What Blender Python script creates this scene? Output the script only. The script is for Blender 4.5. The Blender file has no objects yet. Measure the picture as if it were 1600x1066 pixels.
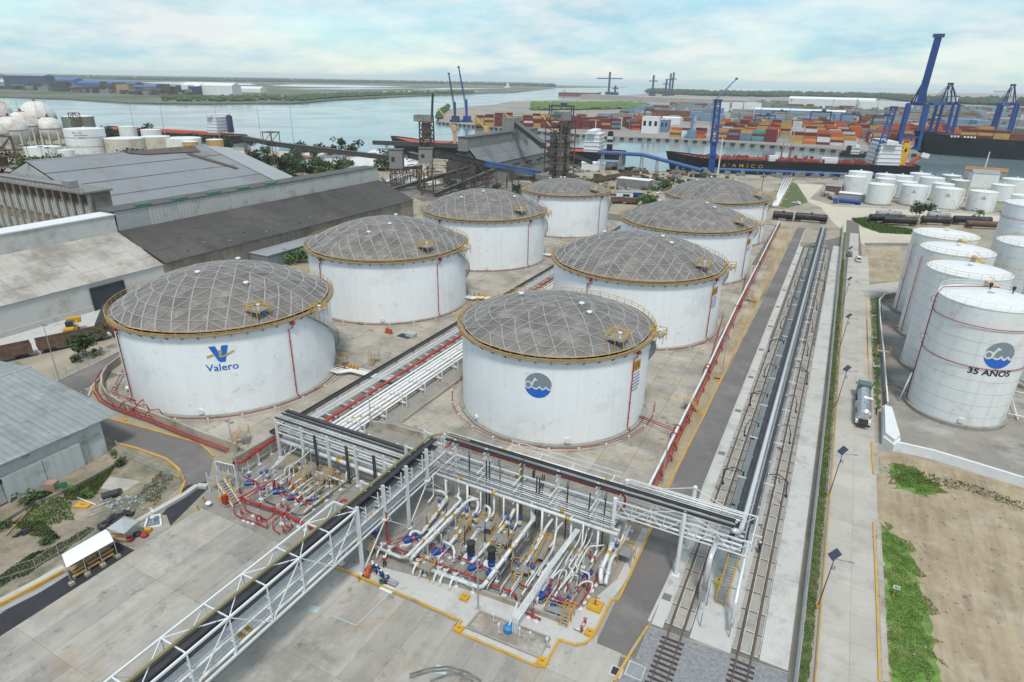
import bpy,math,random
from math import sin,cos,pi,radians,sqrt,atan2,hypot
from mathutils import Vector,Matrix
random.seed(7)
SC=bpy.context.scene
COL=SC.collection
# ------------------------------------------------------------------ camera
cam=bpy.data.cameras.new('camera')
cam.sensor_width=36.0
cam.lens=21.926
cam.clip_start=0.5
cam.clip_end=80000
camo=bpy.data.objects.new('camera',cam)
COL.objects.link(camo)
_p,_r,_w=radians(22.75912592),radians(1.0243037),radians(-27.05014885)
_F=Vector((sin(_w) * cos(_p),cos(_w) * cos(_p),-sin(_p)))
_R0=Vector((cos(_w),-sin(_w),0))
_U0=_R0.cross(_F)
_R=_R0 * cos(_r) + _U0 * sin(_r)
_U=-_R0 * sin(_r) + _U0 * cos(_r)
camo.matrix_world=Matrix(((_R.x,_U.x,-_F.x,0),(_R.y,_U.y,-_F.y,0),(_R.z,_U.z,-_F.z,57.93),(0,0,0,1)))
SC.camera=camo
SC.render.engine='CYCLES'
SC.cycles.use_denoising=True
SC.cycles.max_bounces=6
SC.cycles.diffuse_bounces=3
SC.cycles.glossy_bounces=3
SC.cycles.transparent_max_bounces=6
SC.cycles.volume_bounces=1
SC.view_settings.view_transform='Standard'
SC.view_settings.look='None'
SC.view_settings.exposure=EXPOSURE=0.90
SC.view_settings.gamma=1.0
# ------------------------------------------------------------------ world: Nishita sky under thin bright cloud
SUN_EL,SUN_AZ=radians(62),radians(150)      # azimuth clockwise from +Y
W=bpy.data.worlds.new('World')
SC.world=W
W.use_nodes=True
nt=W.node_tree
nt.nodes.clear()
N=nt.nodes.new
L=nt.links.new
out=N('ShaderNodeOutputWorld')
sky=N('ShaderNodeTexSky')
sky.sky_type='NISHITA'
sky.sun_disc=False
sky.sun_elevation=SUN_EL
sky.sun_rotation=SUN_AZ
sky.air_density=1.3
sky.dust_density=0.1
sky.ozone_density=3.0
bg1=N('ShaderNodeBackground')
bg1.inputs['Strength'].default_value=0.085
hs=N('ShaderNodeHueSaturation')
hs.inputs['Saturation'].default_value=1.1
L(sky.outputs[0],hs.inputs['Color'])
tint=N('ShaderNodeVectorMath'); tint.operation='MULTIPLY'; tint.inputs[1].default_value=(.84,.97,1.06)
L(hs.outputs[0],tint.inputs[0]); L(tint.outputs[0],bg1.inputs['Color'])
bg2=N('ShaderNodeBackground')
bg2.inputs['Strength'].default_value=0.47
tc=N('ShaderNodeTexCoord')
sep=N('ShaderNodeSeparateXYZ')
L(tc.outputs['Generated'],sep.inputs[0])
def wm(op,a,b):
    n=N('ShaderNodeMath'); n.operation=op
    for i,v in enumerate((a,b)):
        if isinstance(v,(int,float)): n.inputs[i].default_value=v
        else: L(v,n.inputs[i])
    return n.outputs[0]
den=wm('ADD',wm('MAXIMUM',sep.outputs[2],0.0),0.22)
cmb=N('ShaderNodeCombineXYZ')
L(wm('DIVIDE',sep.outputs[0],den),cmb.inputs[0])
L(wm('DIVIDE',sep.outputs[1],den),cmb.inputs[1])
n1=N('ShaderNodeTexNoise'); n1.inputs['Scale'].default_value=0.8; n1.inputs['Detail'].default_value=7; n1.inputs['Roughness'].default_value=0.55; n1.inputs['Distortion'].default_value=0.3
L(cmb.outputs[0],n1.inputs['Vector'])
r1=N('ShaderNodeValToRGB')
r1.color_ramp.elements[0].position=0.36; r1.color_ramp.elements[0].color=(0.50,0.50,0.50,1)
r1.color_ramp.elements[1].position=0.60; r1.color_ramp.elements[1].color=(0.97,0.97,0.97,1)
L(n1.outputs['Fac'],r1.inputs[0])
n2=N('ShaderNodeTexNoise'); n2.inputs['Scale'].default_value=1.5; n2.inputs['Detail'].default_value=8; n2.inputs['Roughness'].default_value=0.62
L(cmb.outputs[0],n2.inputs['Vector'])
r2=N('ShaderNodeValToRGB')
r2.color_ramp.elements[0].position=0.38; r2.color_ramp.elements[0].color=(0.46,0.77,0.92,1)
r2.color_ramp.elements[1].position=0.60; r2.color_ramp.elements[1].color=(0.95,1.0,1.0,1)
L(n2.outputs['Fac'],r2.inputs[0])
L(r2.outputs[0],bg2.inputs['Color'])
mx=N('ShaderNodeMixShader')
L(r1.outputs[0],mx.inputs[0]); L(bg1.outputs[0],mx.inputs[1]); L(bg2.outputs[0],mx.inputs[2])
L(mx.outputs[0],out.inputs['Surface'])
# ------------------------------------------------------------------ sun behind cloud
sun=bpy.data.lights.new('sun','SUN')
sun.energy=1.5
sun.angle=radians(10)
sun.color=(1.0,0.95,0.87)
suno=bpy.data.objects.new('sun',sun)
COL.objects.link(suno)
_d=Vector((sin(SUN_AZ) * cos(SUN_EL),cos(SUN_AZ) * cos(SUN_EL),sin(SUN_EL)))
suno.rotation_euler=_d.to_track_quat('Z','Y').to_euler()
suno.location=_d * 300
# ------------------------------------------------------------------ materials
MATS={}
def mat(name,col,rough=0.75,var=0.12,scale=0.5,dirt=None,metal=0.0,rnd=0.0,bump=0.0,bscale=8.0,streak=None,corr=None,spec=0.4,ruts=0,lane=0):
    """Procedural material on world position: two noises, optional dirt (colour, cover, scale), vertical streaks (colour, amount),
    corrugation (axis, period) and a per-object brightness spread."""
    if name in MATS: return MATS[name]
    m=bpy.data.materials.new(name); m.use_nodes=True
    t=m.node_tree; b=t.nodes['Principled BSDF']; lk=t.links.new; nn=t.nodes.new
    b.inputs['Roughness'].default_value=rough; b.inputs['Metallic'].default_value=metal
    b.inputs['Specular IOR Level'].default_value=spec
    g=nn('ShaderNodeNewGeometry'); pos=g.outputs['Position']
    def noise(sc,det=5,rg=0.6,vec=pos):
        n=nn('ShaderNodeTexNoise'); n.inputs['Scale'].default_value=sc; n.inputs['Detail'].default_value=det; n.inputs['Roughness'].default_value=rg
        lk(vec,n.inputs['Vector']); return n.outputs['Fac']
    def rng(v,a,b_,c,d):
        n=nn('ShaderNodeMapRange'); lk(v,n.inputs[0])
        for i,x in enumerate((a,b_,c,d)): n.inputs[i + 1].default_value=x
        return n.outputs[0]
    def mix(fac,a,bb,mode='MIX'):
        n=nn('ShaderNodeMix'); n.data_type='RGBA'; n.blend_type=mode
        if isinstance(fac,(int,float)): n.inputs[0].default_value=fac
        else: lk(fac,n.inputs[0])
        for i,x in ((6,a),(7,bb)):
            if isinstance(x,tuple): n.inputs[i].default_value=(*x,1)
            else: lk(x,n.inputs[i])
        return n.outputs[2]
    lo=tuple(c * (1 - var) for c in col); hi=tuple(min(1,c * (1 + var)) for c in col)
    c=mix(rng(noise(scale),.3,.7,0,1),lo,hi)
    c=mix(rng(noise(scale * 9,3),.3,.7,0,.35),c,tuple(x * (1 - var * 1.5) for x in col))
    if dirt:
        for (dc,cover,ds) in (dirt if isinstance(dirt,list) else [dirt]):
            c=mix(rng(noise(ds,7,.68),.62 - cover * .4,.80 - cover * .4,0,.85),c,dc)
    if lane:
        mp=nn('ShaderNodeMapping'); lk(pos,mp.inputs[0]); mp.inputs['Scale'].default_value=(.4,.08,1)
        c=mix(rng(noise(1.0,5,.6,mp.outputs[0]),.44,.70,0,.5),c,tuple(x * .55 for x in col)); c=mix(rng(noise(.7,4,.6,mp.outputs[0]),.55,.75,0,.45),c,tuple(x * 1.3 for x in col))
    if ruts:
        mp=nn('ShaderNodeMapping'); lk(pos,mp.inputs[0]); mp.inputs['Rotation'].default_value=(0,0,.5); mp.inputs['Scale'].default_value=(.55,.07,1)
        c=mix(rng(noise(1.0,5,.65,mp.outputs[0]),.42,.7,0,.6),c,tuple(x * 1.45 for x in col)); c=mix(rng(noise(2.3,3,.6,mp.outputs[0]),.55,.75,0,.5),c,tuple(x * .62 for x in col))
    if streak:
        mp=nn('ShaderNodeMapping'); lk(pos,mp.inputs[0]); mp.inputs['Scale'].default_value=(1.1,1.1,.05)
        c=mix(rng(noise(1.0,4,.6,mp.outputs[0]),.48,.78,0,streak[1]),c,streak[0])
    if rnd:
        oi=nn('ShaderNodeObjectInfo')
        v=rng(oi.outputs['Random'],0,1,1 - rnd,1 + rnd)
        n=nn('ShaderNodeVectorMath'); n.operation='SCALE'; lk(c,n.inputs[0]); lk(v,n.inputs['Scale']); c=n.outputs[0]
    h=None
    if corr:
        w=nn('ShaderNodeTexWave'); w.wave_type='BANDS'; w.bands_direction=corr[0]
        w.inputs['Scale'].default_value=pi / (10 * corr[1]); lk(pos,w.inputs['Vector']); h=w.outputs['Fac']
        c=mix(rng(h,0,1,corr[2] if len(corr) > 2 else .25,0),c,tuple(x * .55 for x in col))
    if bump:
        h=noise(bscale,4)
    if h is not None:
        bp=nn('ShaderNodeBump'); bp.inputs['Strength'].default_value=bump or .5; bp.inputs['Distance'].default_value=.05
        lk(h,bp.inputs['Height']); lk(bp.outputs[0],b.inputs['Normal'])
    lk(c,b.inputs['Base Color'])
    MATS[name]=m
    return m
# ------------------------------------------------------------------ mesh helpers
class MB:
    def __init__(s): s.v=[]; s.f=[]; s.m=[]; s.cur=0
    def add(s,vs,fs):
        o=len(s.v); s.v += [tuple(v) for v in vs]; s.f += [tuple(i + o for i in f) for f in fs]; s.m += [s.cur] * len(fs); return s
    def box(s,c,d,rz=0.0):
        x,y,z=d[0] / 2,d[1] / 2,d[2] / 2; cs,sn=cos(rz),sin(rz)
        vs=[(c[0] + a * cs - b * sn,c[1] + a * sn + b * cs,c[2] + e) for e in (-z,z) for a,b in ((-x,-y),(x,-y),(x,y),(-x,y))]
        return s.add(vs,[(3,2,1,0),(4,5,6,7),(0,1,5,4),(1,2,6,5),(2,3,7,6),(3,0,4,7)])
    def bar(s,a,b,w,h=None):
        a,b=Vector(a),Vector(b); h=h or w; d=(b - a)
        if d.length < 1e-6: return s
        d.normalize(); u=d.cross(Vector((0,0,1)))
        if u.length < 1e-3: u=Vector((1,0,0))
        u.normalize(); v=u.cross(d); u *= w / 2; v *= h / 2
        vs=[p + q for p in (a,b) for q in (-u - v,u - v,u + v,-u + v)]
        return s.add(vs,[(3,2,1,0),(4,5,6,7),(0,1,5,4),(1,2,6,5),(2,3,7,6),(3,0,4,7)])
    def tube(s,pts,r,n=8,cap=True,r2=None):
        pts=[Vector(p) for p in pts]; k=len(pts); o=len(s.v); prev=None
        for i,p in enumerate(pts):
            d=(pts[min(i + 1,k - 1)] - pts[max(i - 1,0)])
            if d.length < 1e-9: d=Vector((0,0,1))
            d.normalize()
            if prev is None:
                u=d.cross(Vector((0,0,1)))
                if u.length < 1e-3: u=Vector((1,0,0))
            else: u=prev - d * prev.dot(d)
            if u.length < 1e-6: u=d.orthogonal()
            u.normalize(); prev=u; v=d.cross(u)
            rr=r if r2 is None else r + (r2 - r) * i / max(1,k - 1)
            s.v += [tuple(p + u * (rr * cos(2 * pi * j / n)) + v * (rr * sin(2 * pi * j / n))) for j in range(n)]
        fs=[(o + i * n + j,o + i * n + (j + 1) % n,o + (i + 1) * n + (j + 1) % n,o + (i + 1) * n + j) for i in range(k - 1) for j in range(n)]
        if cap: fs += [tuple(o + j for j in reversed(range(n))),tuple(o + (k - 1) * n + j for j in range(n))]
        s.f += fs; s.m += [s.cur] * len(fs); return s
    def lathe(s,c,prof,n=16,close=True):
        o=len(s.v); k=len(prof)
        for (r,z) in prof: s.v += [(c[0] + r * cos(2 * pi * j / n),c[1] + r * sin(2 * pi * j / n),c[2] + z) for j in range(n)]
        fs=[(o + i * n + j,o + i * n + (j + 1) % n,o + (i + 1) * n + (j + 1) % n,o + (i + 1) * n + j) for i in range(k - 1) for j in range(n)]
        if close: fs += [tuple(o + j for j in reversed(range(n))),tuple(o + (k - 1) * n + j for j in range(n))]
        s.f += fs; s.m += [s.cur] * len(fs); return s
    def sphere(s,c,r,n=12,k=7,sz=1.0):
        return s.lathe(c,[(max(.001,r * sin(pi * i / k)),-r * sz * cos(pi * i / k)) for i in range(k + 1)],n,False)
    def prism(s,poly,z0,z1):
        n=len(poly)
        if sum(poly[i][0] * poly[(i + 1) % n][1] - poly[(i + 1) % n][0] * poly[i][1] for i in range(n)) < 0: poly=poly[::-1]
        vs=[(p[0],p[1],z0) for p in poly] + [(p[0],p[1],z1) for p in poly]
        return s.add(vs,[tuple(reversed(range(n))),tuple(range(n,2 * n))] + [(i,(i + 1) % n,n + (i + 1) % n,n + i) for i in range(n)])
    def quad(s,a,b,c,d): return s.add([a,b,c,d],[(0,1,2,3)])
    def mesh(s,name,mats,smooth=False):
        me=bpy.data.meshes.new(name); me.from_pydata(s.v,[],s.f)
        for m in (mats if isinstance(mats,(list,tuple)) else [mats]): me.materials.append(m)
        if any(s.m): me.polygons.foreach_set('material_index',s.m)
        if smooth: me.polygons.foreach_set('use_smooth',[True] * len(s.f))
        me.update(); return me
def link(name,me,parent=None,loc=None,rz=0.0,scale=None):
    o=bpy.data.objects.new(name,me); COL.objects.link(o)
    if parent is not None: o.parent=parent
    if loc is not None: o.location=loc
    if rz: o.rotation_euler=(0,0,rz)
    if scale is not None: o.scale=scale
    return o
def obj(name,mb,mats,parent=None,smooth=False,label=None,kind=None,loc=None,rz=0.0):
    o=link(name,mb.mesh(name,mats,smooth),parent,loc,rz)
    if label: o['label']=label
    if kind: o['kind']=kind
    return o
def thing(name,label,cat,loc=(0,0,0),group=None,rz=0.0):
    o=bpy.data.objects.new(name,None); COL.objects.link(o); o.location=loc; o.rotation_euler=(0,0,rz)
    o['label']=label; o['category']=cat
    if group: o['group']=group
    return o
def tag(o,label,cat,group=None):
    o['label']=label; o['category']=cat
    if group: o['group']=group
    return o
def struct(name,mb,m,label=None,smooth=False):
    o=obj(name,mb,m,None,smooth); o['kind']='structure'
    if label: o['label']=label
    return o
def kids(o): return list(o.children)
def dup(root,loc=None,rz=None,label=None,group=None,scale=None):
    def cp(o,par):
        c=o.copy(); COL.objects.link(c)
        if par is not None: c.parent=par
        for ch in kids(o): cp(ch,c)
        return c
    c=cp(root,None)
    if loc is not None: c.location=loc
    if rz is not None: c.rotation_euler=(0,0,rz)
    if label: c['label']=label
    if group: c['group']=group
    if scale is not None: c.scale=scale
    return c
def rough(P,amp=.5,step=1.5,seed=1):
    rg=random.Random(seed); out_=[]
    for i in range(len(P)):
        a,c=P[i],P[(i + 1) % len(P)]; n=max(1,int(hypot(c[0] - a[0],c[1] - a[1]) / step))
        for k in range(n): t_=k / n; out_.append((a[0] + (c[0] - a[0]) * t_ + rg.uniform(-amp,amp),a[1] + (c[1] - a[1]) * t_ + rg.uniform(-amp,amp)))
    return out_
def inpoly(x,y,P):
    r=False; j=len(P) - 1
    for i in range(len(P)):
        if (P[i][1] > y) != (P[j][1] > y) and x < (P[j][0] - P[i][0]) * (y - P[i][1]) / (P[j][1] - P[i][1]) + P[i][0]: r=not r
        j=i
    return r
UNIT={}
def slabs(parent,name,m,x0,x1,y0,y1,dx,dy,ztop,th=.12,gap=.05,poly=None,skip=None,jit=.004,seed=1):
    """separate concrete slabs laid in a grid, all sharing one unit mesh"""
    if m.name not in UNIT:
        b=MB(); b.box((0,0,-.5),(1,1,1)); UNIT[m.name]=b.mesh('slab',m)
    rg=random.Random(seed); nx,ny=max(1,round((x1 - x0) / dx)),max(1,round((y1 - y0) / dy)); sx,sy=(x1 - x0) / nx,(y1 - y0) / ny
    for i in range(nx):
        for j in range(ny):
            cx,cy=x0 + (i + .5) * sx,y0 + (j + .5) * sy
            if poly and not inpoly(cx,cy,poly): continue
            if skip and skip(cx,cy): continue
            link(name,UNIT[m.name],parent,(cx,cy,ztop - rg.random() * jit * 2),0,(sx - gap,sy - gap,th))
def text_mesh(txt,size,bold=0.0,xscale=1.0,sp=1.0):
    """outline text as (vertices, faces) flat in x/z, centred"""
    c=bpy.data.curves.new('lettering','FONT'); c.body=txt; c.size=size; c.offset=bold; c.align_x='CENTER'; c.align_y='CENTER'; c.resolution_u=3; c.space_character=sp
    o=bpy.data.objects.new('lettering',c); COL.objects.link(o)
    bpy.context.view_layer.update()
    me=o.evaluated_get(bpy.context.evaluated_depsgraph_get()).to_mesh()
    vs=[(v.co.x * xscale,v.co.y) for v in me.vertices]; fs=[tuple(p.vertices) for p in me.polygons]
    o.evaluated_get(bpy.context.evaluated_depsgraph_get()).to_mesh_clear()
    bpy.data.objects.remove(o); bpy.data.curves.remove(c)
    return vs,fs
M={}
M['concrete']=mat('concrete',(.38,.348,.30),.9,.15,.25,[((.20,.185,.16),.40,.12),((.44,.36,.24),.27,.2),((.10,.095,.09),.17,.4)],rnd=.10,bump=.1,bscale=30)
M['apron']=mat('apron',(.375,.35,.31),.9,.14,.22,[((.20,.185,.17),.30,.10),((.36,.26,.17),.2,.17),((.10,.095,.09),.16,.5),((.15,.14,.13),.2,.03)],rnd=.12,lane=1,bump=.1,bscale=30)
M['joint']=mat('joint',(.16,.15,.135),.95,.2,.6)
M['white_concrete']=mat('white_concrete',(.50,.49,.465),.9,.08,.2,[((.32,.31,.29),.3,.2),((.2,.19,.18),.1,.7)],rnd=.05)
M['infill']=mat('infill',(.33,.31,.275),.9,.15,.4,[((.16,.15,.14),.2,.4)],rnd=.12)
M['asphalt']=mat('asphalt',(.165,.15,.145),.92,.14,.12,[((.24,.22,.2),.25,.1),((.10,.095,.095),.2,.07)],bump=.15,bscale=40)
M['new_asphalt']=mat('new_asphalt',(.038,.038,.042),.9,.25,.4,bump=.2,bscale=40)
M['road_concrete']=mat('road_concrete',(.43,.40,.355),.9,.1,.2,[((.28,.26,.235),.3,.15)],rnd=.05)
M['gravel']=mat('gravel',(.25,.25,.26),.95,.35,2.5,bump=.6,bscale=14)
M['dirt']=mat('dirt',(.31,.245,.16),.95,.25,.10,[((.46,.40,.31),.36,.07),((.20,.15,.105),.28,.12),((.42,.36,.28),.2,.6)],ruts=1,bump=.4,bscale=4)
M['sand_road']=mat('sand_road',(.52,.46,.37),.95,.1,.03,[((.40,.34,.26),.25,.02)],bump=.2,bscale=4)
M['yard']=mat('yard',(.285,.235,.175),.95,.25,.15,[((.10,.13,.045),.36,.16),((.40,.33,.25),.24,.2),((.13,.115,.095),.25,.5)],bump=.4,bscale=4)
M['white']=mat('white_paint',(.68,.69,.69),.5,.05,.6,((.48,.44,.38),.10,.8))
M['tank_white']=mat('tank_white',(.80,.82,.83),.42,.03,.12,[((.62,.64,.64),.2,.1),((.40,.36,.30),.05,.7)],streak=((.55,.55,.53),.25))
M['old_white']=mat('old_white',(.71,.72,.715),.5,.05,.15,((.46,.45,.38),.18,.25),streak=((.40,.40,.34),.34))
M['grey_steel']=mat('grey_steel',(.30,.31,.32),.5,.12,.8,metal=.3)
M['galv']=mat('galvanised',(.42,.43,.44),.45,.1,.8,metal=.4)
M['dark']=mat('dark_steel',(.035,.036,.04),.6,.3,.8)
M['tray']=mat('cable_tray',(.05,.05,.055),.55,.3,.5)
M['yellow']=mat('yellow_paint',(.56,.31,.03),.55,.1,.8,((.35,.2,.05),.15,1.5)); M['kerb_yellow']=mat('kerb_yellow',(.54,.32,.05),.7,.15,.6,[((.36,.32,.25),.34,.8),((.2,.17,.12),.2,.35)])
M['ral']=mat('rusty_yellow',(.56,.34,.06),.6,.2,.8,((.32,.18,.07),.3,1.2))
M['red']=mat('red_paint',(.34,.028,.026),.5,.2,.6,((.18,.05,.04),.2,1.0)); M['pipe_white']=mat('pipe_paint',(.62,.63,.63),.42,.1,.5,[((.33,.31,.28),.28,.9),((.2,.15,.1),.10,2.0)])
M['blue']=mat('blue_paint',(.02,.07,.30),.45,.15,.6)
M['olive']=mat('olive_cover',(.23,.20,.09),.6,.15,.6)
M['rust']=mat('rusty_steel',(.16,.10,.075),.85,.3,.6)
M['worn_line']=mat('worn_line',(.56,.56,.54),.8,.1,.8,[((.30,.28,.25),.45,.7)]); M['rail']=mat('rail_steel',(.14,.085,.065),.6,.25,1.0)
M['sleeper']=mat('sleeper',(.06,.048,.042),.9,.25,1.5)
M['silver']=mat('silver_cladding',(.66,.67,.68),.25,.06,.4,metal=.4,spec=.8)
M['trunk']=mat('bark',(.10,.075,.055),.9,.25,2.0)
M['leaf']=mat('leaves',(.055,.095,.028),.7,.45,.9,rnd=.12)
M['leaf_light']=mat('light_leaves',(.10,.17,.04),.7,.4,.9,rnd=.12)
M['leaf_dark']=mat('dark_leaves',(.035,.062,.026),.75,.4,.6,rnd=.1)
M['grass']=mat('grass',(.085,.125,.035),.85,.4,.7,((.20,.17,.09),.3,.5))
M['glass']=mat('glass',(.03,.04,.05),.1,.1,1)
# ================================================================== SETTING: water, land, roads, aprons
wm_=bpy.data.materials.new('water'); wm_.use_nodes=True
t=wm_.node_tree; b=t.nodes['Principled BSDF']
b.inputs['Base Color'].default_value=(.17,.235,.25,1); b.inputs['Roughness'].default_value=.12; b.inputs['IOR'].default_value=1.33
g=t.nodes.new('ShaderNodeNewGeometry')
mp=t.nodes.new('ShaderNodeMapping'); mp.inputs['Scale'].default_value=(.35,.5,1); t.links.new(g.outputs['Position'],mp.inputs[0])
n=t.nodes.new('ShaderNodeTexNoise'); n.inputs['Scale'].default_value=1.0; n.inputs['Detail'].default_value=4; t.links.new(mp.outputs[0],n.inputs['Vector'])
n2=t.nodes.new('ShaderNodeTexNoise'); n2.inputs['Scale'].default_value=.006; n2.inputs['Detail'].default_value=6; n2.inputs['Distortion'].default_value=1.5; t.links.new(g.outputs['Position'],n2.inputs['Vector'])
mr=t.nodes.new('ShaderNodeMapRange'); mr.inputs[1].default_value=.45; mr.inputs[2].default_value=.6; mr.inputs[3].default_value=.09; mr.inputs[4].default_value=.18
t.links.new(n2.outputs['Fac'],mr.inputs[0]); t.links.new(mr.outputs[0],b.inputs['Roughness'])
bp=t.nodes.new('ShaderNodeBump'); bp.inputs['Strength'].default_value=.05; bp.inputs['Distance'].default_value=.3
t.links.new(n.outputs['Fac'],bp.inputs['Height']); t.links.new(bp.outputs[0],b.inputs['Normal'])
M['water']=wm_
b=MB(); b.prism([(28000 * cos(2 * pi * i / 64),28000 * sin(2 * pi * i / 64)) for i in range(64)],-6,-2.5)
struct('water',b,M['water'],'pale grey harbour water reaching the sea horizon')
near_shore=[(-797.5,332),(-661.1,384.4),(-531.3,392.8),(-421,386.9),(-342.6,398.2),(-301,417.5),(-169.76,434.2),(-143.67,435.6),(-107.11,452.8),(-25.37,474.5),(40.33,508.2),(110.05,544.5),(147.62,559.4)]
M['ground']=mat('ground',(.34,.29,.23),.95,.2,.05,[((.10,.13,.05),.30,.035),((.45,.39,.31),.25,.06),((.17,.16,.15),.15,.05)],bump=.3,bscale=3)
b=MB(); b.prism([(-1300,-150),(-1300,near_shore[0][1])] + near_shore + [(420,near_shore[-1][1]),(420,-150)],-5,0)
struct('ground',b,M['ground'],'bare dusty ground of the terminal')
M['port']=mat('port_ground',(.27,.25,.235),.95,.15,.012,[((.42,.33,.24),.3,.01),((.08,.12,.05),.14,.008)])
b=MB(); b.prism([(-525.2,785.9),(-358.7,727),(-241.5,704.7),(-154.1,723.5),(-73.79,713.8),(11.05,701.2),(60.42,710.4),(60,783),(700,800),(6000,2600),(6000,6500),(1880.5,10764.4),(-207.4,6107.2),(-1017.3,3585.3),(-962.6,3119.7),(-986.1,2621.3),(-839.1,1999.3),(-891.1,1717.8),(-786.6,1415.4),(-772,1266.2),(-725.3,1097.8)],-5,0)
struct('port_ground',b,M['port'],'broad paved port peninsula across the basin')
M['bank']=mat('far_bank',(.16,.15,.12),.95,.3,.006,[((.055,.085,.03),.48,.004),((.50,.43,.33),.14,.003),((.10,.09,.08),.2,.005)])
fb=[(-2206,640.4),(-1817.9,854.4),(-1633.6,896.8),(-1364.9,875.1),(-1301.8,903.7),(-1224.7,951.7),(-1191.2,1057.3),(-1143.1,1124.2),(-1242.3,1359.2),(-1316.4,1670.1),(-1421.6,2110.7),(-1467.2,2470.7),(-1489.2,2869.3),(-2034.4,4533.5),(-2284.2,5194.3)]
b=MB(); b.prism(fb + [(-2300,7200),(-11000,11500),(-16000,8000),(-9000,1800)],-5,0)
struct('far_bank',b,M['bank'],'low scrubby river bank with mud flats on the far side')
M['lagoon']=mat('lagoon',(.56,.58,.58),.35,.06,.01)
for k,P in enumerate([[(-4131.8,1961.4),(-3418.7,2013.9),(-3659.3,2563),(-4623.4,2814.7),(-5119.1,2433.8)],[(-3097.6,2860.4),(-2743.2,2806),(-2551.5,3009.9),(-2670.4,3664.5),(-3207.5,3785.6),(-3541.9,3502.4)],
                       [(-1655.2,2005),(-1524.4,2089.9),(-1670.1,2531.4),(-1663.5,2926.7),(-1875.9,2902.9),(-1848.7,2347.7)],[(-3835.7,2406.8),(-3274.5,2482.8),(-3292,2940.1),(-3891.9,3420.4),(-4319.8,3076.3)],[(-3238.4,1534),(-3103.3,1613),(-3251.7,1885.2),(-3567.9,1856.7)],[(-2374.3,2227.6),(-2186.9,2486.5),(-2263.9,3230.8),(-2410.5,2843.2)],[(-2879.7,2030.4),(-2558.3,2360.6),(-2771.3,2473.5),(-3037.5,2194.1)],[(-2098.1,2878.1),(-2074,3346.8),(-2127.6,4004.8),(-2306.8,3497.5)],[(-3988.9,2176.4),(-3740.7,2310.5),(-3481.4,2771.6),(-3976.7,2495.8)]]):
    b=MB(); b.prism(P,.2,.35); struct('lagoon',b,M['lagoon'],'bright shallow lagoon on the far bank')
# ---- foreground apron with its slabs
b=MB(); b.prism([(-73.1,5),(-73.1,45.2),(-48,45.2),(-10.6,49.9),(-10.6,5)],-.2,.012)
ap=struct('concrete_apron',b,M['joint'],'stained concrete apron in the foreground')
slabs(ap,'concrete_slab',M['apron'],-73.1,-29.6,9,45.25,3.63,12.1,.05,.1,.025,seed=3)
slabs(ap,'concrete_slab',M['apron'],-29.6,-10.9,9,44.6,3.74,11.9,.05,.1,.025,seed=4)
b=MB(); b.prism([(-19,44.62),(-10.95,44.62),(-11.5,50.2),(-14.3,50.2),(-14.6,51.2),(-18.2,50),(-19,47)],-.1,.045); obj('concrete_slab',b,M['apron'],ap)
b=MB()
for P in ([(-30.31,37.08),(-28.96,38.64),(-27.28,39.79),(-25.14,40.2),(-23.28,39.95)],[(-30.09,36.77),(-28.64,38.41),(-27.06,39.44),(-25.26,39.61),(-23.97,39.55)],[(-27.97,37.44),(-26.76,38.98),(-25.42,39.88)]):
    for i in range(len(P) - 1): b.bar((*P[i],.066 + .002 * i),(*P[i + 1],.066 + .002 * i),.3,.006)
o=obj('tyre_marks',b,mat('tyre_mark',(.17,.16,.15),.9,.3,1.0),ap); o['kind']='stuff'
for P,s in (((-27.76,39.15),1.0),((-45.37,38.96),.9)): b=MB(); b.box((P[0],P[1],.056),(s * 1.3,s,.006),.3); obj('painted_patch',b,mat('pale_blue_paint',(.40,.50,.52),.7,.1,1.5),ap)
b=MB(); b.bar((*(-42.91,39.2),.056),(*(-39.5,39.44),.056),.1,.006); b.bar((*(-39.5,39.44),.056),(*(-39.22,44.81),.056),.1,.006); obj('painted_line',b,mat('pale_blue_paint',(.40,.50,.52)),ap)
b=MB(); b.prism([(-72.62,19.38),(-72.92,35.26),(-76.67,35.07),(-76.9,28.86),(-76.61,21.28),(-84,12),(-77,8)],-.1,.03)
struct('asphalt_strip',b,M['new_asphalt'],'fresh black asphalt lane beside the apron')
b=MB(); b.prism([(-73.43,40.52),(-76.18,48.84),(-77.96,49.96),(-79.72,47.82),(-78.36,45.54),(-76.78,41.64)],-.1,.034)
struct('asphalt_lane',b,M['new_asphalt'],'black asphalt ramp joining the inner road')
b=MB(); b.prism([(-73.03,35.44),(-73.26,40.54),(-76.03,41.85),(-78.79,40.35),(-76.88,35.31)],-.1,.04)
struct('concrete_path',b,M['concrete'],'concrete pad under the small canopy and eyewash')
b=MB(); b.prism([(-137.92,76.11),(-134.8,65.97),(-133.14,58.16),(-131.88,54.37),(-107.56,50.92),(-101.15,50.16),(-95.98,50.85),(-89.23,51.29),(-84.79,50.11),(-79.83,47.9),(-77.74,50.07),(-82.57,54.97),(-88.04,56.66),(-98.88,55.73),(-109.18,54.48),(-120.33,57.39),(-125.35,61.63),(-129.12,67.26),(-133.59,73.3)],-.1,.02)
struct('inner_road',b,M['asphalt'],'grey asphalt road curving round the tank bund')
# dirt yard at the left
b=MB(); b.prism([(-160,16),(-150,60),(-101,50.07),(-95.75,50.7),(-89.25,51.02),(-85.05,49.96),(-80.58,48.05),(-78.59,41.67),(-78.59,39.26),(-78.96,35.63),(-79.17,28.97),(-78.2,22.05),(-90,8),(-150,8)],-.1,.012)
struct('dirt_yard',b,M['yard'],'weedy dirt yard with rubble beside the warehouse')
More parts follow.
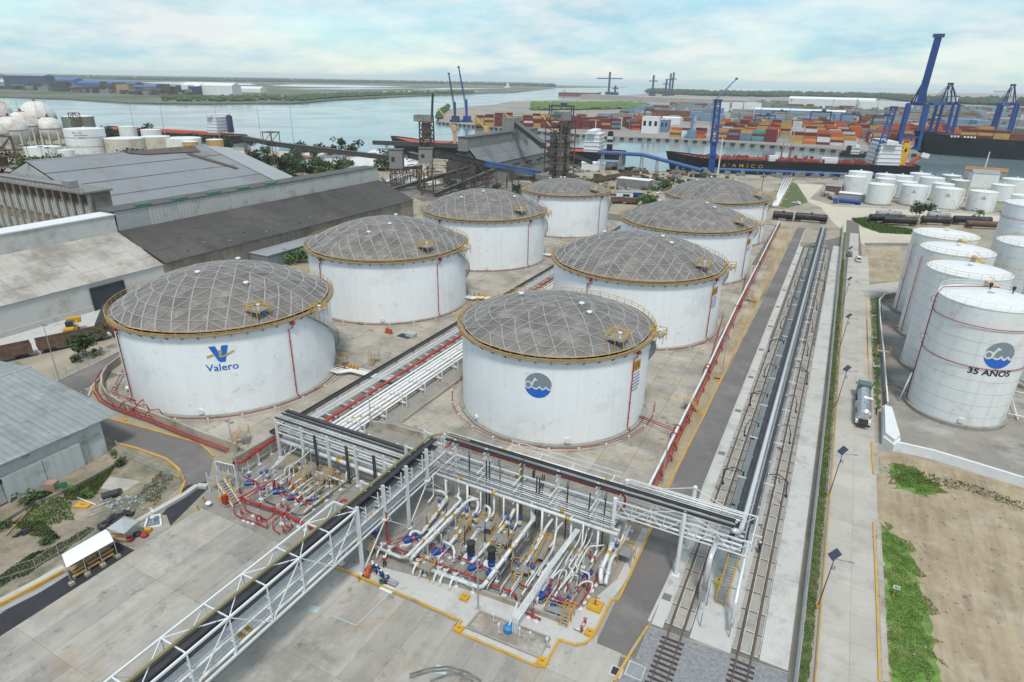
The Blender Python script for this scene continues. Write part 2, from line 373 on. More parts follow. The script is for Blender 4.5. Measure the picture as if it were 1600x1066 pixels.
# ---- manifold pit floor, tank yards
b=MB(); b.prism([(-76.3,45.3),(-76.3,78.5),(-62,78.5),(-16,78.5),(-16,51),(-18.3,45.2),(-48,45.3)],-.2,.02)
pit=struct('pit_floor',b,mat('pit_floor',(.27,.255,.225),.9,.18,.3,[((.14,.12,.10),.3,.3),((.36,.34,.30),.2,.4)]),'grimy concrete floor of the pump pit')
TANKS={'T1': (-106.03,79.98,20.16,6.4),'T2': (-107.47,134.31,21.26,6.3),'T3': (-108.03,188.61,21.13,6.5),'T4': (-100.56,243.5,17.85,4.2),
         'T5': (-42.41,101.04,17.56,3.9),'T6': (-42.38,152.82,21.27,6.2),'T7': (-42.9,209.78,21.38,5.6),'T8': (-43.46,263.43,19.96,6.6)}
TH=16.1
def under(cx,cy): return any(hypot(cx - x,cy - y) < R - 3.5 for x,y,R,k in TANKS.values())
WB=[(-80.64,57.94),(-88.66,57.77),(-100.43,58.04),(-106.08,57.88),(-111.14,57.82),(-116.24,58.57),(-120.7,60.24),(-124.81,62.76),(-128.19,66),(-130.37,69.78),(-131.28,71.26),(-144.76,81.73)]
b=MB(); b.prism([WB[0]] + WB[1:10] + [(-131,110),(-132,285),(-79,285),(-78,60)],-.2,.015)
yw=struct('tank_yard',b,M['joint'],'concrete floor under the west row of tanks')
slabs(yw,'concrete_slab',M['concrete'],-131,-79,59,270,5.8,7.3,.05,.1,.07,poly=[WB[0]] + WB[1:10] + [(-131,110),(-132,285),(-79,285),(-78,60)],skip=under,seed=5,jit=.006)
b=MB(); b.prism([(-62.3,78.6),(-62.8,300),(-20.4,300),(-16.6,78.6)],-.2,.015)
ye=struct('tank_yard',b,M['joint'],'concrete floor under the east row of tanks')
slabs(ye,'concrete_slab',M['concrete'],-62.2,-17,78.6,298,5.02,6.65,.05,.1,.07,poly=[(-62.2,78),(-62.8,300),(-20.8,300),(-17,78)],skip=under,seed=6,jit=.006)
b=MB(); b.prism([(-78.9,65),(-79,300),(-62.9,300),(-62.4,78.6),(-62.4,65)],-.2,.025)
struct('pipe_corridor',b,mat('corridor',(.29,.27,.24),.9,.15,.3,((.15,.14,.13),.3,.3)),'concrete trench floor under the pipe run between tank rows')
# ---- asphalt service road east of the tanks
b=MB(); b.prism([(-14.45,50),(-14.5,110),(-13.6,180),(-13.3,300),(-9.9,300),(-9.9,50.3)],-.2,.022)
struct('service_road',b,M['asphalt'],'grey asphalt service road beside the loading strip')
b=MB(); b.prism([(-17.2,78),(-20.6,300),(-14.3,300),(-14.5,180),(-14.9,78)],-.2,.018)
struct('dirt_margin',b,M['dirt'],'sandy margin outside the east bund wall')
b=MB(); b.prism([(-11,46.6),(-9.97,55.2),(5.1,56.2),(6,40),(-14,30)],-.2,.02)
struct('gravel',b,M['gravel'],'grey ballast where the tracks leave the slab')
# ---- loading strip
b=MB(); b.prism([(-9.75,55.5),(-9.75,262),(4.4,290),(5.05,56.4)],-.2,.03)
ls=struct('loading_strip',b,M['joint'],'pale concrete rail loading strip')
slabs(ls,'concrete_slab',M['white_concrete'],2.05,5.0,56.5,270,2.95,7.1,.16,.3,.03,seed=8)
slabs(ls,'concrete_slab',M['white_concrete'],-9.7,-8.35,55.7,262,1.35,7.1,.16,.3,.04,seed=9)
slabs(ls,'concrete_slab',M['white_concrete'],-5.35,-.85,55.8,262,4.5,7.1,.16,.3,.04,seed=10)
def track(x0,x1):
    for xr in (x0,x1):
        b=MB(); b.box((xr,160,.15),(.16,212,.1)); b.box((xr,160,.04),(.08,212,.16))
        b.box((xr,46.5,.15),(.10,19,.12)); r=obj('rail',b,M['rail'],ls)
    nb=62
    for j in range(nb):
        y=56.6 + j * 3.3
        link('infill_panel',UINF,ls,((x0 + x1) / 2,y + 1.62,.13),0,(x1 - x0 - .3,3.1,.2))
        link('side_panel',UINF,ls,(x0 - .42,y + 1.62,.125),0,(.5,3.1,.2)) if j < 30 else None
        link('side_panel',UINF,ls,(x1 + .42,y + 1.62,.125),0,(.5,3.1,.2)) if j < 30 else None
    b=MB()
    for j in range(nb): b.box(((x0 + x1) / 2,56.6 + j * 3.3 - .03,.235),(x1 - x0 - .35,.12,.02)); b.box((x0 - .42,56.6 + j * 3.3,.235),(.5,.1,.02)); b.box((x1 + .42,56.6 + j * 3.3,.235),(.5,.1,.02))
    for xx in (x0 + .2,x1 - .2,x0 - .68,x1 + .68): b.box((xx,160,.245),(.09,206,.01))
    obj('painted_outline',b,M['worn_line'],ls)
b=MB(); b.box((0,0,-.5),(1,1,1)); UINF=b.mesh('infill_panel',M['infill'])
track(-7.62,-6.17); track(-.16,1.28)
b=MB(); b.box((0,0,0),(2.5,.24,.16)); SLP=b.mesh('sleeper',M['sleeper'])
for xc in (-6.9,.56):
    for j in range(24): link('sleeper',SLP,ls,(xc + random.uniform(-.06,.06),38 + j * .72 + (0 if xc < 0 else .6),.04),random.uniform(-.03,.03))
# drain covers in the strip
b=MB(); b.box((0,0,0),(1.1,1.1,.03)); DRN=b.mesh('drain_cover',mat('drain',(.17,.18,.17),.8,.2,2))
for j,P in enumerate([(-9.16,60.52),(-9.13,96.69),(-9.11,113.51),(-9.11,130.23),(-9.13,147.08),(-9.04,164.46),(-9.09,181.71),(-9.09,199.21),(-9.23,216),(-9.19,232.8),(-9.36,249.3)]): link('drain_cover',DRN,ls,(P[0],P[1],.178))
# ---- verge, road, right side
b=MB(); b.prism(rough([(6.05,38),(6.1,62),(6.0,130),(5.2,300),(6.0,300),(7.0,130),(7.1,62),(6.8,38)],.12,.6),-.2,.03)
struct('verge',b,M['grass'],'narrow grass verge between fence and road')
b=MB(); b.prism([(7.3,30),(7.45,62),(7.55,128),(6.6,250),(5.6,330),(10.6,330),(13.0,215),(13.95,111),(14.25,60),(14.25,30)],-.2,.02)
rd=struct('concrete_road',b,M['joint'],'pale concrete road running along the fence')
slabs(rd,'concrete_slab',M['road_concrete'],7.55,14.1,50,300,3.27,4.6,.055,.1,.02,poly=[(7.2,30),(7.45,62),(7.55,128),(6.6,250),(5.6,330),(10.9,330),(13.4,215),(14.1,111),(14.4,60),(14.4,30)],seed=12)
b=MB()
for (x0,y0),(x1,y1) in [((13.11,207.4),(13.19,154.06)),((13.22,183.18),(13.45,121.35))]: b.bar((x0,y0,.08),(x1,y1,.08),.22,.05)
obj('kerb_line',b,M['yellow'],rd)
b=MB(); b.prism([(14.88,89.3),(14.33,83.62),(14.68,72.83),(14.61,60.25),(19.21,57.59),(29.96,63.34),(40.44,112.76),(34.79,110.11),(16.82,111.57),(14.23,108.02),(13.68,89.02)],-.2,.014)
struct('dirt_lot',b,M['dirt'],'rutted bare dirt lot by the road')
b=MB(); b.prism([(14.27,204.6),(15.64,129.38),(16.86,112.68),(35.39,110.44),(51.79,119.43),(80,170),(62,222),(17,222),(16.85,208.2)],-.2,.02)
struct('bund_floor',b,mat('bund_floor',(.27,.245,.215),.9,.2,.1,[((.42,.41,.39),.3,.09),((.12,.11,.10),.15,.15)]),'dirty concrete floor inside the right bund')
b=MB(); b.prism([(13.08,222.2),(22.76,229.5),(25.71,285.8),(13.32,276.8),(12.87,226.1)],-.2,.02)
struct('dirt_plot',b,M['dirt'],'brown rutted plot beside the road')
# mid-distance sandy roads
b=MB(); b.prism([(5.52,299.5),(12.76,279.5),(29.95,293),(30.91,309.9),(18.89,306),(7.56,331.7),(14.3,346.9),(71.7,365.4),(160,330),(170,395),(42,380.9),(-1.15,368.9),(-13.6,383.3),(-9.25,446.1),(-24.62,439.8),(-12.7,369.1),(-6.82,360),(-0.26,322.7)],-.2,.016)
struct('sandy_road',b,M['sand_road'],'wide sandy yard and road before the white tank farm')
b=MB(); b.prism([(12.77,282.5),(28.79,292.3),(28.46,286),(13.32,277.7)],-.2,.03)
struct('side_road',b,M['asphalt'],'grey side road into the tank yard')
b=MB(); b.prism([(12.84,218.2),(23.19,229.2),(21.21,213),(13.44,206.7)],-.2,.03)
struct('side_road',b,M['road_concrete'],'pale concrete turn into the right tank yard')
def grass_patch(name,poly,n,h,m,label,seed=1,z=.02):
    rg=random.Random(seed); b=MB(); xs=[p[0] for p in poly]; ys=[p[1] for p in poly]; k=0; T=0
    while k < n and T < n * 40:
        T += 1; x,y=rg.uniform(min(xs),max(xs)),rg.uniform(min(ys),max(ys))
        if not inpoly(x,y,poly): continue
        k += 1; a=rg.uniform(0,2 * pi); w=h * rg.uniform(.25,.6); hh=h * rg.uniform(.4,1.2); lx,ly=rg.uniform(-.4,.4) * hh,rg.uniform(-.4,.4) * hh
        b.add([(x - w * cos(a),y - w * sin(a),z),(x + w * cos(a),y + w * sin(a),z),(x + lx,y + ly,z + hh)],[(0,1,2)])
    o=obj(name,b,m); o['kind']='stuff'; o['label']=label; return o
M['grass2']=mat('bright_grass',(.135,.23,.045),.85,.4,.8,[((.23,.22,.09),.3,.4),((.10,.19,.035),.3,.25)])
gp=[(14.6,89.15),(15.4,87.73),(17.21,86.57),(18.37,81.87),(19.08,73.07),(19.54,62.73),(14.66,60.11),(14.68,72.83)]
gp=rough(gp,.35,.8); b=MB(); b.prism(gp,-.1,.03); struct('lawn',b,M['grass2'],'bright green grass strip beside the road')
grass_patch('grass',rough(gp,1.3,.8,5),16000,.13,M['grass2'],'bright green grass growing beside the yellow kerb',2)
gp=[(15.99,106.94),(19.95,107.62),(23.5,102.58),(20.67,99.72),(16.62,100.14)]
gp=rough(gp,.35,.8); b=MB(); b.prism(gp,-.1,.03); struct('lawn',b,M['grass2'],'small patch of green grass below the white wall')
grass_patch('grass',rough(gp,1.3,.8,6),7000,.13,M['grass2'],'small green grass patch near the white bund wall',3)
grass_patch('grass',[(6.1,40),(6.1,130),(5.6,250),(6.5,250),(7.4,130),(7.2,62),(6.9,40)],12000,.16,M['grass'],'rough grass along the rail fence',4)
lot=[(16,62),(16,96),(24,100),(44,92),(44,60)]; rg=random.Random(51); b=MB()
for k in range(260): x,y=rg.uniform(17,42),rg.uniform(58,106); s=rg.uniform(.05,.22); b.box((x,y,.02 + s * .3),(s,s * rg.uniform(.6,1.6),s),rg.uniform(0,3))
o=obj('stones',b,M['dirt']); o['kind']='stuff'; o['label']='stones and clods scattered over the dirt lot'
grass_patch('weeds',[(15,100),(19,107),(28,107),(40,103),(40,101),(27,104.5),(20,103)],900,.3,M['grass'],'weeds along the foot of the white bund wall',12)
gp=[(7.54,333.9),(13.58,339.8),(20.57,325.6),(31.54,321),(30.36,310.6),(18.92,307.1),(12.22,316.5)]
gp=rough(gp,.35,.8); b=MB(); b.prism(gp,-.1,.03); struct('lawn',b,M['grass'],'weedy green bank below the black tank cars')
grass_patch('grass',gp,4000,.8,M['leaf_light'],'weeds below the parked black tank cars',5)
gp=[(14.27,204.6),(21.17,212.1),(20.86,209.3),(16.77,204.4),(16.26,199.23),(16.24,178.96),(15.08,127.67),(14.41,124.59),(14.42,147.71)]
gp=rough(gp,.35,.8); b=MB(); b.prism(gp,-.1,.034); struct('lawn',b,M['grass'],'mown strip between the road and the right bund')
gp=[(-25.37,345.2),(-27.93,445.5),(-24.62,439.8),(-13.62,371.2),(-21.08,347.9)]
gp=rough(gp,.35,.8); b=MB(); b.prism(gp,-.1,.03); struct('lawn',b,M['grass'],'grass beside the white pipelines far up the strip')
# ================================================================== DOMED STORAGE TANKS
M['dome']=mat('dome_panel',(.185,.166,.15),.6,.14,.35,[((.11,.098,.088),.32,.16),((.29,.27,.25),.30,.35)],metal=.1,rnd=.10)
M['batten']=mat('dome_batten',(.335,.32,.305),.5,.12,.8,((.30,.28,.26),.2,.5))
M['ring']=mat('tank_ring',(.30,.29,.26),.9,.2,.4,((.10,.11,.08),.3,.4))
M['rim']=mat('rim_grating',(.25,.205,.15),.8,.25,1.0,((.13,.10,.07),.35,.9))
def wrap(vs,R,ang,zc):
    """flat (u, v) lettering wrapped on a cylinder of radius R round the azimuth ang"""
    return [(R * cos(ang + u / R),R * sin(ang + u / R),zc + v) for u,v in vs]
def fineps(vs,fs): return vs,fs
def decal(name,parent,vs,fs,R,ang,zc,m):
    b=MB(); b.add(wrap(vs,R,ang,zc),fs); return obj(name,b,m,parent)
def strip(pts,w):
    """flat stroke of width w along (u, v) points"""
    vs,fs=[],[]
    for i,p in enumerate(pts):
        a=Vector(pts[max(i - 1,0)]); c=Vector(pts[min(i + 1,len(pts) - 1)]); d=(c - a).normalized(); n=Vector((-d.y,d.x)) * w / 2
        vs += [(p[0] + n.x,p[1] + n.y),(p[0] - n.x,p[1] - n.y)]
        if i: fs.append((2 * i - 2,2 * i - 1,2 * i + 1,2 * i))
    return vs,fs
def wave_y(u,r): # the crest line of the emblem, as a share of its radius
    x=u / r
    P=[(-1.05,-.1),(-.95,-.1),(-.72,-.26),(-.48,-.2),(-.3,-.22),(-.15,-.29),(.02,-.2),(.1,-.06),(.2,-.18),(.33,-.31),(.45,-.24),(.58,-.05),(.7,-.22),(.82,-.3),(1.05,-.18)]
    for i in range(len(P) - 1):
        if P[i][0] <= x <= P[i + 1][0]: return r * (P[i][1] + (P[i + 1][1] - P[i][1]) * (x - P[i][0]) / (P[i + 1][0] - P[i][0]))
    return -.2 * r
def emblem(parent,R,ang,zc,r,sx=1.0,line=.08):
    n=40; gv,gf,bv,bf,wv=[],[],[],[],[]
    us=[-r + 2 * r * i / n for i in range(n + 1)]
    for i,u in enumerate(us):
        h=sqrt(max(0,r * r - u * u)); y=max(-h,min(h,wave_y(u,r)))
        gv += [(u * sx,h),(u * sx,y)]; bv += [(u * sx,y),(u * sx,-h)]; wv.append((u * sx,y))
        if i: gf.append((2 * i - 2,2 * i - 1,2 * i + 1,2 * i)); bf.append((2 * i - 2,2 * i - 1,2 * i + 1,2 * i))
    decal('emblem_sky',parent,gv,gf,R + .02,ang,zc,M['emblem_grey'])
    decal('emblem_sea',parent,bv,bf,R + .02,ang,zc,M['emblem_blue'])
    s=strip([w for w in wv if w[0] > -.45 * r * sx],line * 1.3 * r * sx)
    decal('emblem_line',parent,*s,R + .04,ang,zc,M['white'])
    s=strip([(sx * r * (-.72 + .24 * cos(a)),r * (-.02 + .26 * sin(a))) for a in [2 * pi * i / 20 for i in range(21)]],line * 1.2 * r)
    decal('emblem_line',parent,*s,R + .042,ang,zc,M['white'])
    s=strip([(sx * r * a,r * c) for a,c in ((-.5,-.2),(-.46,.0),(-.38,.22),(-.28,.44),(-.2,.58))],line * 1.4 * r)
    decal('emblem_line',parent,*s,R + .044,ang,zc,M['white'])
    s=strip([(sx * r * a,r * c) for a,c in ((-.5,.05),(-.34,.36),(-.05,.46))],line * 1.2 * r)
    decal('emblem_line',parent,*s,R + .046,ang,zc,M['white'])
M['emblem_grey']=mat('emblem_grey',(.20,.25,.28),.5,.05,.5)
M['emblem_blue']=mat('emblem_blue',(.02,.13,.52),.5,.05,.5)
M['brand_blue']=mat('lettering_blue',(.015,.14,.52),.5,.05,.5)
M['gold']=mat('gold_paint',(.52,.36,.10),.5,.15,.8)
M['black']=mat('black_paint',(.02,.022,.025),.5,.1,.5)
DOMES={}
def dome_parts(n):
    """unit geodesic dome: ring k carries 6k nodes; returns node positions on the unit disc and triangles"""
    pts=[(0,0)]; idx={(0,0): 0}
    for k in range(1,n + 1):
        rr=sin(k / n * .98) / sin(.98)
        for j in range(6 * k): idx[(k,j)]=len(pts); a=2 * pi * j / (6 * k); pts.append((rr * cos(a),rr * sin(a)))
    tri=[]
    for k in range(1,n + 1):
        for s in range(6):
            for j in range(k):
                a=idx[(k,(s * k + j) % (6 * k))]; c=idx[(k,(s * k + j + 1) % (6 * k))]
                i0=idx[(k - 1,(s * (k - 1) + j) % max(1,6 * (k - 1)))] if k > 1 else 0
                tri.append((a,c,i0))
                if j < k - 1:
                    i1=idx[(k - 1,(s * (k - 1) + j + 1) % (6 * (k - 1)))]; tri.append((i0,c,i1))
    return pts,tri
def yard_tank(key,label,n,rot,extra=None):
    x,y,R,rise=TANKS[key]
    T=thing('storage_tank',label,'storage tank',(x,y,0),'domed white storage tanks')
    b=MB(); b.lathe((0,0,0),[(R,.45),(R,TH)],96,False)
    obj('shell',b,M['tank_white'],T,True)
    b=MB()
    for z in (2.7,5.4,8.1,10.8,13.5): b.lathe((0,0,0),[(R + .004,z - .025),(R + .014,z),(R + .004,z + .025)],96,False)
    o=obj('weld_seams',b,M['tank_white'],T); o['kind']='stuff'
    b=MB(); b.lathe((0,0,0),[(R + .7,0),(R + .7,.42),(R + .02,.5),(R + .02,.1)],96,False); obj('base_ring',b,M['ring'],T)
    # rim walkway
    b=MB(); b.lathe((0,0,0),[(R + .02,TH - .28),(R + .85,TH - .06),(R + .85,TH + .04),(R - .25,TH + .06)],96,False); obj('rim_walkway',b,M['rim'],T)
    b=MB()
    nb=int(R * 2.4)
    for i in range(nb):
        a=2 * pi * i / nb; b.bar(((R + .01) * cos(a),(R + .01) * sin(a),TH - .75),((R + .7) * cos(a),(R + .7) * sin(a),TH - .12),.14,.2)
    br=obj('bracket',b,M['grey_steel'],T); br['kind']='stuff'
    b=MB(); m_=int(R * 3.2)
    for i in range(m_):
        a=2 * pi * i / m_; b.bar(((R + .82) * cos(a),(R + .82) * sin(a),TH),((R + .82) * cos(a),(R + .82) * sin(a),TH + 1.08),.08)
    for zz,w in ((1.08,.10),(.58,.075),(.1,.06)): b.tube([((R + .82) * cos(2 * pi * i / 96),(R + .82) * sin(2 * pi * i / 96),TH + zz) for i in range(97)],w * .6,4,False)
    obj('railing',b,M['ral'],T)
    # dome: triangular panels, each its own sheet, and the batten lattice
    pts,tri=dome_parts(n); Sr=(R * R + rise * rise) / (2 * rise); Rd=R - .3
    def P(i,lift=0):
        px_,py_=pts[i]; a=rot; X,Y=Rd * (px_ * cos(a) - py_ * sin(a)),Rd * (px_ * sin(a) + py_ * cos(a))
        z=TH + .25 + rise - Sr + sqrt(Sr * Sr - X * X - Y * Y); return Vector((X,Y,z + lift))
    C=Vector((0,0,TH + rise - Sr)); rg=random.Random(len(key) + int(x))
    for (a,c,d) in tri:
        A,B_,D=P(a),P(c),P(d); ctr=(A + B_ + D) / 3; nrm=(B_ - A).cross(D - A).normalized()
        if nrm.z < 0: nrm=-nrm; B_,D=D,B_
        sh=[v + (ctr - v) * .02 for v in (A,B_,D)]; dn=[v - nrm * .06 for v in sh]
        bm_=MB(); bm_.add(sh + [ctr + nrm * .07] + dn,[(0,1,3),(1,2,3),(2,0,3),(4,5,1,0),(5,6,2,1),(6,4,0,2)])
        obj('dome_panel',bm_,M['dome'],T)
    ed=set()
    for t_ in tri:
        for e in ((t_[0],t_[1]),(t_[1],t_[2]),(t_[2],t_[0])): ed.add(tuple(sorted(e)))
    b=MB(); w=.0098 * R if n > 6 else .0092 * R
    for (i,j) in ed: b.bar(P(i,.05),P(j,.05),w,.07)
    for i in range(len(pts)): p=P(i,.08); b.lathe(p,[(w * 1.1,-.05),(w * 1.1,.03)],8)
    o=obj('batten_lattice',b,M['batten'],T); o['kind']='stuff'
    for i in range(3): # roof vents
        a=rg.uniform(0,6.28); rr=R * rg.uniform(.15,.55); z=TH + rise - Sr + sqrt(Sr * Sr - rr * rr) + .2
        b=MB(); b.lathe((rr * cos(a),rr * sin(a),z),[(.25,0),(.25,.35),(.55,.4),(.5,.6),(.05,.72)],10); obj('roof_vent',b,M['white'],T)
    # yellow gauge platform on the dome, towards the south-east
    def platform(ang,rr,s,zz):
        o_=(rr * cos(ang),rr * sin(ang),zz); b=MB()
        for sx in (-s,0,s):
            for sy in (-s,s): b.bar((o_[0] + sx,o_[1] + sy,zz - 1.2),(o_[0] + sx,o_[1] + sy,zz + 1.1),.11)
        for h_ in (.55,1.1):
            for q in ((-s,-s,s,-s),(s,-s,s,s),(s,s,-s,s),(-s,s,-s,-s)): b.bar((o_[0] + q[0],o_[1] + q[1],zz + h_),(o_[0] + q[2],o_[1] + q[3],zz + h_),.1)
        r=obj('roof_platform',b,M['yellow'],T)
        b=MB(); b.box((o_[0],o_[1],zz),(2 * s,2 * s,.08)); obj('grating',b,M['grey_steel'],r)
        b=MB(); b.lathe((o_[0] + .3,o_[1],zz),[(.2,-.8),(.2,.9),(.35,.95),(.35,1.05)],10); obj('gauge_pipe',b,M['white'],r)
    pa=radians(-25 if key == 'T5' else -21.5); rr=R * .89; platform(pa,rr,1.5,TH + .25 + rise - Sr + sqrt(Sr * Sr - rr * rr) + 1.0)
    pb=radians(10); platform(pb,R + 1.3,1.2,TH + .1)
    # spiral stair on the east side
    b=MB(); b2=MB(); ns=46
    for i in range(ns):
        a=radians(2) + radians(62) * (1 - i / ns); z=TH * i / ns
        b.bar(((R + .1) * cos(a),(R + .1) * sin(a),z),((R + 1.05) * cos(a),(R + 1.05) * sin(a),z),.32,.05)
        if i % 3 == 0: b2.bar(((R + 1.05) * cos(a),(R + 1.05) * sin(a),z),((R + 1.05) * cos(a),(R + 1.05) * sin(a),z + 1.1),.05)
    ctr_=lambda dz,r_: [(r_ * cos(radians(2) + radians(62) * (1 - i / ns)),r_ * sin(radians(2) + radians(62) * (1 - i / ns)),TH * i / ns + dz) for i in range(ns + 1)]
    b.tube(ctr_(-.1,R + 1.08),.1,4); st=obj('spiral_stair',b,M['grey_steel'],T)
    b2.tube(ctr_(1.1,R + 1.05),.04,4); b2.tube(ctr_(.55,R + 1.05),.03,4); obj('stair_rail',b2,M['ral'],st)
    # red foam risers and the ring main round the foot
    for ang in (radians(-9 if key == 'T1' else -17.5),radians(-105),radians(-215)):
        if key == 'T5' and ang == radians(-105): continue
        u=Vector((cos(ang),sin(ang),0)); v=Vector((-u.y,u.x,0)); b=MB()
        b.tube([u * (R + .9) + Vector((0,0,.6)),u * (R + .25) + Vector((0,0,1.2)),u * (R + .25) + Vector((0,0,TH - 1.7)),u * (R + .3) + v * .9 + Vector((0,0,TH - 1.6)),u * (R + .3) + v * .9 + Vector((0,0,TH - .9))],.10,8)
        for zz in (3,6,9,12): b.lathe(u * (R + .25) + Vector((0,0,zz)),[(.17,-.06),(.17,.06)],8)
        f_=obj('foam_riser',b,M['red'],T,True)
        b=MB(); b.lathe(u * (R + .45) + v * .9 + Vector((0,0,TH - .6)),[(.12,-.45),(.42,-.3),(.42,.15),(.2,.35)],12); obj('foam_chamber',b,M['red'],f_)
    na=14; a0,a1=radians(-185),radians(20); b=MB(); rp=R + 2.3
    b.tube([((rp) * cos(a0 + (a1 - a0) * i / na),rp * sin(a0 + (a1 - a0) * i / na),.95) for i in range(na + 1)],.075,6)
    rm=obj('ring_main',b,M['red'],T)
    for i in range(1,na):
        a=a0 + (a1 - a0) * i / na; b=MB(); b.tube([(rp * cos(a),rp * sin(a),.05),(rp * cos(a),rp * sin(a),1.0)],.07,6); b.box((rp * cos(a),rp * sin(a),1.0),(.3,.3,.06)); obj('support',b,M['white'],rm)
    for a in (radians(-58),radians(-118)):
        b=MB(); u=Vector((cos(a),sin(a),0)); b.tube([u * (R - .1) + Vector((0,0,1.3)),u * (R + .3) + Vector((0,0,1.3))],.42,14); b.tube([u * (R + .3) + Vector((0,0,1.3)),u * (R + .38) + Vector((0,0,1.3))],.52,14)
        obj('manhole',b,M['white'],T)
    return T
T1=yard_tank('T1','large domed tank with the blue and gold V emblem and lettering',7,.2)
T2=yard_tank('T2','plain domed tank directly behind the blue lettered one',7,.35)
T3=yard_tank('T3','third domed tank from the front in the west row, nearest the grey storage sheds',6,.1)
T4=yard_tank('T4','smallest looking domed tank at the far end of the west row',6,.5)
T5=yard_tank('T5','domed tank with the round grey and blue wave emblem',6,.08)
T6=yard_tank('T6','wide domed tank directly behind the wave emblem tank',7,.45)
T7=yard_tank('T7','third domed tank of the east row along the service road',6,.3)
T8=yard_tank('T8','farthest domed tank of the east row, beside the far end of the loading strip',6,.15)
# emblems and lettering
R1=TANKS['T1'][2]; a1=radians(-44)
vs,fs=text_mesh('Valero',1.9,.028,1.06)
decal('lettering',T1,vs,fs,R1 + .025,a1,9.72,M['brand_blue'])
sc=lambda P: [(u * 1.12,v * 1.08) for u,v in P]
decal('emblem',T1,sc([(-1.55,1.45),(-.55,1.45),(.02,-.3),(.32,1.45),(1.3,1.45),(.6,-1.42),(-.2,-1.42),(-.45,-1.15)]),[(0,1,2,7),(2,3,4,5),(2,5,6,7)],R1 + .07,a1,12.35,M['brand_blue'])
vs,fs=strip([(-2.0,-.45),(-1.0,-.1)],.4); decal('emblem_bar',T1,sc(vs),fs,R1 + .05,a1,12.35,M['gold'])
vs,fs=strip([(-.3,.52),(.0,.58),(.22,.42),(.05,.02),(-.12,-.35),(.05,-.5),(.75,-.28),(1.3,-.02),(2.05,.32)],.28); decal('emblem_bar',T1,sc(vs),fs,R1 + .10,a1,12.35,M['gold'])
emblem(T5,TANKS['T5'][2],radians(-75.3),11.4,2.3)
def sign(T,key,ang,zc,m_lines):
    R=TANKS[key][2]; b=MB()
    v=[(-1.35 + .27 * i,s) for i in range(11) for s in (-.95,.95)]
    decal('sign_plate',T,v,[(2 * i,2 * i + 2,2 * i + 3,2 * i + 1) for i in range(10)],R + .02,ang,zc,M['yellow'])
    s_,f_=[],[]
    for k in range(5):
        u=-1.0 + k * .5; o=len(s_); s_ += [(u - .11,-.6),(u + .11,-.6),(u + .11,.6),(u - .11,.6)]; f_.append((o,o + 1,o + 2,o + 3))
    decal('sign_marks',T,s_,f_,R + .03,ang,zc,M['dark'])
    s_,f_=[],[]; rg=random.Random(4)
    for k in range(m_lines):
        w=rg.uniform(.6,1.4); v=-1.5 - k * .62; u=-w
        while u < w:
            l=rg.uniform(.15,.4); o=len(s_); s_ += [(u,v - .13),(u + l,v - .13),(u + l,v + .13),(u,v + .13)]; f_.append((o,o + 1,o + 2,o + 3)); u += l + .1
    decal('painted_lines',T,s_,f_,R + .022,ang,zc,M['blue'])
sign(T5,'T5',radians(-12.6),12.6,6)
sign(T6,'T6',radians(-12),12.2,5)
sign(T7,'T7',radians(-12),12.2,3)
# ================================================================== PIPE BRIDGE, RACKS, PUMP PIT
def fil(pts,r,n=3):
    """polyline with rounded corners"""
    P=[Vector(p) for p in pts]; out_=[P[0]]
    for i in range(1,len(P) - 1):
        a,c=(P[i - 1] - P[i]),(P[i + 1] - P[i]); q=min(r,a.length * .45,c.length * .45); a.normalize(); c.normalize()
        s,e=P[i] + a * q,P[i] + c * q
        for k in range(n + 1): t_=k / n; out_.append(s * (1 - t_) ** 2 + P[i] * 2 * t_ * (1 - t_) + e * t_ ** 2)
    return out_ + [P[-1]]
def pipe(parent,pts,r,m,name='pipe',n=8,fr=None):
    b=MB(); b.tube(fil(pts,fr or r * 3),r,n); return obj(name,b,M[m] if isinstance(m,str) else m,parent,True)
def band(parent,p0,p1,t_,r,ln=.55):
    p0,p1=Vector(p0),Vector(p1); d=(p1 - p0).normalized(); c=p0 + (p1 - p0) * t_
    b=MB(); b.tube([c - d * ln / 2,c + d * ln / 2],r + .015,10); return obj('yellow_band',b,M['yellow'],parent,True)
def beam(parent,a,c,w,h=None,m='white',name='beam'):
    b=MB(); b.bar(a,c,w * .74,(h or w) * .78); return obj(name,b,M[m],parent)
def ishape(parent,x,y,z0,z1,w=.32,m='white',name='post'):
    b=MB(); b.box((x,y,(z0 + z1) / 2),(w * .35,w,z1 - z0)); b.box((x - w / 2,y,(z0 + z1) / 2),(.05,w,z1 - z0)); b.box((x + w / 2,y,(z0 + z1) / 2),(.05,w,z1 - z0)); b.box((x,y,z0 + .1),(w * 2,w * 2,.2))
    return obj(name,b,M[m],parent)
# ---- white truss bridge over the apron, then a rack on posts
B=thing('pipe_bridge','long white truss pipe bridge with black cable trays crossing over the concrete apron','pipe bridge',(0,0,0))
XL,XR,ZB,ZT=-47.6,-44.1,5.0,9.85
ys=[0.1 + 4.6 * k for k in range(11)]
for x in (XL,XR):
    for z in (ZB,ZT): beam(B,(x,ys[0],z),(x,ys[-1],z),.26,.3,'white','chord')
    for i,y in enumerate(ys):
        beam(B,(x,y,ZB),(x,y,ZT),.17,.17,'white','upright')
        if i < len(ys) - 1: beam(B,(x,y,ZB if i % 2 else ZT),(x,ys[i + 1],ZT if i % 2 else ZB),.14,.14,'white','diagonal')
for i,y in enumerate(ys):
    for z in (ZB,6.7,8.3,ZT): beam(B,(XL,y,z),(XR,y,z),.16,.2,'white','crossbeam')
    if i < len(ys) - 1: beam(B,(XL if i % 2 else XR,y,ZT),(XR if i % 2 else XL,ys[i + 1],ZT),.13,.13,'white','top_brace')
YB=[46.15,51.1,56.0,60.7,65.4]
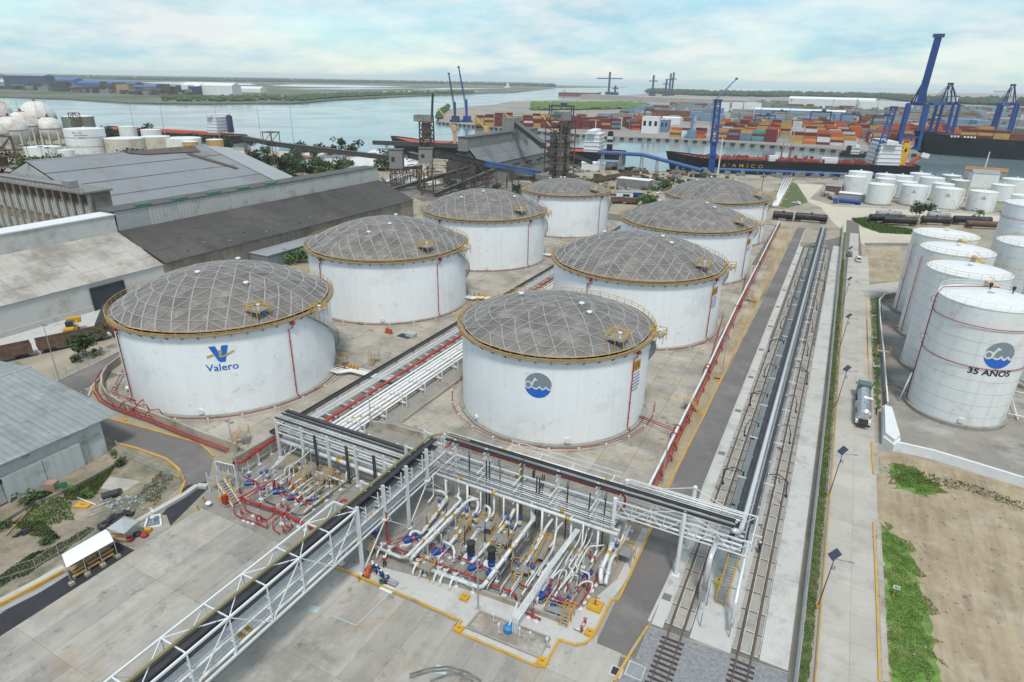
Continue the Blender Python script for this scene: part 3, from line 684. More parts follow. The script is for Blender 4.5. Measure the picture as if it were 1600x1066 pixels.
for i,y in enumerate(YB):
    ishape(B,XR,y,0 if i % 2 == 0 else 5.0,10.3,.34); ishape(B,XL,y,0 if i % 2 == 0 else 5.0,9.8,.34)
    for z in (5.0,6.9,8.4,9.6): beam(B,(XL,y,z),(XR,y,z),.16,.22,'white','crossbeam')
for x in (XL,XR):
    for z in (5.1,7.2): beam(B,(x,46.2,z),(x,65.4,z),.2,.24,'white','chord')
    for a,c in ((46.2,56),(56,46.2),(56,65.4),(65.4,56)): beam(B,(x,a,.3 if a < c else .3),(x,(a + c) / 2,5.0),.16,.16,'white','knee_brace')
for xx,zz,w in ((-45.72,10.15,.26),):
    b=MB(); b.tube(fil([(xx,0,zz),(xx,64.0,zz),(xx + 1.2,65.6,zz),(-40,65.7,zz)],1.2,4),w / 2 + .03,6); obj('cable_cover',b,M['olive'],B)
for xx,zz,w in ((-45.1,9.7,.8),(-45.1,8.5,.9),(-46.9,8.4,.7)):
    b=MB(); b.bar((xx,0,zz),(xx,64.3,zz),w,.12); b.bar((xx - w / 2,0,zz + .1),(xx - w / 2,64.3,zz + .1),.04,.22); b.bar((xx + w / 2,0,zz + .1),(xx + w / 2,64.3,zz + .1),.04,.22); obj('cable_tray',b,M['tray'],B)
for k,(xx,zz,r) in enumerate(((-44.6,6.95,.13),(-44.95,6.95,.10),(-45.3,6.95,.13),(-45.75,6.95,.16),(-46.3,6.95,.12),(-44.55,5.35,.17),(-45.05,5.35,.14),(-45.5,5.35,.17),(-46.1,5.4,.22),(-46.8,5.35,.14))):
    pipe(B,[(xx,0,zz),(xx,63 + .3 * k,zz)],r,'white')
for y in (29.3,30.2): band(B,(-45.05,y - 1,5.35),(-45.05,y + 1,5.35),.5,.15,.5); band(B,(-45.5,y - 1,5.35),(-45.5,y + 1,5.35),.5,.18,.5)
for y in (49,58,61): band(B,(-44.6,y - 1,6.95),(-44.6,y + 1,6.95),.5,.14,.5)
for i in range(8):
    y=47.6 + i * 2.4; beam(B,(XR + .05,y,7.2),(XR + .05,y,9.4 + .6 * (i % 2)),.13,.13,'white','tray_bracket')
    for z in (7.8,8.4,9.0): beam(B,(XR,y,z),(-46,y,z),.09,.09,'white','tray_bracket')
# ---- west half of the cross rack
Rk=thing('pipe_rack','white pipe rack with bundled conduits behind the red pump pit, west of the bridge','pipe rack')
XW=[-73.0,-67.6,-62.2,-56.8,-51.4]
for i,x in enumerate(XW):
    for y,zt in ((60.2,7.2),(63.6,7.4)): ishape(Rk,x,y,0,zt,.3)
    for z in (2.6,4.9,6.4,7.0): beam(Rk,(x,60.2,z),(x,63.6,z),.14,.2)
for y in (60.2,63.6):
    for z in (4.9,6.7): beam(Rk,(XW[0],y,z),(-48,y,z),.16,.22)
for y,z,w in ((63.0,7.35,.75),(60.6,7.25,.3),(62.0,7.35,.22)):
    b=MB(); b.bar((-73.4,y,z),(-47.8,y,z),w,.14); b.bar((-73.4,y - w / 2,z + .1),(-47.8,y - w / 2,z + .1),.04,.2); obj('cable_tray',b,M['tray'],Rk)
for k in range(11): pipe(Rk,[(-73.2,60.75 + k * .2,7.12),(-47.8,60.75 + k * .2,7.12)],.055,'white' if k % 3 else 'grey_steel','conduit',5)
for k,(y,z,r) in enumerate(((60.7,5.2,.13),(61.2,5.2,.16),(61.8,5.2,.13),(62.4,5.2,.2),(63.1,5.2,.16),(60.8,3.0,.36),(61.9,3.0,.36),(62.9,2.95,.3))):
    pipe(Rk,[(-73.5,y,z),(-46.5,y,z)],r,'pipe_white',n=10)
    if r > .28: band(Rk,(-62,y,z),(-58,y,z),.3 + .1 * k % .5,r,.7)
for x in (-58.2,-64.5,-53.0): # cable drops
    b=MB(); b.box((x,59.9,3.6),(.5,.12,6.6)); obj('cable_drop',b,M['tray'],Rk)
# ---- east half with taller posts
Re=thing('pipe_rack','tall white pipe rack with ribbed conduits running from the bridge to the rail tracks','pipe rack')
XE=[-42.2,-37.05,-31.4,-26.0,-20.4]
for x in XE:
    for y in (65.2,69.2): ishape(Re,x,y,0,10.0 if y < 68 else 7.6,.32,'white' if x != -31.4 else 'olive')
    for z in (4.4,6.2,7.4): beam(Re,(x,62.6,z),(x,70.2,z),.16,.22)
    for z in (8.7,9.6): beam(Re,(x,64.4,z),(x,66.4,z),.13,.18)
for i in range(4):
    a,c=XE[i],XE[i + 1]; beam(Re,(a,69.2,4.4 if i % 2 else 7.4),(c,69.2,7.4 if i % 2 else 4.4),.14,.14,name='diagonal')
for y in (65.2,69.2):
    for z in (4.5,7.45): beam(Re,(-43.8,y,z),(-17.6,y,z),.18,.24)
b=MB()
for y,z in ((71.2,7.6),): b.bar((-36,y,z),(-19,y,z),.08,.08)
for x in (-36,-31,-26,-20): b.bar((x,69.2,7.4),(x,71.2,7.6),.1,.1); b.bar((x,71.2,7.6),(x,71.2,8.4),.08,.08)
b.bar((-36,71.2,8.4),(-19,71.2,8.4),.07,.07); obj('handrail',b,M['white'],Re)
for y,z,w in ((65.85,9.95,.42),(64.85,9.8,.22)):
    b=MB(); b.bar((-43.6,y,z),(-3.4,y,z),w,.12); b.bar((-43.6,y - w / 2,z + .1),(-3.4,y - w / 2,z + .1),.04,.2); b.bar((-43.6,y + w / 2,z + .1),(-3.4,y + w / 2,z + .1),.04,.2); obj('cable_tray',b,M['tray'],Re)
for k in range(9): pipe(Re,[(-43.6,66.25 + k * .17,9.0),(-17.5,66.25 + k * .17,9.0)],.05,'galv','conduit',5)
for k in range(5): pipe(Re,[(-43.4,65.1 + k * .13,9.7),(-4,65.1 + k * .13,9.7)],.03,'galv','conduit',5)
for k in range(7): pipe(Re,[(-44,62.5 + k * .42,6.35),(-17.0,62.5 + k * .42,6.35)],.07,'pipe_white' if k % 3 else 'galv','conduit',6)
pipe(Re,[(-43.5,67.2,7.75),(-17.2,67.2,7.75),(-17.2,67.2,5.6)],.13,'red','fire_pipe')
pipe(Re,[(-43.2,64.0,8.9),(-43.2,67.2,8.9),(-43.2,67.2,7.75)],.13,'red','fire_pipe')
for k,(y,z,r) in enumerate(((67.9,7.7,.17),(68.5,7.7,.22),(69.6,7.65,.17),(66.4,4.75,.3),(67.3,4.75,.24),(68.2,4.75,.3),(63.0,4.8,.26),(63.8,4.8,.2))):
    pipe(Re,[(-46.4,y,z),(-16.6,y,z)],r,'pipe_white',n=10)
    for q in range(2): band(Re,(-44,y,z),(-17,y,z),(.13 + .37 * k + .41 * q) % 1,r,.6)
for x in (-39.2,-36.4,-35.9,-28.6,-28.2,-24.1,-21.0,-18.9,-34.2):
    b=MB(); b.box((x,64.1,4.6),(.16,.12,8.6)); obj('cable_drop',b,M['tray'] if x != -34.2 else M['olive'],Re)
# portal truss over the service road
for x,y,zt in ((-17.6,63.9,9.5),(-17.6,68.8,9.2),(-9.1,64.8,9.8),(-9.1,70.5,10.0)):
    b=MB(); b.tube([(x,y,0),(x,y,zt)],.26,10); b.box((x,y,.12),(.9,.9,.24)); obj('column',b,M['white'],Re,False)
for y in (64.8,70.2):
    for z in (6.3,8.4): beam(Re,(-17.6,y,z),(-1.2,y,z),.17,.17,name='chord')
    xs_=[-17.6 + 2.05 * k for k in range(9)]
    for k in range(8): beam(Re,(xs_[k],y,6.3 if k % 2 else 8.4),(xs_[k + 1],y,8.4 if k % 2 else 6.3),.1,.1,name='diagonal'); beam(Re,(xs_[k + 1],y,6.3),(xs_[k + 1],y,8.4),.1,.1,name='upright')
    beam(Re,(-9.1,y,10.0),(-13.2,y,8.4),.1,.1,name='tie'); beam(Re,(-9.1,y,10.0),(-5.0,y,8.4),.1,.1,name='tie')
for x in (-17.6,-13.3,-9.1,-5.2,-1.2):
    for z in (6.3,8.4): beam(Re,(x,64.8,z),(x,70.2,z),.12,.14,name='crossbeam')
for k,(y,r,m) in enumerate(((66.4,.09,'white'),(66.9,.12,'galv'),(67.4,.09,'white'),(67.9,.14,'white'),(68.4,.09,'galv'),(68.9,.12,'white'),(69.4,.09,'white'))):
    pipe(Re,[(-17.4,y,8.75),(-3.6 + .2 * k,y,8.75)],r,m)
for k in range(5): pipe(Re,[(-17,65.2 + .9 * k,6.6),(-2.2,65.2 + .9 * k,6.6)],.16,'white')
# ---- pit walls and kerbs
def wall(label,pts,h,th,m='concrete',name='bund_wall',cat='wall',z0=0,group=None):
    b=MB()
    for i in range(len(pts) - 1):
        (x0,y0),(x1,y1)=pts[i][:2],pts[i + 1][:2]; d=Vector((x1 - x0,y1 - y0)).normalized() * th * .49; e=.0005 * i
        b.bar((x0 - d.x,y0 - d.y,z0 + h / 2 + e),(x1 + d.x,y1 + d.y,z0 + h / 2 + e),th,h)
    return tag(obj(name,b,M[m]),label,cat,group)
wall('low grey concrete wall along the front of the pump pit',[(-46,50.4),(-35.6,49.9),(-18.8,51.0)],.75,.28,name='pit_wall')
wall('low grey concrete wall on the road side of the pump pit',[(-18.8,51.3),(-18.95,62),(-17.2,75)],.75,.28,name='pit_wall')
wall('tall grey concrete wall on the west side of the pump pit',[(-76.4,54.2),(-76.2,64.5)],2.4,.35,name='pit_wall')
wall('grey wall at the back of the pump pit below the pipe rack',[(-76,72.8),(-62.6,76),(-18,77.6)],1.3,.3,name='pit_wall')
def kerb(label,pts,m='kerb_yellow',w=.28,h=.22,name='kerb'):
    b=MB()
    for i in range(len(pts) - 1): b.bar((*pts[i][:2],h / 2 + .0006 * i),(*pts[i + 1][:2],h / 2 + .0006 * i),w,h)
    return tag(obj(name,b,M['kerb_yellow' if m == 'yellow' else m]),label,'kerb')
kerb('yellow painted kerb stepping round the front of the pump pit',[(-48.37,45.36),(-36.5,45.58),(-29.19,45.59),(-29.29,44.09),(-23.48,44.22),(-18.84,44.29),(-18.25,44.97),(-18.23,48.55),(-16.25,48.8),(-15.45,49.46),(-15.03,50.77),(-14.98,56.97),(-14.23,57.38),(-14.22,62.45),(-14.31,72.21)],h=.25)
kerb('yellow kerb between the apron and the grey ballast',[(-11.03,46.56),(-10.54,51.09),(-9.94,55.13)],h=.2)
kerb('long yellow kerb along the sandy margin of the service road',[(-14.81,82.26),(-14.49,108.54),(-14.57,136.73),(-14.37,167.29),(-14.92,209.7),(-15.27,286.8)])
kerb('white edge strip between the service road and the loading strip',[(-10.02,55.87),(-9.32,70.81),(-9.86,85.92),(-9.79,165.87),(-9.81,293.7)],'white_concrete',.35,.2)
b=MB()
P=[(-28.04,47.87),(-19.19,48.23),(-19.12,45.37),(-28.19,45.09)]
for i in range(4): b.bar((*P[i],.16 + i * .001),(*P[(i + 1) % 4],.16 + i * .001),.2,.3)
t=thing('sump_basin','shallow walled basin holding a blue pump in front of the pump pit','basin'); obj('basin_wall',b,M['concrete'],t)
b=MB(); b.prism(P,.02,.09); obj('basin_floor',b,mat('basin_floor',(.28,.24,.20),.8,.25,.5,((.42,.41,.39),.4,.4)),t)
b=MB(); b.prism([(-36.44,45.5),(-29.22,45.51),(-29.27,44.2),(-18.88,44.36),(-18.28,45.04),(-18.2,48.47),(-16.23,48.75),(-15.03,50.77),(-14.98,56.97),(-14.08,62.53),(-14.31,72.21),(-15.43,71.61),(-15.45,60.53),(-17.49,54.27),(-24.96,51.13),(-40.99,48.46),(-45.59,47.78),(-46.25,45.35)],-.1,.06)
struct('pit_apron',b,M['white_concrete'],'pale concrete walk between the pit wall and the yellow kerb')
# yellow covers
for k,(P,s,l) in enumerate((((-28.82,44.45),1.0,'at the inner corner of the stepped kerb'),((-18.62,44.95),1.15,'at the outer corner by the basin'),((-15.51,51.01),1.0,'on the rounded kerb corner'),((-30.67,48.73),1.0,'behind the kerb beside the thick white header'),((-16.31,55.02),1.7,'with a red post beside the service road'))):
    t=thing('yellow_cover','yellow metal cover plate ' + l,'cover',(P[0],P[1],.06)); b=MB(); b.box((0,0,.16),(s,s,.32)); b.box((0,0,.34),(s * .86,s * .86,.05)); obj('plate',b,M['yellow'],t)
    b=MB(); b.bar((-s * .2,0,.4),(s * .2,0,.4),.05); obj('handle',b,M['dark'],t)
    if k == 4: b=MB(); b.tube([(0,0,.3),(0,0,1.6)],.06,6); b.box((.2,0,1.5),(.5,.06,.1)); obj('red_post',b,M['red'],t)
b=MB(); b.box((0,0,.06),(1.3,1.3,.05)); P=(-11.25,47.74)
t=thing('manhole_cover','grey square manhole cover sunk in the apron by the ballast','manhole',(P[0],P[1],0)); obj('frame',b,M['white_concrete'],t); b=MB(); b.box((0,0,.09),(.95,.95,.03)); obj('grate',b,M['dark'],t)
P=(-9.45,48.71); t=thing('pit_cover','grey grating hatch with a pale frame in the ballast','hatch',(P[0],P[1],0)); b=MB(); b.box((0,0,.12),(1.9,1.9,.2)); obj('frame',b,M['white_concrete'],t); b=MB(); b.box((0,0,.235),(1.6,1.6,.04)); obj('grate',b,M['grey_steel'],t)
# ---- pump pit piping: each run a part of the manifold
def supports(par,p0,p1,n,z):
    for k in range(n):
        q=Vector(p0).lerp(Vector(p1),(k + .5) / n); b=MB(); b.box((q.x,q.y,q.z / 2),(.14,.14,max(.1,q.z))); b.box((q.x,q.y,.09),(.5,.5,.16)); obj('pipe_support',b,M['white'],par)
def valve(par,p,r,m='blue',h=.9):
    x,y,z=p; b=MB(); b.lathe((x,y,z),[(r * 1.1,-r),(r * 1.25,0),(r * .8,r * 1.1),(.05,r * 1.4),(.05,h)],10); v=obj('valve',b,M['red' if m == 'red' else 'pipe_white'],par)
    b=MB(); w_=.34 if m == 'blue' else .2; b.tube([(x + w_ * cos(2 * pi * i / 10),y + w_ * sin(2 * pi * i / 10),z + h) for i in range(11)],.04,5,False); b.bar((x - w_,y,z + h),(x + w_,y,z + h),.04); b.lathe((x,y,z),[(.2,h - .35),(.24,h - .1),(.1,h + .06)] if m == 'blue' else [(.07,h - .35),(.07,h)],8); obj('handwheel',b,M[m],v)
MN=thing('pipe_manifold','maze of white pipes with yellow bands filling the large eastern pump pit','pipe manifold')
def run(par,pts,r,bands=(),sup=2,m='pipe_white'):
    r *= .8; pipe(par,pts,r,m,n=10); b=MB(); rg=random.Random(len(pts) * 7 + int(pts[0][0] * 3))
    for i in range(len(pts) - 1):
        a,c=Vector(pts[i]),Vector(pts[i + 1]); d=c - a; n=int(d.length / 2.2)
        for k in range(n): q=a + d * ((k + rg.uniform(.2,.8)) / n); e=d.normalized() * .05; b.tube([q - e,q + e],r * 1.5,8); b.tube([q + e * 2,q + e * 3.4],r * 1.5,8)
    if b.f: obj('flanges',b,M[m],par)['kind']='stuff'
    k=max(range(len(pts) - 1),key=lambda i: (Vector(pts[i + 1]) - Vector(pts[i])).length)
    for t_ in bands: band(par,pts[k],pts[k + 1],t_,r)
    if sup: supports(par,pts[k],pts[k + 1],sup,0)
run(MN,[(-46.38,62.79,1.5),(-43.62,63.75,1.4),(-42.19,62.93,1.3),(-41.26,54.81,1),(-42.09,55.09,1),(-42.85,54.67,0.9),(-42.62,54.02,0.5)],.28,(.42,.75))
run(MN,[(-40.12,62.84,3),(-40.04,62.02,2.9),(-39.24,61.92,2.7),(-39.23,49.26,2.6),(-40.56,49.61,1.3),(-44.73,49.81,1.2)],.26,(.35,.75))
run(MN,[(-37.02,63,2.9),(-38.36,62.4,2.7),(-38.67,49.17,2.6),(-39.18,49.63,1.3),(-38.06,49.72,1.2),(-29.3,50.06,1.2)],.26,(.3,))
run(MN,[(-38.89,62.19,1.2),(-39.42,53.94,1),(-39.66,52.82,0.9)],.24,(.8,),3)
run(MN,[(-38.53,62.69,3),(-37.08,63.09,2.6),(-36.86,62.35,1.4),(-36.87,55.61,1),(-36.92,54.44,0.8)],.3,(.25,.8))
run(MN,[(-35.7,62.52,2.6),(-34.8,62.37,2.6),(-34.3,61.13,1.9),(-35,59.86,1),(-34.56,53.83,1)],.24,(.95,))
run(MN,[(-37.45,54.37,1.7),(-36.02,54.31,1.7),(-35.52,54.13,1.2),(-35.01,53.14,0.3)],.24,(),0)
run(MN,[(-31.69,63.77,2.8),(-32.08,63.02,1.2),(-32.31,57.25,1),(-32.59,53.44,0.9)],.3,(.25,.9))
run(MN,[(-29.09,63.68,3.4),(-28.56,63.86,2.4),(-28.63,50.9,2.2)],.32,(.55,),3)
run(MN,[(-25.71,63.39,3.6),(-26.22,62.13,2.6),(-26.4,61.79,1.5),(-26.35,57.77,1.2),(-26.36,55.42,1),(-25.52,55.36,0.9)],.23,(.75,))
run(MN,[(-24.19,63.32,3.6),(-24.84,62.59,2.6),(-24.45,61,1.4),(-24.24,59.72,1.2),(-24.28,56.29,1),(-24.13,55.62,0.8)],.2,(.2,))
for k in range(3): run(MN,[(-21.63,64.17,4.2),(-21.65,62.98,1.9),(-21.8,58.81,1.5),(-21.79,58.66,1)] if k == 0 else ([(-20.76,63.76,4.2),(-20.88,62.84,1.9),(-21.16,58.13,1.5),(-20.38,57.92,1.4),(-20.37,57.16,0.8)] if k == 1 else [(-19.9,63.37,4.2),(-20.39,63.67,1.9),(-20.66,59.04,1.5),(-19.89,58.43,1.4),(-18.41,58.36,1.4),(-18.24,57.82,0.6)]),.13,(.45,),1)
run(MN,[(-18.18,62.83,2.6),(-19.84,61.65,2.6),(-20.11,59.35,1.8),(-19.89,57.56,1.5)],.12,(),1)
run(MN,[(-17.44,68.8,3.4),(-17.27,61.56,2.3),(-17.35,59.32,1.6),(-16.86,58.44,0.5)],.36,(.95,),2)
run(MN,[(-16.62,71.26,2),(-16.69,65.48,1.2),(-17,62.3,1),(-16.29,58.4,0.8)],.3,(.3,),3)
run(MN,[(-16.78,67.93,3.2),(-16.73,65.49,1.6),(-17.84,66.16,1.5)],.22,(),0)
for (p,q) in (((-21.93,55.95,0.9),(-21.8,57.16,1.6)),((-20.29,56.12,0.9),(-20.18,57.03,1.4)),((-18.6,56.32,0.9),(-18.26,56.87,1.4))):
    run(MN,[(p[0] - .6,p[1] - .8,.6),(p[0] - .2,p[1] - .1,1.5),(q[0],q[1],1.6),(q[0] + .7,q[1] + .5,1.3),(q[0] + .8,q[1] - .6,.5)],.14,(),0)
for k in range(14):
    x,y=-44.5 + k * 1.95,62.6 + (k % 3) * .4; pipe(MN,[(x,y,5.0),(x,y,1.1),(x + .1,y - 1.6 - (k % 3) * .6,1.0)],.16 if k % 2 else .11,'white')
# thick header in front with its meter stands
run(MN,[(-44.73,49.81,1.2),(-46.31,49.79,1.2)],.3,(),0)
run(MN,[(-38.2,49.64,1.2),(-29.17,50.13,1.2),(-28.59,50.68,2.2)],.32,(.06,),4)
for P in ((-35.27,49.8),(-34.33,49.82),(-32.93,49.85),(-44.16,49.89),(-42.91,49.9),(-38.29,49.67),(-37.32,49.69)):
    pipe(MN,[(P[0],P[1] + 1.2,1.2),(P[0],P[1] + .3,1.5),(P[0] - .1,P[1] - .5,1.0),(P[0] - .1,P[1] - .9,.1)],.13,'white'); valve(MN,(P[0],P[1] + .2,1.35),.14,'white',.5)
for P in ((-42.58,61.27),(-37.97,61.35),(-36.29,61.01),(-33.86,61.26),(-33.07,63.39),(-32.05,62.54),(-30.7,63.44),(-30.74,61.15),(-26.87,55.22),(-25.52,55.95),(-24.97,55.75),(-17.01,64.64),(-45.83,50.79),(-36.72,51.16),(-30.89,63.49)): valve(MN,(P[0],P[1],.95),.26)
for P in ((-22.23,55.16),(-21.32,55.65),(-20.17,55.56),(-18.83,55.59),(-18.6,57.12),(-18.89,61.47),(-19.66,62.11),(-17.96,56.76)): valve(MN,(P[0],P[1],.7),.14,'red',.75)
rg=random.Random(14)
for k in range(34):
    x0,y0=-43 + (k % 17) * 1.45,51.2 + (k // 17) * 4.4 + rg.uniform(-.6,.6); h=rg.uniform(.5,2.4); dx=rg.uniform(-.4,.4)
    pipe(MN,[(x0,y0 + rg.uniform(1.5,4),h),(x0,y0,h),(x0 + dx,y0 - .2,.1)],rg.choice((.045,.06,.08)),rg.choice(('pipe_white','pipe_white','galv','grey_steel')))
for k in range(16): x0,y0=-41.5 + 1.6 * k,56 + 3.4 * (k % 2) + rg.uniform(-.8,.8); pipe(MN,[(x0,y0,0),(x0,y0,rg.uniform(1.5,4.6))],.07,rg.choice(('galv','tray','pipe_white')),'upright')
for k in range(18): x0,y0=-74.5 + (k % 9) * 2.9,49.5 + (k // 9) * 4.6 + rg.uniform(-1,1); h=rg.uniform(.4,1.6); pipe(MN,[(x0,y0 + 3,h),(x0,y0,h),(x0,y0 - .3,.1)],rg.choice((.05,.07)),'pipe_white')
for j in range(9):
    y0=52.2 + (j % 3) * 1.5; x0=-29.5 + j * 1.15; pipe(MN,[(x0,y0 + 3.5,.8),(x0,y0,.8),(x0,y0 - .3,.2)],.09,'white')
for x0 in (-24.6,-22.8,-21.0): pipe(MN,[(x0,52,.7),(x0,55.5,.7),(x0 + .4,56.5,1.3),(x0 + .4,61,1.3)],.12,'white')
# west pit manifold
MW=thing('pipe_manifold','small white pipes with yellow banded runs in the western pit beyond the bridge','pipe manifold')
for k,pts in enumerate(([(-68,59.44,4.5),(-68.35,59.65,3.6),(-70.37,57.26,1.6),(-69.96,52.5,1.4),(-71.2,53.01,1)],[(-68.55,58.83,4.5),(-69.15,59.01,3.2),(-69.46,57.85,2.4),(-70.11,56.99,1.5),(-70.28,53.46,1.2)],
                         [(-67.08,59.75,3.6),(-67.43,59.54,1.9),(-68.22,56.71,1.6),(-67.47,55.94,1.3),(-67.91,52.67,1)],[(-65.95,59.77,3.6),(-66.77,59.28,2.6),(-67.48,56.95,1.7),(-66.61,56.02,1.2),(-67,53.59,0.9)],
                         [(-58.63,61.84,2.2),(-58.59,59.89,2.2),(-58.28,59.29,1)],[(-69.08,57.93,4),(-69.93,58.49,2.4),(-70.76,57.63,1.6),(-70.19,55.5,1)])):
    run(MW,pts,.10 if k != 4 else .16,(),2)
for (p,q) in (((-64.49,58.3,1.2),(-64.67,54.45,1)),((-63.12,57.67,1.2),(-63.3,53.65,1)),((-61.44,58.05,1.2),(-61.68,52.77,1)),((-60.21,56.12,1),(-60.46,52.61,0.9)),((-58.42,56.32,1),(-58.62,51.46,0.9))):
    run(MW,[p,q,(q[0] - .3,q[1] - .4,.4)],.2,(.45,.9),2)
run(MW,[(-63.16,58.18,1.8),(-57.49,58.18,1.8)],.2,(.3,.6,.85),3)
run(MW,[(-63.55,57.77,1.5),(-59.93,57.85,1.5)],.18,(.5,),2)
for P in ((-67,58.62),(-63.61,58.79),(-61.13,60.71),(-60.28,59.25),(-71.37,52.62),(-70.33,54),(-69.96,54.75)): valve(MW,(P[0],P[1],.9),.2)
pipe(MW,[(-56.99,60.72,1.9),(-57.12,57.17,1.9),(-57.88,50.04,1.2),(-58.87,49.78,1),(-61.24,50.17,0.8)],.09,'tray','cable_tray'); pipe(MW,[(-67.02,55.95,0.6),(-66.08,54.84,0.6),(-66.58,50.85,0.5),(-65.67,50.35,0.5),(-63.85,50.53,0.4)],.08,'tray','cable_tray')
# ---- red fire mains
F1=thing('fire_main','red fire main dropping off the bridge and running along the front of the pump pit','fire pipe')
run(F1,[(-44.64,50.1,7.4),(-44.38,51.1,6.6),(-43.87,51.07,6.2),(-44.25,51.33,1.2),(-42.98,50.9,1.1),(-25.23,51.45,1.1),(-24.99,51.35,0.3)],.17,(),6,'red')
run(F1,[(-47.44,51,0.9),(-44.54,51.01,0.9),(-42.92,53.6,0.9),(-43.24,55.04,0.8)],.09,(),2,'red')
run(F1,[(-42.09,53.34,1),(-39.13,53.81,0.9),(-28.77,53.6,0.9),(-28.81,53.68,0.3)],.12,(),5,'red')
run(F1,[(-36.6,51.27,0.9),(-36.59,53.94,0.9)],.1,(),1,'red'); run(F1,[(-42.98,51.57,0.9),(-42.92,53.6,0.9)],.08,(),1,'red')
F2=thing('fire_main','dark red fire main at the road end of the pump pit','fire pipe')
run(F2,[(-25.41,52.99,1),(-23.3,53.3,0.9),(-17.82,53.32,0.9),(-17.47,58.86,0.9),(-17.96,59.82,0.5)],.14,(),5,'red')
for q in ((310,950),(390,985),(460,1015),(580,960),(630,880)):
    P=(-22.23,55.16); run(F2,[(-21.29,53.35,0.9),(-21.82,54.11,1.5)],.07,(),0,'red') if q[0] == 310 else None
run(F2,[(-19.97,53.38,0.9),(-21.14,54.48,1.5)],.07,(),0,'red'); run(F2,[(-18.67,53.42,0.9),(-18.55,54.26,1.5)],.07,(),0,'red'); run(F2,[(-17.59,55.23,0.9),(-18,55.36,1.4)],.07,(),0,'red')
t=thing('hydrant_valve','red valve station on the concrete walk by the pit steps','valve'); run(t,[(-23.06,49.85,0.6),(-21.04,49.76,0.6)],.16,(),2,'red'); valve(t,(-22.13,49.81,0.7),.2,'red',.9)
t=thing('hydrant_valve','red wheel hydrant at the pit corner by the service road','valve'); run(t,[(-17.24,50.57,0.5),(-16.34,50.44,0.7),(-16.36,51.65,0.9)],.12,(),0,'white'); valve(t,(-16.28,50.47,0.8),.16,'red',.5); valve(t,(-16.33,51.57,0.9),.16,'red',.5)
F3=thing('fire_main','bright red fire main with loops in front of the western pit','fire pipe')
run(F3,[(-68.56,48.7,1.2),(-67.58,48.65,1.1),(-61.13,49.09,1.1),(-54.44,48.74,1.1)],.26,(),5,'red')
run(F3,[(-68.61,48.13,1.4),(-66.44,53.12,2.3),(-66.65,53.1,0.5)],.13,(),2,'red'); run(F3,[(-67.62,48.91,1.4),(-66.77,52.7,2.2),(-66.3,52.7,2.2),(-66.72,52.81,0.5)],.12,(),1,'red')
run(F3,[(-67.98,48.53,1.2),(-68.14,46.93,1.4),(-67.25,46.16,0.5),(-65.81,46.17,0.4),(-63.34,46.4,0.4),(-60.99,46.36,0.4),(-61.44,46.75,1.2),(-60.97,48.69,1.6)],.12,(),3,'red')
run(F3,[(-67.81,48.38,1.2),(-66.99,47.7,0.5),(-65.73,47.57,0.5),(-63.11,47.5,0.5),(-62.35,47.47,0.5)],.1,(),2,'red')
run(F3,[(-60.11,49.38,1.6),(-60.67,47.17,1.2),(-60.18,46.58,0.4),(-58.69,46.32,0.4)],.12,(),1,'red'); run(F3,[(-60.48,48.87,1.5),(-59.33,47.92,0.4),(-58.12,47.92,0.4),(-58.04,46.67,0.4)],.1,(),1,'red')
run(F3,[(-65.74,46.29,0.5),(-65.65,47.5,0.5)],.1,(),0,'red'); run(F3,[(-63.07,46.18,0.5),(-62.5,47.61,0.5)],.1,(),0,'red')
for P in ((-66.53,46.81),(-63.55,46.84),(-63.05,47.12),(-63.01,49.67),(-62.83,50.71),(-61.55,50.7),(-58.55,46.94),(-58.27,48.17),(-70.67,50.13)): valve(F3,(P[0],P[1],.6),.15,'red',.5)
run(F3,[(-72.55,52.49,1.2),(-69.23,52.47,1),(-68.63,53.34,1)],.12,(),2,'red'); run(F3,[(-65.23,52.31,1.1),(-58.2,52.49,1)],.13,(),3,'red')
for P in ((-64.07,54.26),(-65.23,54.66),(-60.58,54.64),(-66.34,53.53)): valve(F3,(P[0],P[1],.9),.18,'red',.5)
run(F3,[(-55.16,54.51,1.4),(-54.94,55.06,1.6),(-53.5,54.94,1.4)],.26,(),0,'red')
F4=thing('fire_main','thick pair of red pipes lying along the top of the tall pit wall','fire pipe')
run(F4,[(-75.52,53.45,2),(-75.25,53.27,2.7),(-73.93,53.59,2.6),(-74.57,58.32,2.6),(-74.77,62.4,2.6)],.28,(),2,'red'); run(F4,[(-74.87,56.01,2.6),(-75.12,61.54,2.6)],.16,(),2,'red')
t=thing('fire_monitor','red box-like foam monitor beside the white stair foot','fire equipment'); P=(-70.47,47.5); b=MB(); b.box((P[0],P[1],.9),(.9,.8,1.2)); b.box((P[0],P[1],1.62),(.6,.6,.25)); obj('cabinet',b,M['red'],t); b=MB(); b.box((P[0],P[1],.15),(1.4,1.1,.3)); obj('plinth',b,M['concrete'],t)
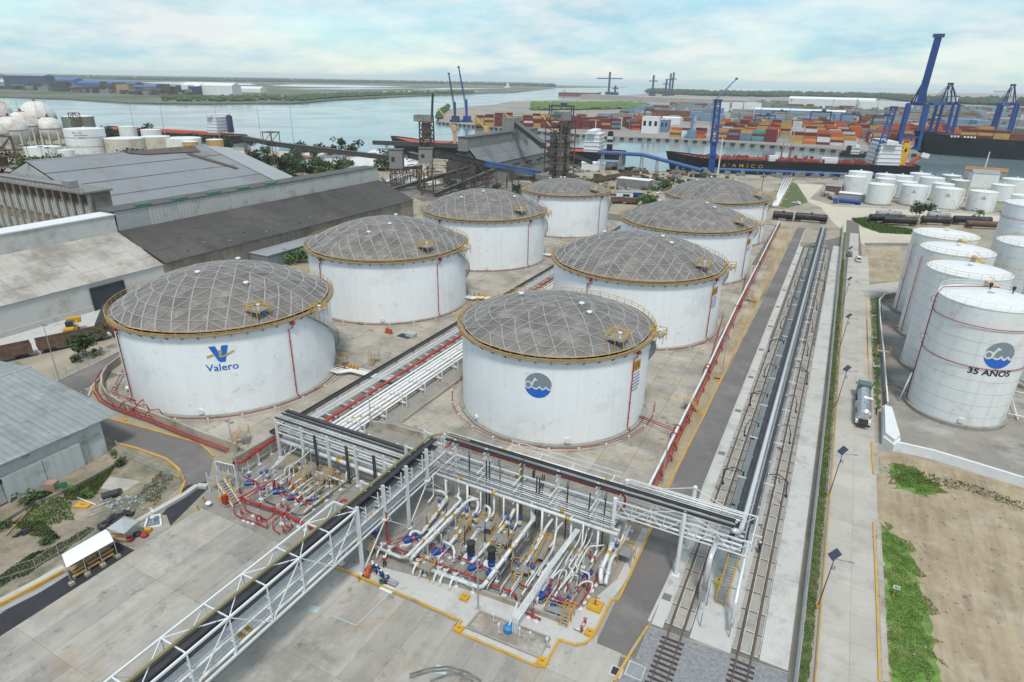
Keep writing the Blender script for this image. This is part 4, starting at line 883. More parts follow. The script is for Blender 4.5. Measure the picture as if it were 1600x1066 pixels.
# ---- pumps
def pump(label,P,rz,s=1.0,kind='motor',grp='blue pumps in the pump pit'):
    T=thing('pump',label,'pump',(P[0],P[1],.03),grp,rz)
    b=MB(); b.box((0,0,.14 * s),(2.3 * s,1.0 * s,.28 * s)); obj('base_plate',b,M['white'] if s > .9 else M['concrete'],T)
    if kind == 'motor':
        b=MB(); b.tube([(-.95 * s,0,.75 * s),(.1 * s,0,.75 * s)],.38 * s,12); b.tube([(-1.1 * s,0,.75 * s),(-.95 * s,0,.75 * s)],.28 * s,12); b.box((-.4 * s,0,.4 * s),(.8 * s,.5 * s,.3 * s)); b.box((-.4 * s,.3 * s,1.05 * s),(.35 * s,.3 * s,.3 * s)); obj('motor',b,M['blue'],T)
        b=MB(); b.tube([(.1 * s,0,.75 * s),(.45 * s,0,.75 * s)],.2 * s,10); obj('coupling_guard',b,mat('orange_paint',(.62,.14,.03),.5),T)
        b=MB(); b.tube([(.45 * s,0,.75 * s),(.85 * s,0,.75 * s)],.36 * s,12); b.tube([(.65 * s,0,.8 * s),(.65 * s,0,1.5 * s)],.15 * s,10); b.tube([(.8 * s,0,.75 * s),(1.3 * s,0,.75 * s)],.16 * s,10); obj('casing',b,M['blue'],T)
    else:
        b=MB(); b.lathe((0,0,0),[(.5,.28),(.5,.7),(.3,.8),(.3,1.2),(.55,1.3)],14); obj('casing',b,M['blue'],T)
        b=MB(); b.lathe((0,0,0),[(.48,1.3),(.48,2.6),(.58,2.65),(.58,3.0),(.4,3.1)],14); obj('motor',b,M['dark'],T)
    return T
pl=[((-42.08,53.68),.9,1,'motor','by the red branch pipe under the bridge'),((-37.46,53.54),.9,1,'motor','beside the arched white pipe'),((-33.35,54.69),0,1,'v','with tall black motor left of the cable tray'),((-30.44,54.95),0,1,'v','with tall black motor nearest the cable tray'),
      ((-31.97,53.34),.9,.85,'motor','between the two tall black motors'),((-29.53,53.66),.9,.85,'motor','at the foot of the big banded pipe'),((-22.21,53.42),1.2,.9,'motor','on the white framed base by the yellow rails'),((-20.59,52.82),1.2,.8,'motor','just behind the front wall by the dark red main'),
      ((-19.67,53.77),1.2,.7,'motor','among the red valve handles at the pit corner'),((-18.81,58.96),1.2,.8,'motor','beside the dark red main along the road side'),((-65.51,52.83),.7,.9,'motor','on the first white base in the western pit'),((-62.53,52.82),.7,.9,'motor','on the second white base in the western pit'),
      ((-60.13,53.89),.7,.8,'motor','at the end of the dark red branch in the western pit'),((-70.99,52.3),.7,.8,'motor','close to the tall pit wall'),((-68.66,52.13),.7,.75,'motor','under the red pipe loop in the western pit'),((-47.29,52.74),.7,.6,'motor','among small red valves below the bridge')]
for P,rz,s,k,l in pl: pump('blue pump ' + l,P,rz,s,k)
P=(-23.8,46.95); T=thing('pump','round blue vertical pump standing in the walled basin','pump',(P[0],P[1],.09)); b=MB(); b.lathe((0,0,0),[(.55,0),(.6,.5),(.6,.62),(.45,.66),(.2,.8),(.1,1.0)],16); obj('body',b,mat('light_blue',(.04,.20,.42),.5),T); b=MB(); b.tube([(.05,0,.8),(.3,.4,1.8),(.4,1.4,3.2)],.1,8); obj('pipe',b,M['white'],T)
for P,h,l in (((-25.89,47.26),1.1,'nearest the far basin corner'),((-24.59,46.12),1.3,'left of the blue basin pump'),((-22.35,46.83),1.2,'right of the blue basin pump'),((-21.16,47.17),.8,'low, toward the near basin corner'),((-19.08,47.12),1.1,'on the basin corner wall')):
    t=thing('standpipe','small white standpipe ' + l,'pipe',(P[0],P[1],.08)); b=MB(); b.tube([(0,0,0),(0,0,h)],.09,8); b.lathe((0,0,0),[(.13,h),(.17,h + .06),(.12,h + .25),(.05,h + .3)],10); obj('riser',b,M['pipe_white'],t); b=MB(); b.box((.25,0,.2),(.4,.2,.3)); obj('valve',b,M['galv'],t)
# conduit bridge from the pit to the basin
t=thing('conduit_tray','white sloping tray of conduits coming down to the basin','cable tray')
A_,B_,C_=(-21.79,61.79,4.6),(-22.85,55.12,3),(-22.84,51.13,2.9); D_=(-23.21,46.98,2.4)
b=MB()
for k in range(4):
    dx=.18 * k; b.tube(fil([(A_[0] + dx,A_[1],A_[2]),(B_[0] + dx,B_[1],B_[2] + .1),(C_[0] + dx,C_[1],C_[2] + .1),(D_[0] + dx,D_[1],D_[2]),(D_[0] + dx,D_[1] - .1,.3)],.5),.06,6)
obj('conduit',b,M['white'],t); b=MB()
for p_,q_ in ((B_,C_),(C_,D_)):
    p_,q_=Vector(p_),Vector(q_)
    for s in (-.12,.66): b.bar(p_ + Vector((s,0,-.05)),q_ + Vector((s,0,-.05)),.06,.14)
    for k in range(7): v=p_.lerp(q_,k / 6); b.bar(v + Vector((-.12,0,-.05)),v + Vector((.66,0,-.05)),.04)
obj('ladder_tray',b,M['pipe_white'],t)
for q in (B_,C_): b=MB(); b.tube([(q[0],q[1],0),(q[0],q[1],q[2])],.09,6); obj('post',b,M['white'],t)
t=thing('conduit_tray','long dark cable tray running low from the rack across the pump pit','cable tray'); b=MB()
q=fil([(-28.27,65.22,8.6),(-28.95,65.98,4.5),(-27.66,62.8,2.2),(-27.68,60.86,2.1),(-27.68,57.09,2),(-27.79,54.8,1.9),(-27.75,51.73,1.8)],.5)
b.tube(q,.1,6); b.tube([v + Vector((.28,.05,0)) for v in q],.1,6); obj('cable',b,M['tray'],t)
for k in (9,13,17): b=MB(); v=q[min(k,len(q) - 1)]; b.tube([(v.x,v.y,0),(v.x,v.y,v.z)],.07,6); obj('post',b,M['white'],t)
# ---- yellow access platforms and stairs
def access(label,P,w,d,z,rz,stair=0,m='yellow',sm='yellow'):
    T=thing('access_platform',label,'platform',(P[0],P[1],0),None,rz)
    for sx in (-w / 2,w / 2):
        for sy in (-d / 2,d / 2): obj('post',MB().bar((sx,sy,0),(sx,sy,z + 1.05),.08),M[m],T)
    b=MB(); b.box((0,0,z),(w,d,.07)); obj('grating',b,M['grey_steel'],T); b=MB()
    for h in (.5,1.05):
        for q in ((-1,-1,-1,1),(-1,1,1,1),(1,1,1,-1)): b.bar((q[0] * w / 2,q[1] * d / 2,z + h),(q[2] * w / 2,q[3] * d / 2,z + h),.055)
    obj('railing',b,M[m],T)
    if stair:
        L_=z * 1.0; n=max(3,int(z / .22)); y0=-d / 2
        b=MB()
        for sx in (-.42,.42): b.bar((sx,y0,z),(sx,y0 - L_,0),.07,.2)
        st=obj('stair',b,M[sm],T)
        for k in range(n): b=MB(); b.box((0,y0 - L_ * (k + .5) / n,z - z * (k + .5) / n),(.8,.24,.04)); obj('tread',b,M['galv'],st)
        b=MB()
        for sx in (-.45,.45):
            b.bar((sx,y0,z + 1),(sx,y0 - L_,1.0),.06)
            for k in range(3): t_=k / 2; b.bar((sx,y0 - L_ * t_,z * (1 - t_)),(sx,y0 - L_ * t_,z * (1 - t_) + 1),.05)
        obj('handrail',b,M[m],st)
    return T
for args in (('yellow railed platform with ladder in the middle of the pump pit',(-34.17,60.18),2.2,1.6,1.6,.1,0),('yellow platform with steps between two banded pipes',(-36.65,58.83),1.3,1.0,1.8,.1,1),('yellow railed walkway over the grey grating right of the pit centre',(-31.09,58.94),2.4,1.8,1.3,.1,1),
             ('yellow rail cage around the first meter stand near the workers',(-45.4,48.95),1.5,1.3,1.7,0,0),('yellow rail cage around the second meter stand on the thick header',(-36.64,49.55),1.5,1.3,1.7,0,0),('yellow railed crossing beside the cable tray, nearer the front',(-26.39,55.35),2.2,1.2,1.2,.2,1),
             ('long narrow yellow crossover by the thin pipes',(-26.16,59.4),1.0,4.5,1.0,.12,0),('second narrow yellow crossover by the thin pipes',(-25.3,60.14),.8,3.8,1.0,.12,0),('yellow platform beside the thick pipe next to the service road',(-15.45,64.14),1.8,1.8,1.6,0,0),('yellow platform at the far road corner of the pit',(-15.35,72.59),1.4,2.4,2.0,0,0),
             ('yellow steps over the pit wall at the corner by the basin',(-18.54,52.07),1.1,1.1,1.0,0,1),('low yellow rails behind the front wall near the steps',(-19.88,51.78),2.6,.9,.7,.1,0),
             ('yellow valve platform on the west side of the western pit',(-67.89,57.85),1.6,1.2,1.6,.2,0),('yellow valve platform in the middle of the western pit',(-64.63,57.68),1.6,1.6,1.7,.2,1),('yellow valve platform nearest the bridge in the western pit',(-61.43,58.07),2.4,1.6,1.7,.2,1),('yellow platform under the header at the right of the western pit',(-60.33,58.68),1.4,1.2,1.5,.2,0)): access(*args)
def stair3d(label,S0,S1,w,mside,n,cat='stair'):
    T=thing('access_stair',label,cat); S0,S1=Vector(S0),Vector(S1); dv=S1 - S0; sd=Vector((dv.y,-dv.x,0)).normalized() * w / 2
    for s in (-1,1):
        b=MB(); b.bar(S0 + sd * s,S1 + sd * s,.1,.26); obj('stringer',b,M[mside],T); b=MB(); b.bar(S0 + sd * s + Vector((0,0,1)),S1 + sd * s + Vector((0,0,1)),.07); b.bar(S0 + sd * s + Vector((0,0,.5)),S1 + sd * s + Vector((0,0,.5)),.05); [b.bar(S0 + sd * s + dv * k / 5,S0 + sd * s + dv * k / 5 + Vector((0,0,1)),.07) for k in range(6)]; obj('handrail',b,M['yellow'],T)
    for k in range(n): q=S0 + dv * (k + .5) / n; b=MB(); b.box((q.x,q.y,q.z),(w * .9,.24,.05),atan2(sd.y,sd.x)); obj('tread',b,M['galv'],T)
    return T
LS=stair3d('white stair with yellow handrails climbing from the apron to the bund walkway',(-68.75,47.93,0.1),(-73.01,48.89,2.6),1.1,'white',11)
LP_=Vector((-73.93,49.32,2.6)); b=MB(); b.box(tuple(LP_),(2.4,2.2,.1)); obj('landing',b,M['grey_steel'],LS); [obj('post',MB().bar((LP_.x + sx * 1.1,LP_.y + sy * 1.0,0),(LP_.x + sx * 1.1,LP_.y + sy * 1.0,3.6),.1),M['white'],LS) for sx in (-1,1) for sy in (-1,1)]
HR=thing('hose_rack','white frame hung with grey hoses beside the white stair','hose rack'); h0,h1=Vector((-75.5,50.42,4.2)),Vector((-72.21,50.98,4.2)); b=MB()
for q in (h0,h1): b.bar((q.x,q.y,0),tuple(q),.14)
b.bar(h0,h1,.12); obj('frame',b,M['white'],HR); [obj('hose',MB().tube([h0.lerp(h1,(k + .5) / 6),h0.lerp(h1,(k + .5) / 6) - Vector((0,0,1.5))],.14,6),M['grey_steel'],HR) for k in range(6)]
access('yellow stile over the bund wall above the white stair',(-81.47,60.3),2.6,1.4,1.9,-.9,1)
# yellow stripe post and bollards
for P,l in (((-43.61,44.8),'on the yellow kerb in front of the workers'),((-73.89,46.34),'nearer the pit stair'),((-72.86,44.6),'nearer the apron edge')):
    t=thing('bollard','short yellow bollard ' + l,'bollard',(P[0],P[1],0)); b=MB(); b.tube([(0,0,0),(0,0,1.1)],.11,10); b.sphere((0,0,1.1),.11,10,5); obj('post',b,M['yellow'],t); b=MB(); b.lathe((0,0,0),[(.12,.7),(.12,.85)],10,False); obj('stripe',b,M['dark'],t)
# ---- lamp masts
def mast(label,P,h,arms=1,grp=None):
    T=thing('light_mast',label,'lamp post',(P[0],P[1],0),grp); b=MB(); b.tube([(0,0,0),(0,0,h)],.1,8,True,.06); b.box((0,0,.1),(.5,.5,.2)); obj('pole',b,M['galv'],T); b=MB(); b.bar((-.5,0,h),(.5,0,h),.08); b.box((-.5,.15,h + .05),(.35,.4,.22)); b.box((.5,.15,h + .05),(.35,.4,.22)); obj('floodlight',b,M['grey_steel'],T); return T
mast('grey floodlight mast beside the bund corner and the white stair',(-71.01,50.54),12.14); mast('grey floodlight mast standing in front of the pit pumps',(-28.5,48.22),11.68); mast('thin grey mast beside the pipe run behind the west rack',(-66,74.6),6.44); mast('thin grey mast in the western pit',(-59.29,54),9.0); mast('grey lamp mast on the red pipes of the east bund wall',(-15.8,83.61),10.65); mast('second grey lamp mast on the east bund wall, farther off',(-15.22,131.53),7.22)
mast('tall grey lamp pole between the rail wagons and the bund',(-133.58,59.16),11.89); mast('slim lamp pole on the inner road near the warehouse corner',(-123.98,58.02),3.48)
# ================================================================== RAIL LOADING RACK, ROAD, RIGHT TANKS
RR=thing('loading_rack','long rail loading rack with a bright silver pipe and black trays between the two tracks','loading rack')
for k in range(33):
    y=68.5 + k * 6.0
    for x in (-3.65,-1.5): b=MB(); b.box((x,y,3.4),(.22,.22,6.8)); b.box((x,y,.22),(.5,.5,.14)); obj('post',b,M['galv'],RR)
    b=MB(); b.bar((-3.9 if k % 2 else -5.0,y,6.9),(-1.2 if k % 2 else -.2,y,6.9),.1,.14); obj('crossarm',b,M['white'],RR); b=MB(); b.bar((-3.65,y,4.6),(-1.5,y,4.6),.12,.16); obj('crossbeam',b,M['white'],RR)
for x,w in ((-3.5,.5),(-1.75,.42)):
    b=MB(); b.bar((x,67.0,7.0),(x,268,7.0),w,.12)
    for s in (-1,1): b.bar((x + s * w / 2,67.0,7.1),(x + s * w / 2,268,7.1),.04,.22)
    obj('cable_tray',b,M['tray'],RR)
pipe(RR,[(-3.4,65.5,8.9),(-2.75,67.5,7.4),(-2.65,72,7.2),(-2.65,268,7.2)],.34,'silver','silver_pipe',14)
pipe(RR,[(-3.12,68,7.0),(-3.12,268,7.0)],.1,'tray'); pipe(RR,[(-2.15,68,7.0),(-2.15,268,7.0)],.1,'grey_steel')
pipe(RR,[(-1.2,68,6.7),(-1.2,268,6.7)],.1,'grey_steel'); pipe(RR,[(-1.1,68,4.9),(-1.1,268,4.9)],.14,'grey_steel'); pipe(RR,[(-3.9,68,4.9),(-3.9,268,4.9)],.12,'tray')
b=MB(); b.box((-2.6,165,4.75),(.8,196,.08)); obj('walkway',b,M['grey_steel'],RR)
pipe(RR,[(-5.2,62.0,2.0),(-5.2,62.6,6.4),(-5.0,66,6.6)],.33,'silver','silver_pipe',12); pipe(RR,[(-1.4,58.5,1.2),(-1.5,60.5,3.5),(-1.6,66.5,6.8),(-1.6,70,7.0)],.24,'silver','silver_pipe',12)
b=MB(); b.box((-5.2,62.2,1.0),(.9,.9,2.0)); obj('pump_box',b,M['galv'],RR)
# yellow railed stair at the near end
ST=thing('access_stair','steep stair with yellow sides at the near end of the rail loading rack','stair')
S0,S1=Vector((*(-3.19,62.39),.2)),Vector((-2.8,65.2,5.2)); dv=S1 - S0; sd=Vector((dv.y,-dv.x,0)).normalized() * .55
for s in (-1,1): b=MB(); b.bar(S0 + sd * s,S1 + sd * s,.1,.28); b.bar(S0 + sd * s + Vector((0,0,1)),S1 + sd * s + Vector((0,0,1)),.06); [b.bar(S0 + sd * s + dv * k / 6,S0 + sd * s + dv * k / 6 + Vector((0,0,1)),.06) for k in range(7)]; obj('stringer',b,M['yellow'],ST)
for k in range(17): q=S0 + dv * (k + .5) / 17; b=MB(); b.box((q.x,q.y,q.z),(1.0,.22,.04),atan2(sd.y,sd.x)); obj('tread',b,M['grey_steel'],ST)
b=MB(); b.box((-2.8,67.0,5.2),(1.5,3.4,.1)); obj('landing',b,M['grey_steel'],ST)
b=MB()
for x in (-4.6,-1.4): b.bar((x,61.5,.1),(x,61.5,4.0),.14); b.bar((x,58.0,.1),(x,58.0,2.2),.12); b.bar((x,58.0,2.2),(x,61.5,4.0),.12)
b.bar((-4.6,61.5,4.0),(-1.4,61.5,4.0),.12); obj('frame',b,M['grey_steel'],ST)
P=(-3.97,65.33); t=thing('drum','yellow drum beside the yellow sided stair','drum',(P[0],P[1],.16)); b=MB(); b.lathe((0,0,0),[(.4,0),(.42,.35),(.4,.36),(.42,.7),(.4,1.05),(.36,1.07)],14); obj('body',b,mat('bright_yellow',(.70,.52,.02),.5),t); b=MB(); b.lathe((0,0,0),[(.1,1.07),(.1,1.13)],8); obj('lid',b,M['dark'],t)
# loading arms
def larm(label,y,side,big):
    x0=-4.5 if side < 0 else -1.3; T=thing('rail_loader',label,'loading arm',(x0,y,0),'rail car loading arms',0)
    s=side; b=MB(); b.tube([(0,0,4.9),(0,0,5.6)],.12,8); b.tube([(0,0,5.5),(s * 1.4,.5,5.7),(s * (2.8 if big else 1.9),.9 if big else -.4,4.6)],.075,6); obj('arm',b,M['dark'],T)
    b=MB(); e=(s * (2.8 if big else 1.9),.9 if big else -.4,4.6); b.tube([e,(e[0],e[1],3.4),(e[0] + .15,e[1],2.3 if big else 3.0)],.09,6); b.lathe((e[0] + .15,e[1],0),[(.2,2.0 if big else 2.8),(.22,2.3 if big else 3.0)],8); obj('drop_hose',b,M['dark'],T)
    if big: b=MB(); b.bar((s * .6,-.4,5.6),(s * 2.8,.9,4.7),.08); b.bar((s * 1.4,.5,5.7),(s * 1.8,-.9,5.0),.07); obj('counterweight',b,M['dark'],T)
    return T
nn_=0
for y in [84,100,112,126,141,157,175,196,220]:
    for s in (-1,1):
        big=(y in (84,112,141)) if s < 0 else (y in (84,126,196)); nn_ += 1
        larm('dark jointed loading arm reaching over the %s track, %s' % ('road side' if s > 0 else 'tank side','nearest the stair' if y == 84 else ('farthest up the rack' if y == 220 else ['second','third','fourth','fifth','sixth','seventh','eighth'][[100,112,126,141,157,175,196].index(y)] + ' from the stair')),y + (1.2 if s > 0 else 0),s,big)
b=MB()
for x,y in ((-5.1,83),(-5.2,104),(-.9,80),(-.7,103),(-.8,144)): b.box((x,y,.28),(.7,.22,.22))
o=obj('wheel_chock',b,M['rust'],RR); o['kind']='stuff'
# fence on its low wall
FN=thing('rail_fence','long grey steel fence with many rails along the grass verge','fence')
fx=lambda y: 5.75 if y < 60 else 5.75 - max(0,y - 130) * .008
b=MB(); b.bar((fx(36),36,.25),(fx(130),130,.25),.25,.5); b.bar((fx(130),130,.25),(fx(310),310,.25),.25,.5); obj('low_wall',b,M['white_concrete'],FN)
for k in range(5):
    z=.75 + .42 * k; b=MB(); b.tube([(fx(36),36,z),(fx(130),130,z),(fx(310),310,z)],.05,6); obj('fence_rail',b,M['galv'],FN)
for k in range(92): b=None; y=36.5 + 3 * k; link('fence_post',FPM,FN,(fx(y),y,0)) if k else None; FPM=FPM if k else (lambda q: q.mesh('fence_post',M['galv']))(MB().box((0,0,1.3),(.09,.09,2.6)))
# street lamps with solar panels
def solar(label,x,y,h=8.0,lean=.05,mk='rail'):
    T=thing('street_lamp',label,'street lamp',(x,y,0),'solar street lamps along the road',random.uniform(-.15,.15))
    b=MB(); b.tube([(0,0,0),(lean * h,0,h)],.085,8,True,.05); obj('pole',b,M[mk],T); b=MB(); b.box((0,0,.25),(.3,.3,.5)); obj('foot',b,M['yellow'],T)
    b=MB(); b.bar((lean * h - .5,-.25,h - .15),(lean * h + .3,.25,h + .75),1.1,.05); obj('solar_panel',b,mat('solar',(.05,.055,.09),.25),T)
    b=MB(); b.bar((lean * h,0,h - .3),(lean * h + 1.9,.15,h - .1),.06); b.box((lean * h + 1.7,.15,h - .12),(.6,.25,.1)); obj('lamp_arm',b,M['grey_steel'],T); b=MB(); b.box((lean * h + .15,0,h - 1.5),(.35,.3,.55)); obj('battery_box',b,M['galv'],T)
    return T
for k,(x,y,l) in enumerate(((7.25,67.6,'solar street lamp nearest in the frame, rising over the pale road'),(7.5,92.5,'solar street lamp opposite the road kerb, second from the near end'),(7.5,125,'third solar street lamp along the fence, level with the tanker lorry'),(7.3,158,'fourth solar street lamp along the fence'),(7.0,192,'fifth solar street lamp along the fence'),(6.7,232,'farthest solar street lamp, near the two cars'))): solar(l,x,y)
kerb('yellow kerb along the road foot of the fence verge',[(7.6,36),(7.7,62),(7.75,100),(7.4,180)],'yellow',.14,.16)
kerb('yellow kerb strip in front of the dirt lot',[(13.52,88.71),(13.66,74.51),(13.7,59.76)],'yellow',.25,.2); kerb('short pale kerb island with yellow edge beside the lorry',[(13.57,113.17),(13.72,102.28)],'yellow',.3,.2)
b=MB(); b.prism([(13.83,89.11),(14.44,88.68),(14.61,60.25),(13.93,59.88),(13.93,74.66)],-.1,.1); struct('pavement',b,M['concrete'],'narrow pavement behind the yellow kerb'); b=MB(); b.prism([(13.67,113.22),(14.42,113.34),(14.51,102.71),(13.82,102.33)],-.1,.16); struct('pavement',b,M['concrete'],'short pavement island')
P=(15.37,74.03); t=thing('sign_post','small white sign plate with dark characters leaning over the green grass','sign',(P[0],P[1],0)); b=MB(); b.tube([(0,0,0),(.15,.1,1.3)],.045,6); obj('post',b,M['yellow'],t); b=MB(); b.box((.16,.1,1.45),(.75,.04,.5)); obj('plate',b,M['white'],t); b=MB(); [b.box((.0 + .16 * k,.075,1.47),(.1,.01,.22)) for k in range(3)]; obj('marks',b,M['dark'],t)
P=(15.27,104.85); t=thing('grating_cover','grey drain grating lying by the small grass patch','drain',(P[0],P[1],0)); b=MB(); b.box((0,0,.06),(1.6,.9,.1)); obj('frame',b,M['grey_steel'],t); b=MB(); [b.box((-.7 + .2 * k,0,.12),(.06,.8,.03)) for k in range(8)]; obj('slat',b,M['galv'],t)['kind']='stuff'
# tanker lorry
def wheel(par,x,y,r=.5,w=.3):
    b=MB(); b.tube([(x - w / 2,y,r),(x + w / 2,y,r)],r,14); o=obj('wheel',b,M['black'],par,False); b=MB(); b.tube([(x - w / 2 - .02,y,r),(x + w / 2 + .02,y,r)],r * .5,10); obj('rim',b,M['galv'],o)
T=thing('tanker_lorry','shiny silver tanker lorry driving away along the pale road','lorry',(12.0,125.5,.05),None,0)
M['polished']=mat('polished_tank',(.66,.68,.70),.22,.05,.8,metal=.95)
b=MB()
b.tube([(0,-6.9,2.25),(0,-6.6,2.25)],.8,20,True,1.15); b.tube([(0,-6.6,2.25),(0,3.9,2.25)],1.15,20); b.tube([(0,3.9,2.25),(0,4.2,2.25)],1.15,20,True,.8); tk=obj('tank',b,M['polished'],T,False)
for k in range(8): b=MB(); y=-6.2 + k * 1.42; b.tube([(0,y - .04,2.25),(0,y + .04,2.25)],1.185,20); obj('rib',b,M['galv'],tk)
b=MB(); b.box((0,-1.2,3.46),(.7,1.2,.12)); b.box((.75,-1.2,3.42),(.9,.8,.06)); obj('walkway',b,M['white'],tk); b=MB(); b.lathe((0,.2,3.35),[(.35,0),(.35,.22),(.1,.28)],12); b.lathe((0,-3.2,3.35),[(.3,0),(.3,.2),(.1,.25)],12); obj('hatch',b,M['galv'],tk)
b=MB(); [b.bar((s,-6.92,1.2),(s,-6.75,3.1),.05) for s in (-.25,.25)]; [b.bar((-.25,-6.9 + .02 * k,1.3 + .3 * k),(.25,-6.9 + .02 * k,1.3 + .3 * k),.04) for k in range(6)]; obj('ladder',b,M['rust'],tk)
b=MB(); b.box((0,-.5,1.0),(.9,14.5,.25)); b.box((0,-7.9,.85),(2.4,.15,.3)); b.box((0,-7.4,1.0),(1.6,1.0,.1)); obj('chassis',b,M['dark'],T)
for s in (-1,1):
    b=MB(); b.box((s * 1.05,-5.6,1.2),(.45,2.9,.1)); b.box((s * 1.05,-7.05,.95),(.45,.08,.55)); obj('mudguard',b,M['white'],T); b=MB(); b.box((s * 1.12,.2,1.0),(.3,2.6,.6)); obj('side_locker',b,M['white'] if s < 0 else M['galv'],T)
    b=MB(); b.box((s * .95,-8.0,.9),(.3,.06,.16)); obj('tail_light',b,M['red'],T)
    for y in (-6.4,-5.1,3.3,4.5,7.0): wheel(T,s * 1.0,y)
b=MB(); b.prism([(-1.2,5.2),(1.2,5.2),(1.2,8.0),(-1.2,8.0)],.7,3.0); b.box((0,6.4,3.1),(2.1,2.2,.25)); b.box((0,8.05,1.0),(2.3,.15,.6)); cb=obj('cab',b,mat('cab_green',(.10,.15,.14),.4),T)
b=MB(); b.box((0,8.02,2.35),(2.1,.06,.9)); b.box((0,5.18,2.4),(1.6,.05,.6)); obj('window',b,M['glass'],cb); b=MB(); [b.box((s * 1.45,7.6,2.4),(.12,.25,.6)) for s in (-1,1)]; [b.bar((s * 1.2,7.6,2.5),(s * 1.45,7.6,2.5),.05) for s in (-1,1)]; obj('mirror',b,M['dark'],cb)
def car(label,x,y,z,rz,m,pickup=False,grp=None):
    T=thing('car' if not pickup else 'pickup_truck',label,'car' if not pickup else 'pickup',(x,y,z),grp,rz); L_=4.4 if not pickup else 5.2
    def sec(pr,w0,w1,name,mm):
        b=MB(); n=len(pr); vs=[(-w0 if zz < .95 else -w1,yy,zz) for yy,zz in pr] + [(w0 if zz < .95 else w1,yy,zz) for yy,zz in pr]
        b.add(vs,[tuple(range(n)),tuple(reversed(range(n,2 * n)))] + [(i,n + i,n + (i + 1) % n,(i + 1) % n) for i in range(n)]); return obj(name,b,mm,T)
    h=L_ / 2
    if pickup: body=sec([(-h,.45),(-h,1.0),(-.3,1.02),(-.3,1.0),(1.3,1.02),(h - .1,.95),(h,.5)],.9,.85,'body',m); sec([(-.5,1.0),(-.4,1.7),(.7,1.72),(1.5,1.02)],.82,.68,'cabin',m); b=MB(); b.box((0,-1.55,1.03),(1.5,1.9,.04)); obj('cargo_bed',b,M['dark'],T)
    else: body=sec([(-h,.4),(-h,.85),(-h + .4,.92),(1.0,.92),(h - .1,.78),(h,.42)],.86,.84,'body',m); sec([(-h + .35,.9),(-1.3,1.42),(.3,1.45),(1.1,.9)],.8,.62,'cabin',m)
    for s in (-1,1):
        for y in (-h + .85,h - .85): wheel(T,s * .8,y,.32,.2)
    b=MB(); z0,z1=(1.1,1.62) if pickup else (.98,1.36); yb,yf=(-.46,1.25) if pickup else (-h + .62,.85)
    b.add([(-.62,yf + .12,z0),(.62,yf + .12,z0),(.55,yf - .42,z1),(-.55,yf - .42,z1)],[(0,1,2,3)]); b.add([(.62,yb - .1,z0),(-.62,yb - .1,z0),(-.55,yb + .25,z1),(.55,yb + .25,z1)],[(0,1,2,3)])
    for s in (-1,1): b.add([(s * .84,yb + .2,z0),(s * .84,yf - .1,z0),(s * .7,yf - .5,z1),(s * .7,yb + .45,z1)],[(0,1,2,3)])
    for v in range(len(b.v)): b.v[v]=(b.v[v][0] * 1.03,b.v[v][1] * 1.02,b.v[v][2] + .02)
    obj('window',b,M['glass'],T); b=MB(); [b.box((s * .6,h + .01,.65),(.35,.05,.14)) for s in (-1,1)]; obj('headlight',b,M['white'],T); b=MB(); [b.box((s * .65,-h - .01,.75),(.25,.05,.16)) for s in (-1,1)]; obj('tail_light',b,M['red'],T)
    return T
M['car_white']=mat('car_white',(.75,.76,.77),.25,.03,1); M['car_grey']=mat('car_grey',(.07,.075,.08),.25,.05,1); M['car_silver']=mat('car_silver',(.45,.46,.47),.25,.05,1,metal=.5); M['car_blue']=mat('car_blue',(.03,.09,.28),.3,.05,1)
P=(7.88,256.8); car('dark grey car driving along the pale road toward the camera',P[0],P[1],.05,pi + .05,M['car_grey']); P=(10.76,250.1); car('white pickup on the pale road beside the dark grey car',P[0],P[1],.05,.08,M['car_white'],True)
P=(-18.73,361.9); car('white car parked on the grass by the white pipelines',P[0],P[1],.05,1.2,M['car_white']); P=(44.24,378.4); car('white car parked before the tank farm behind the broad tree',P[0],P[1],.05,1.4,M['car_white'])
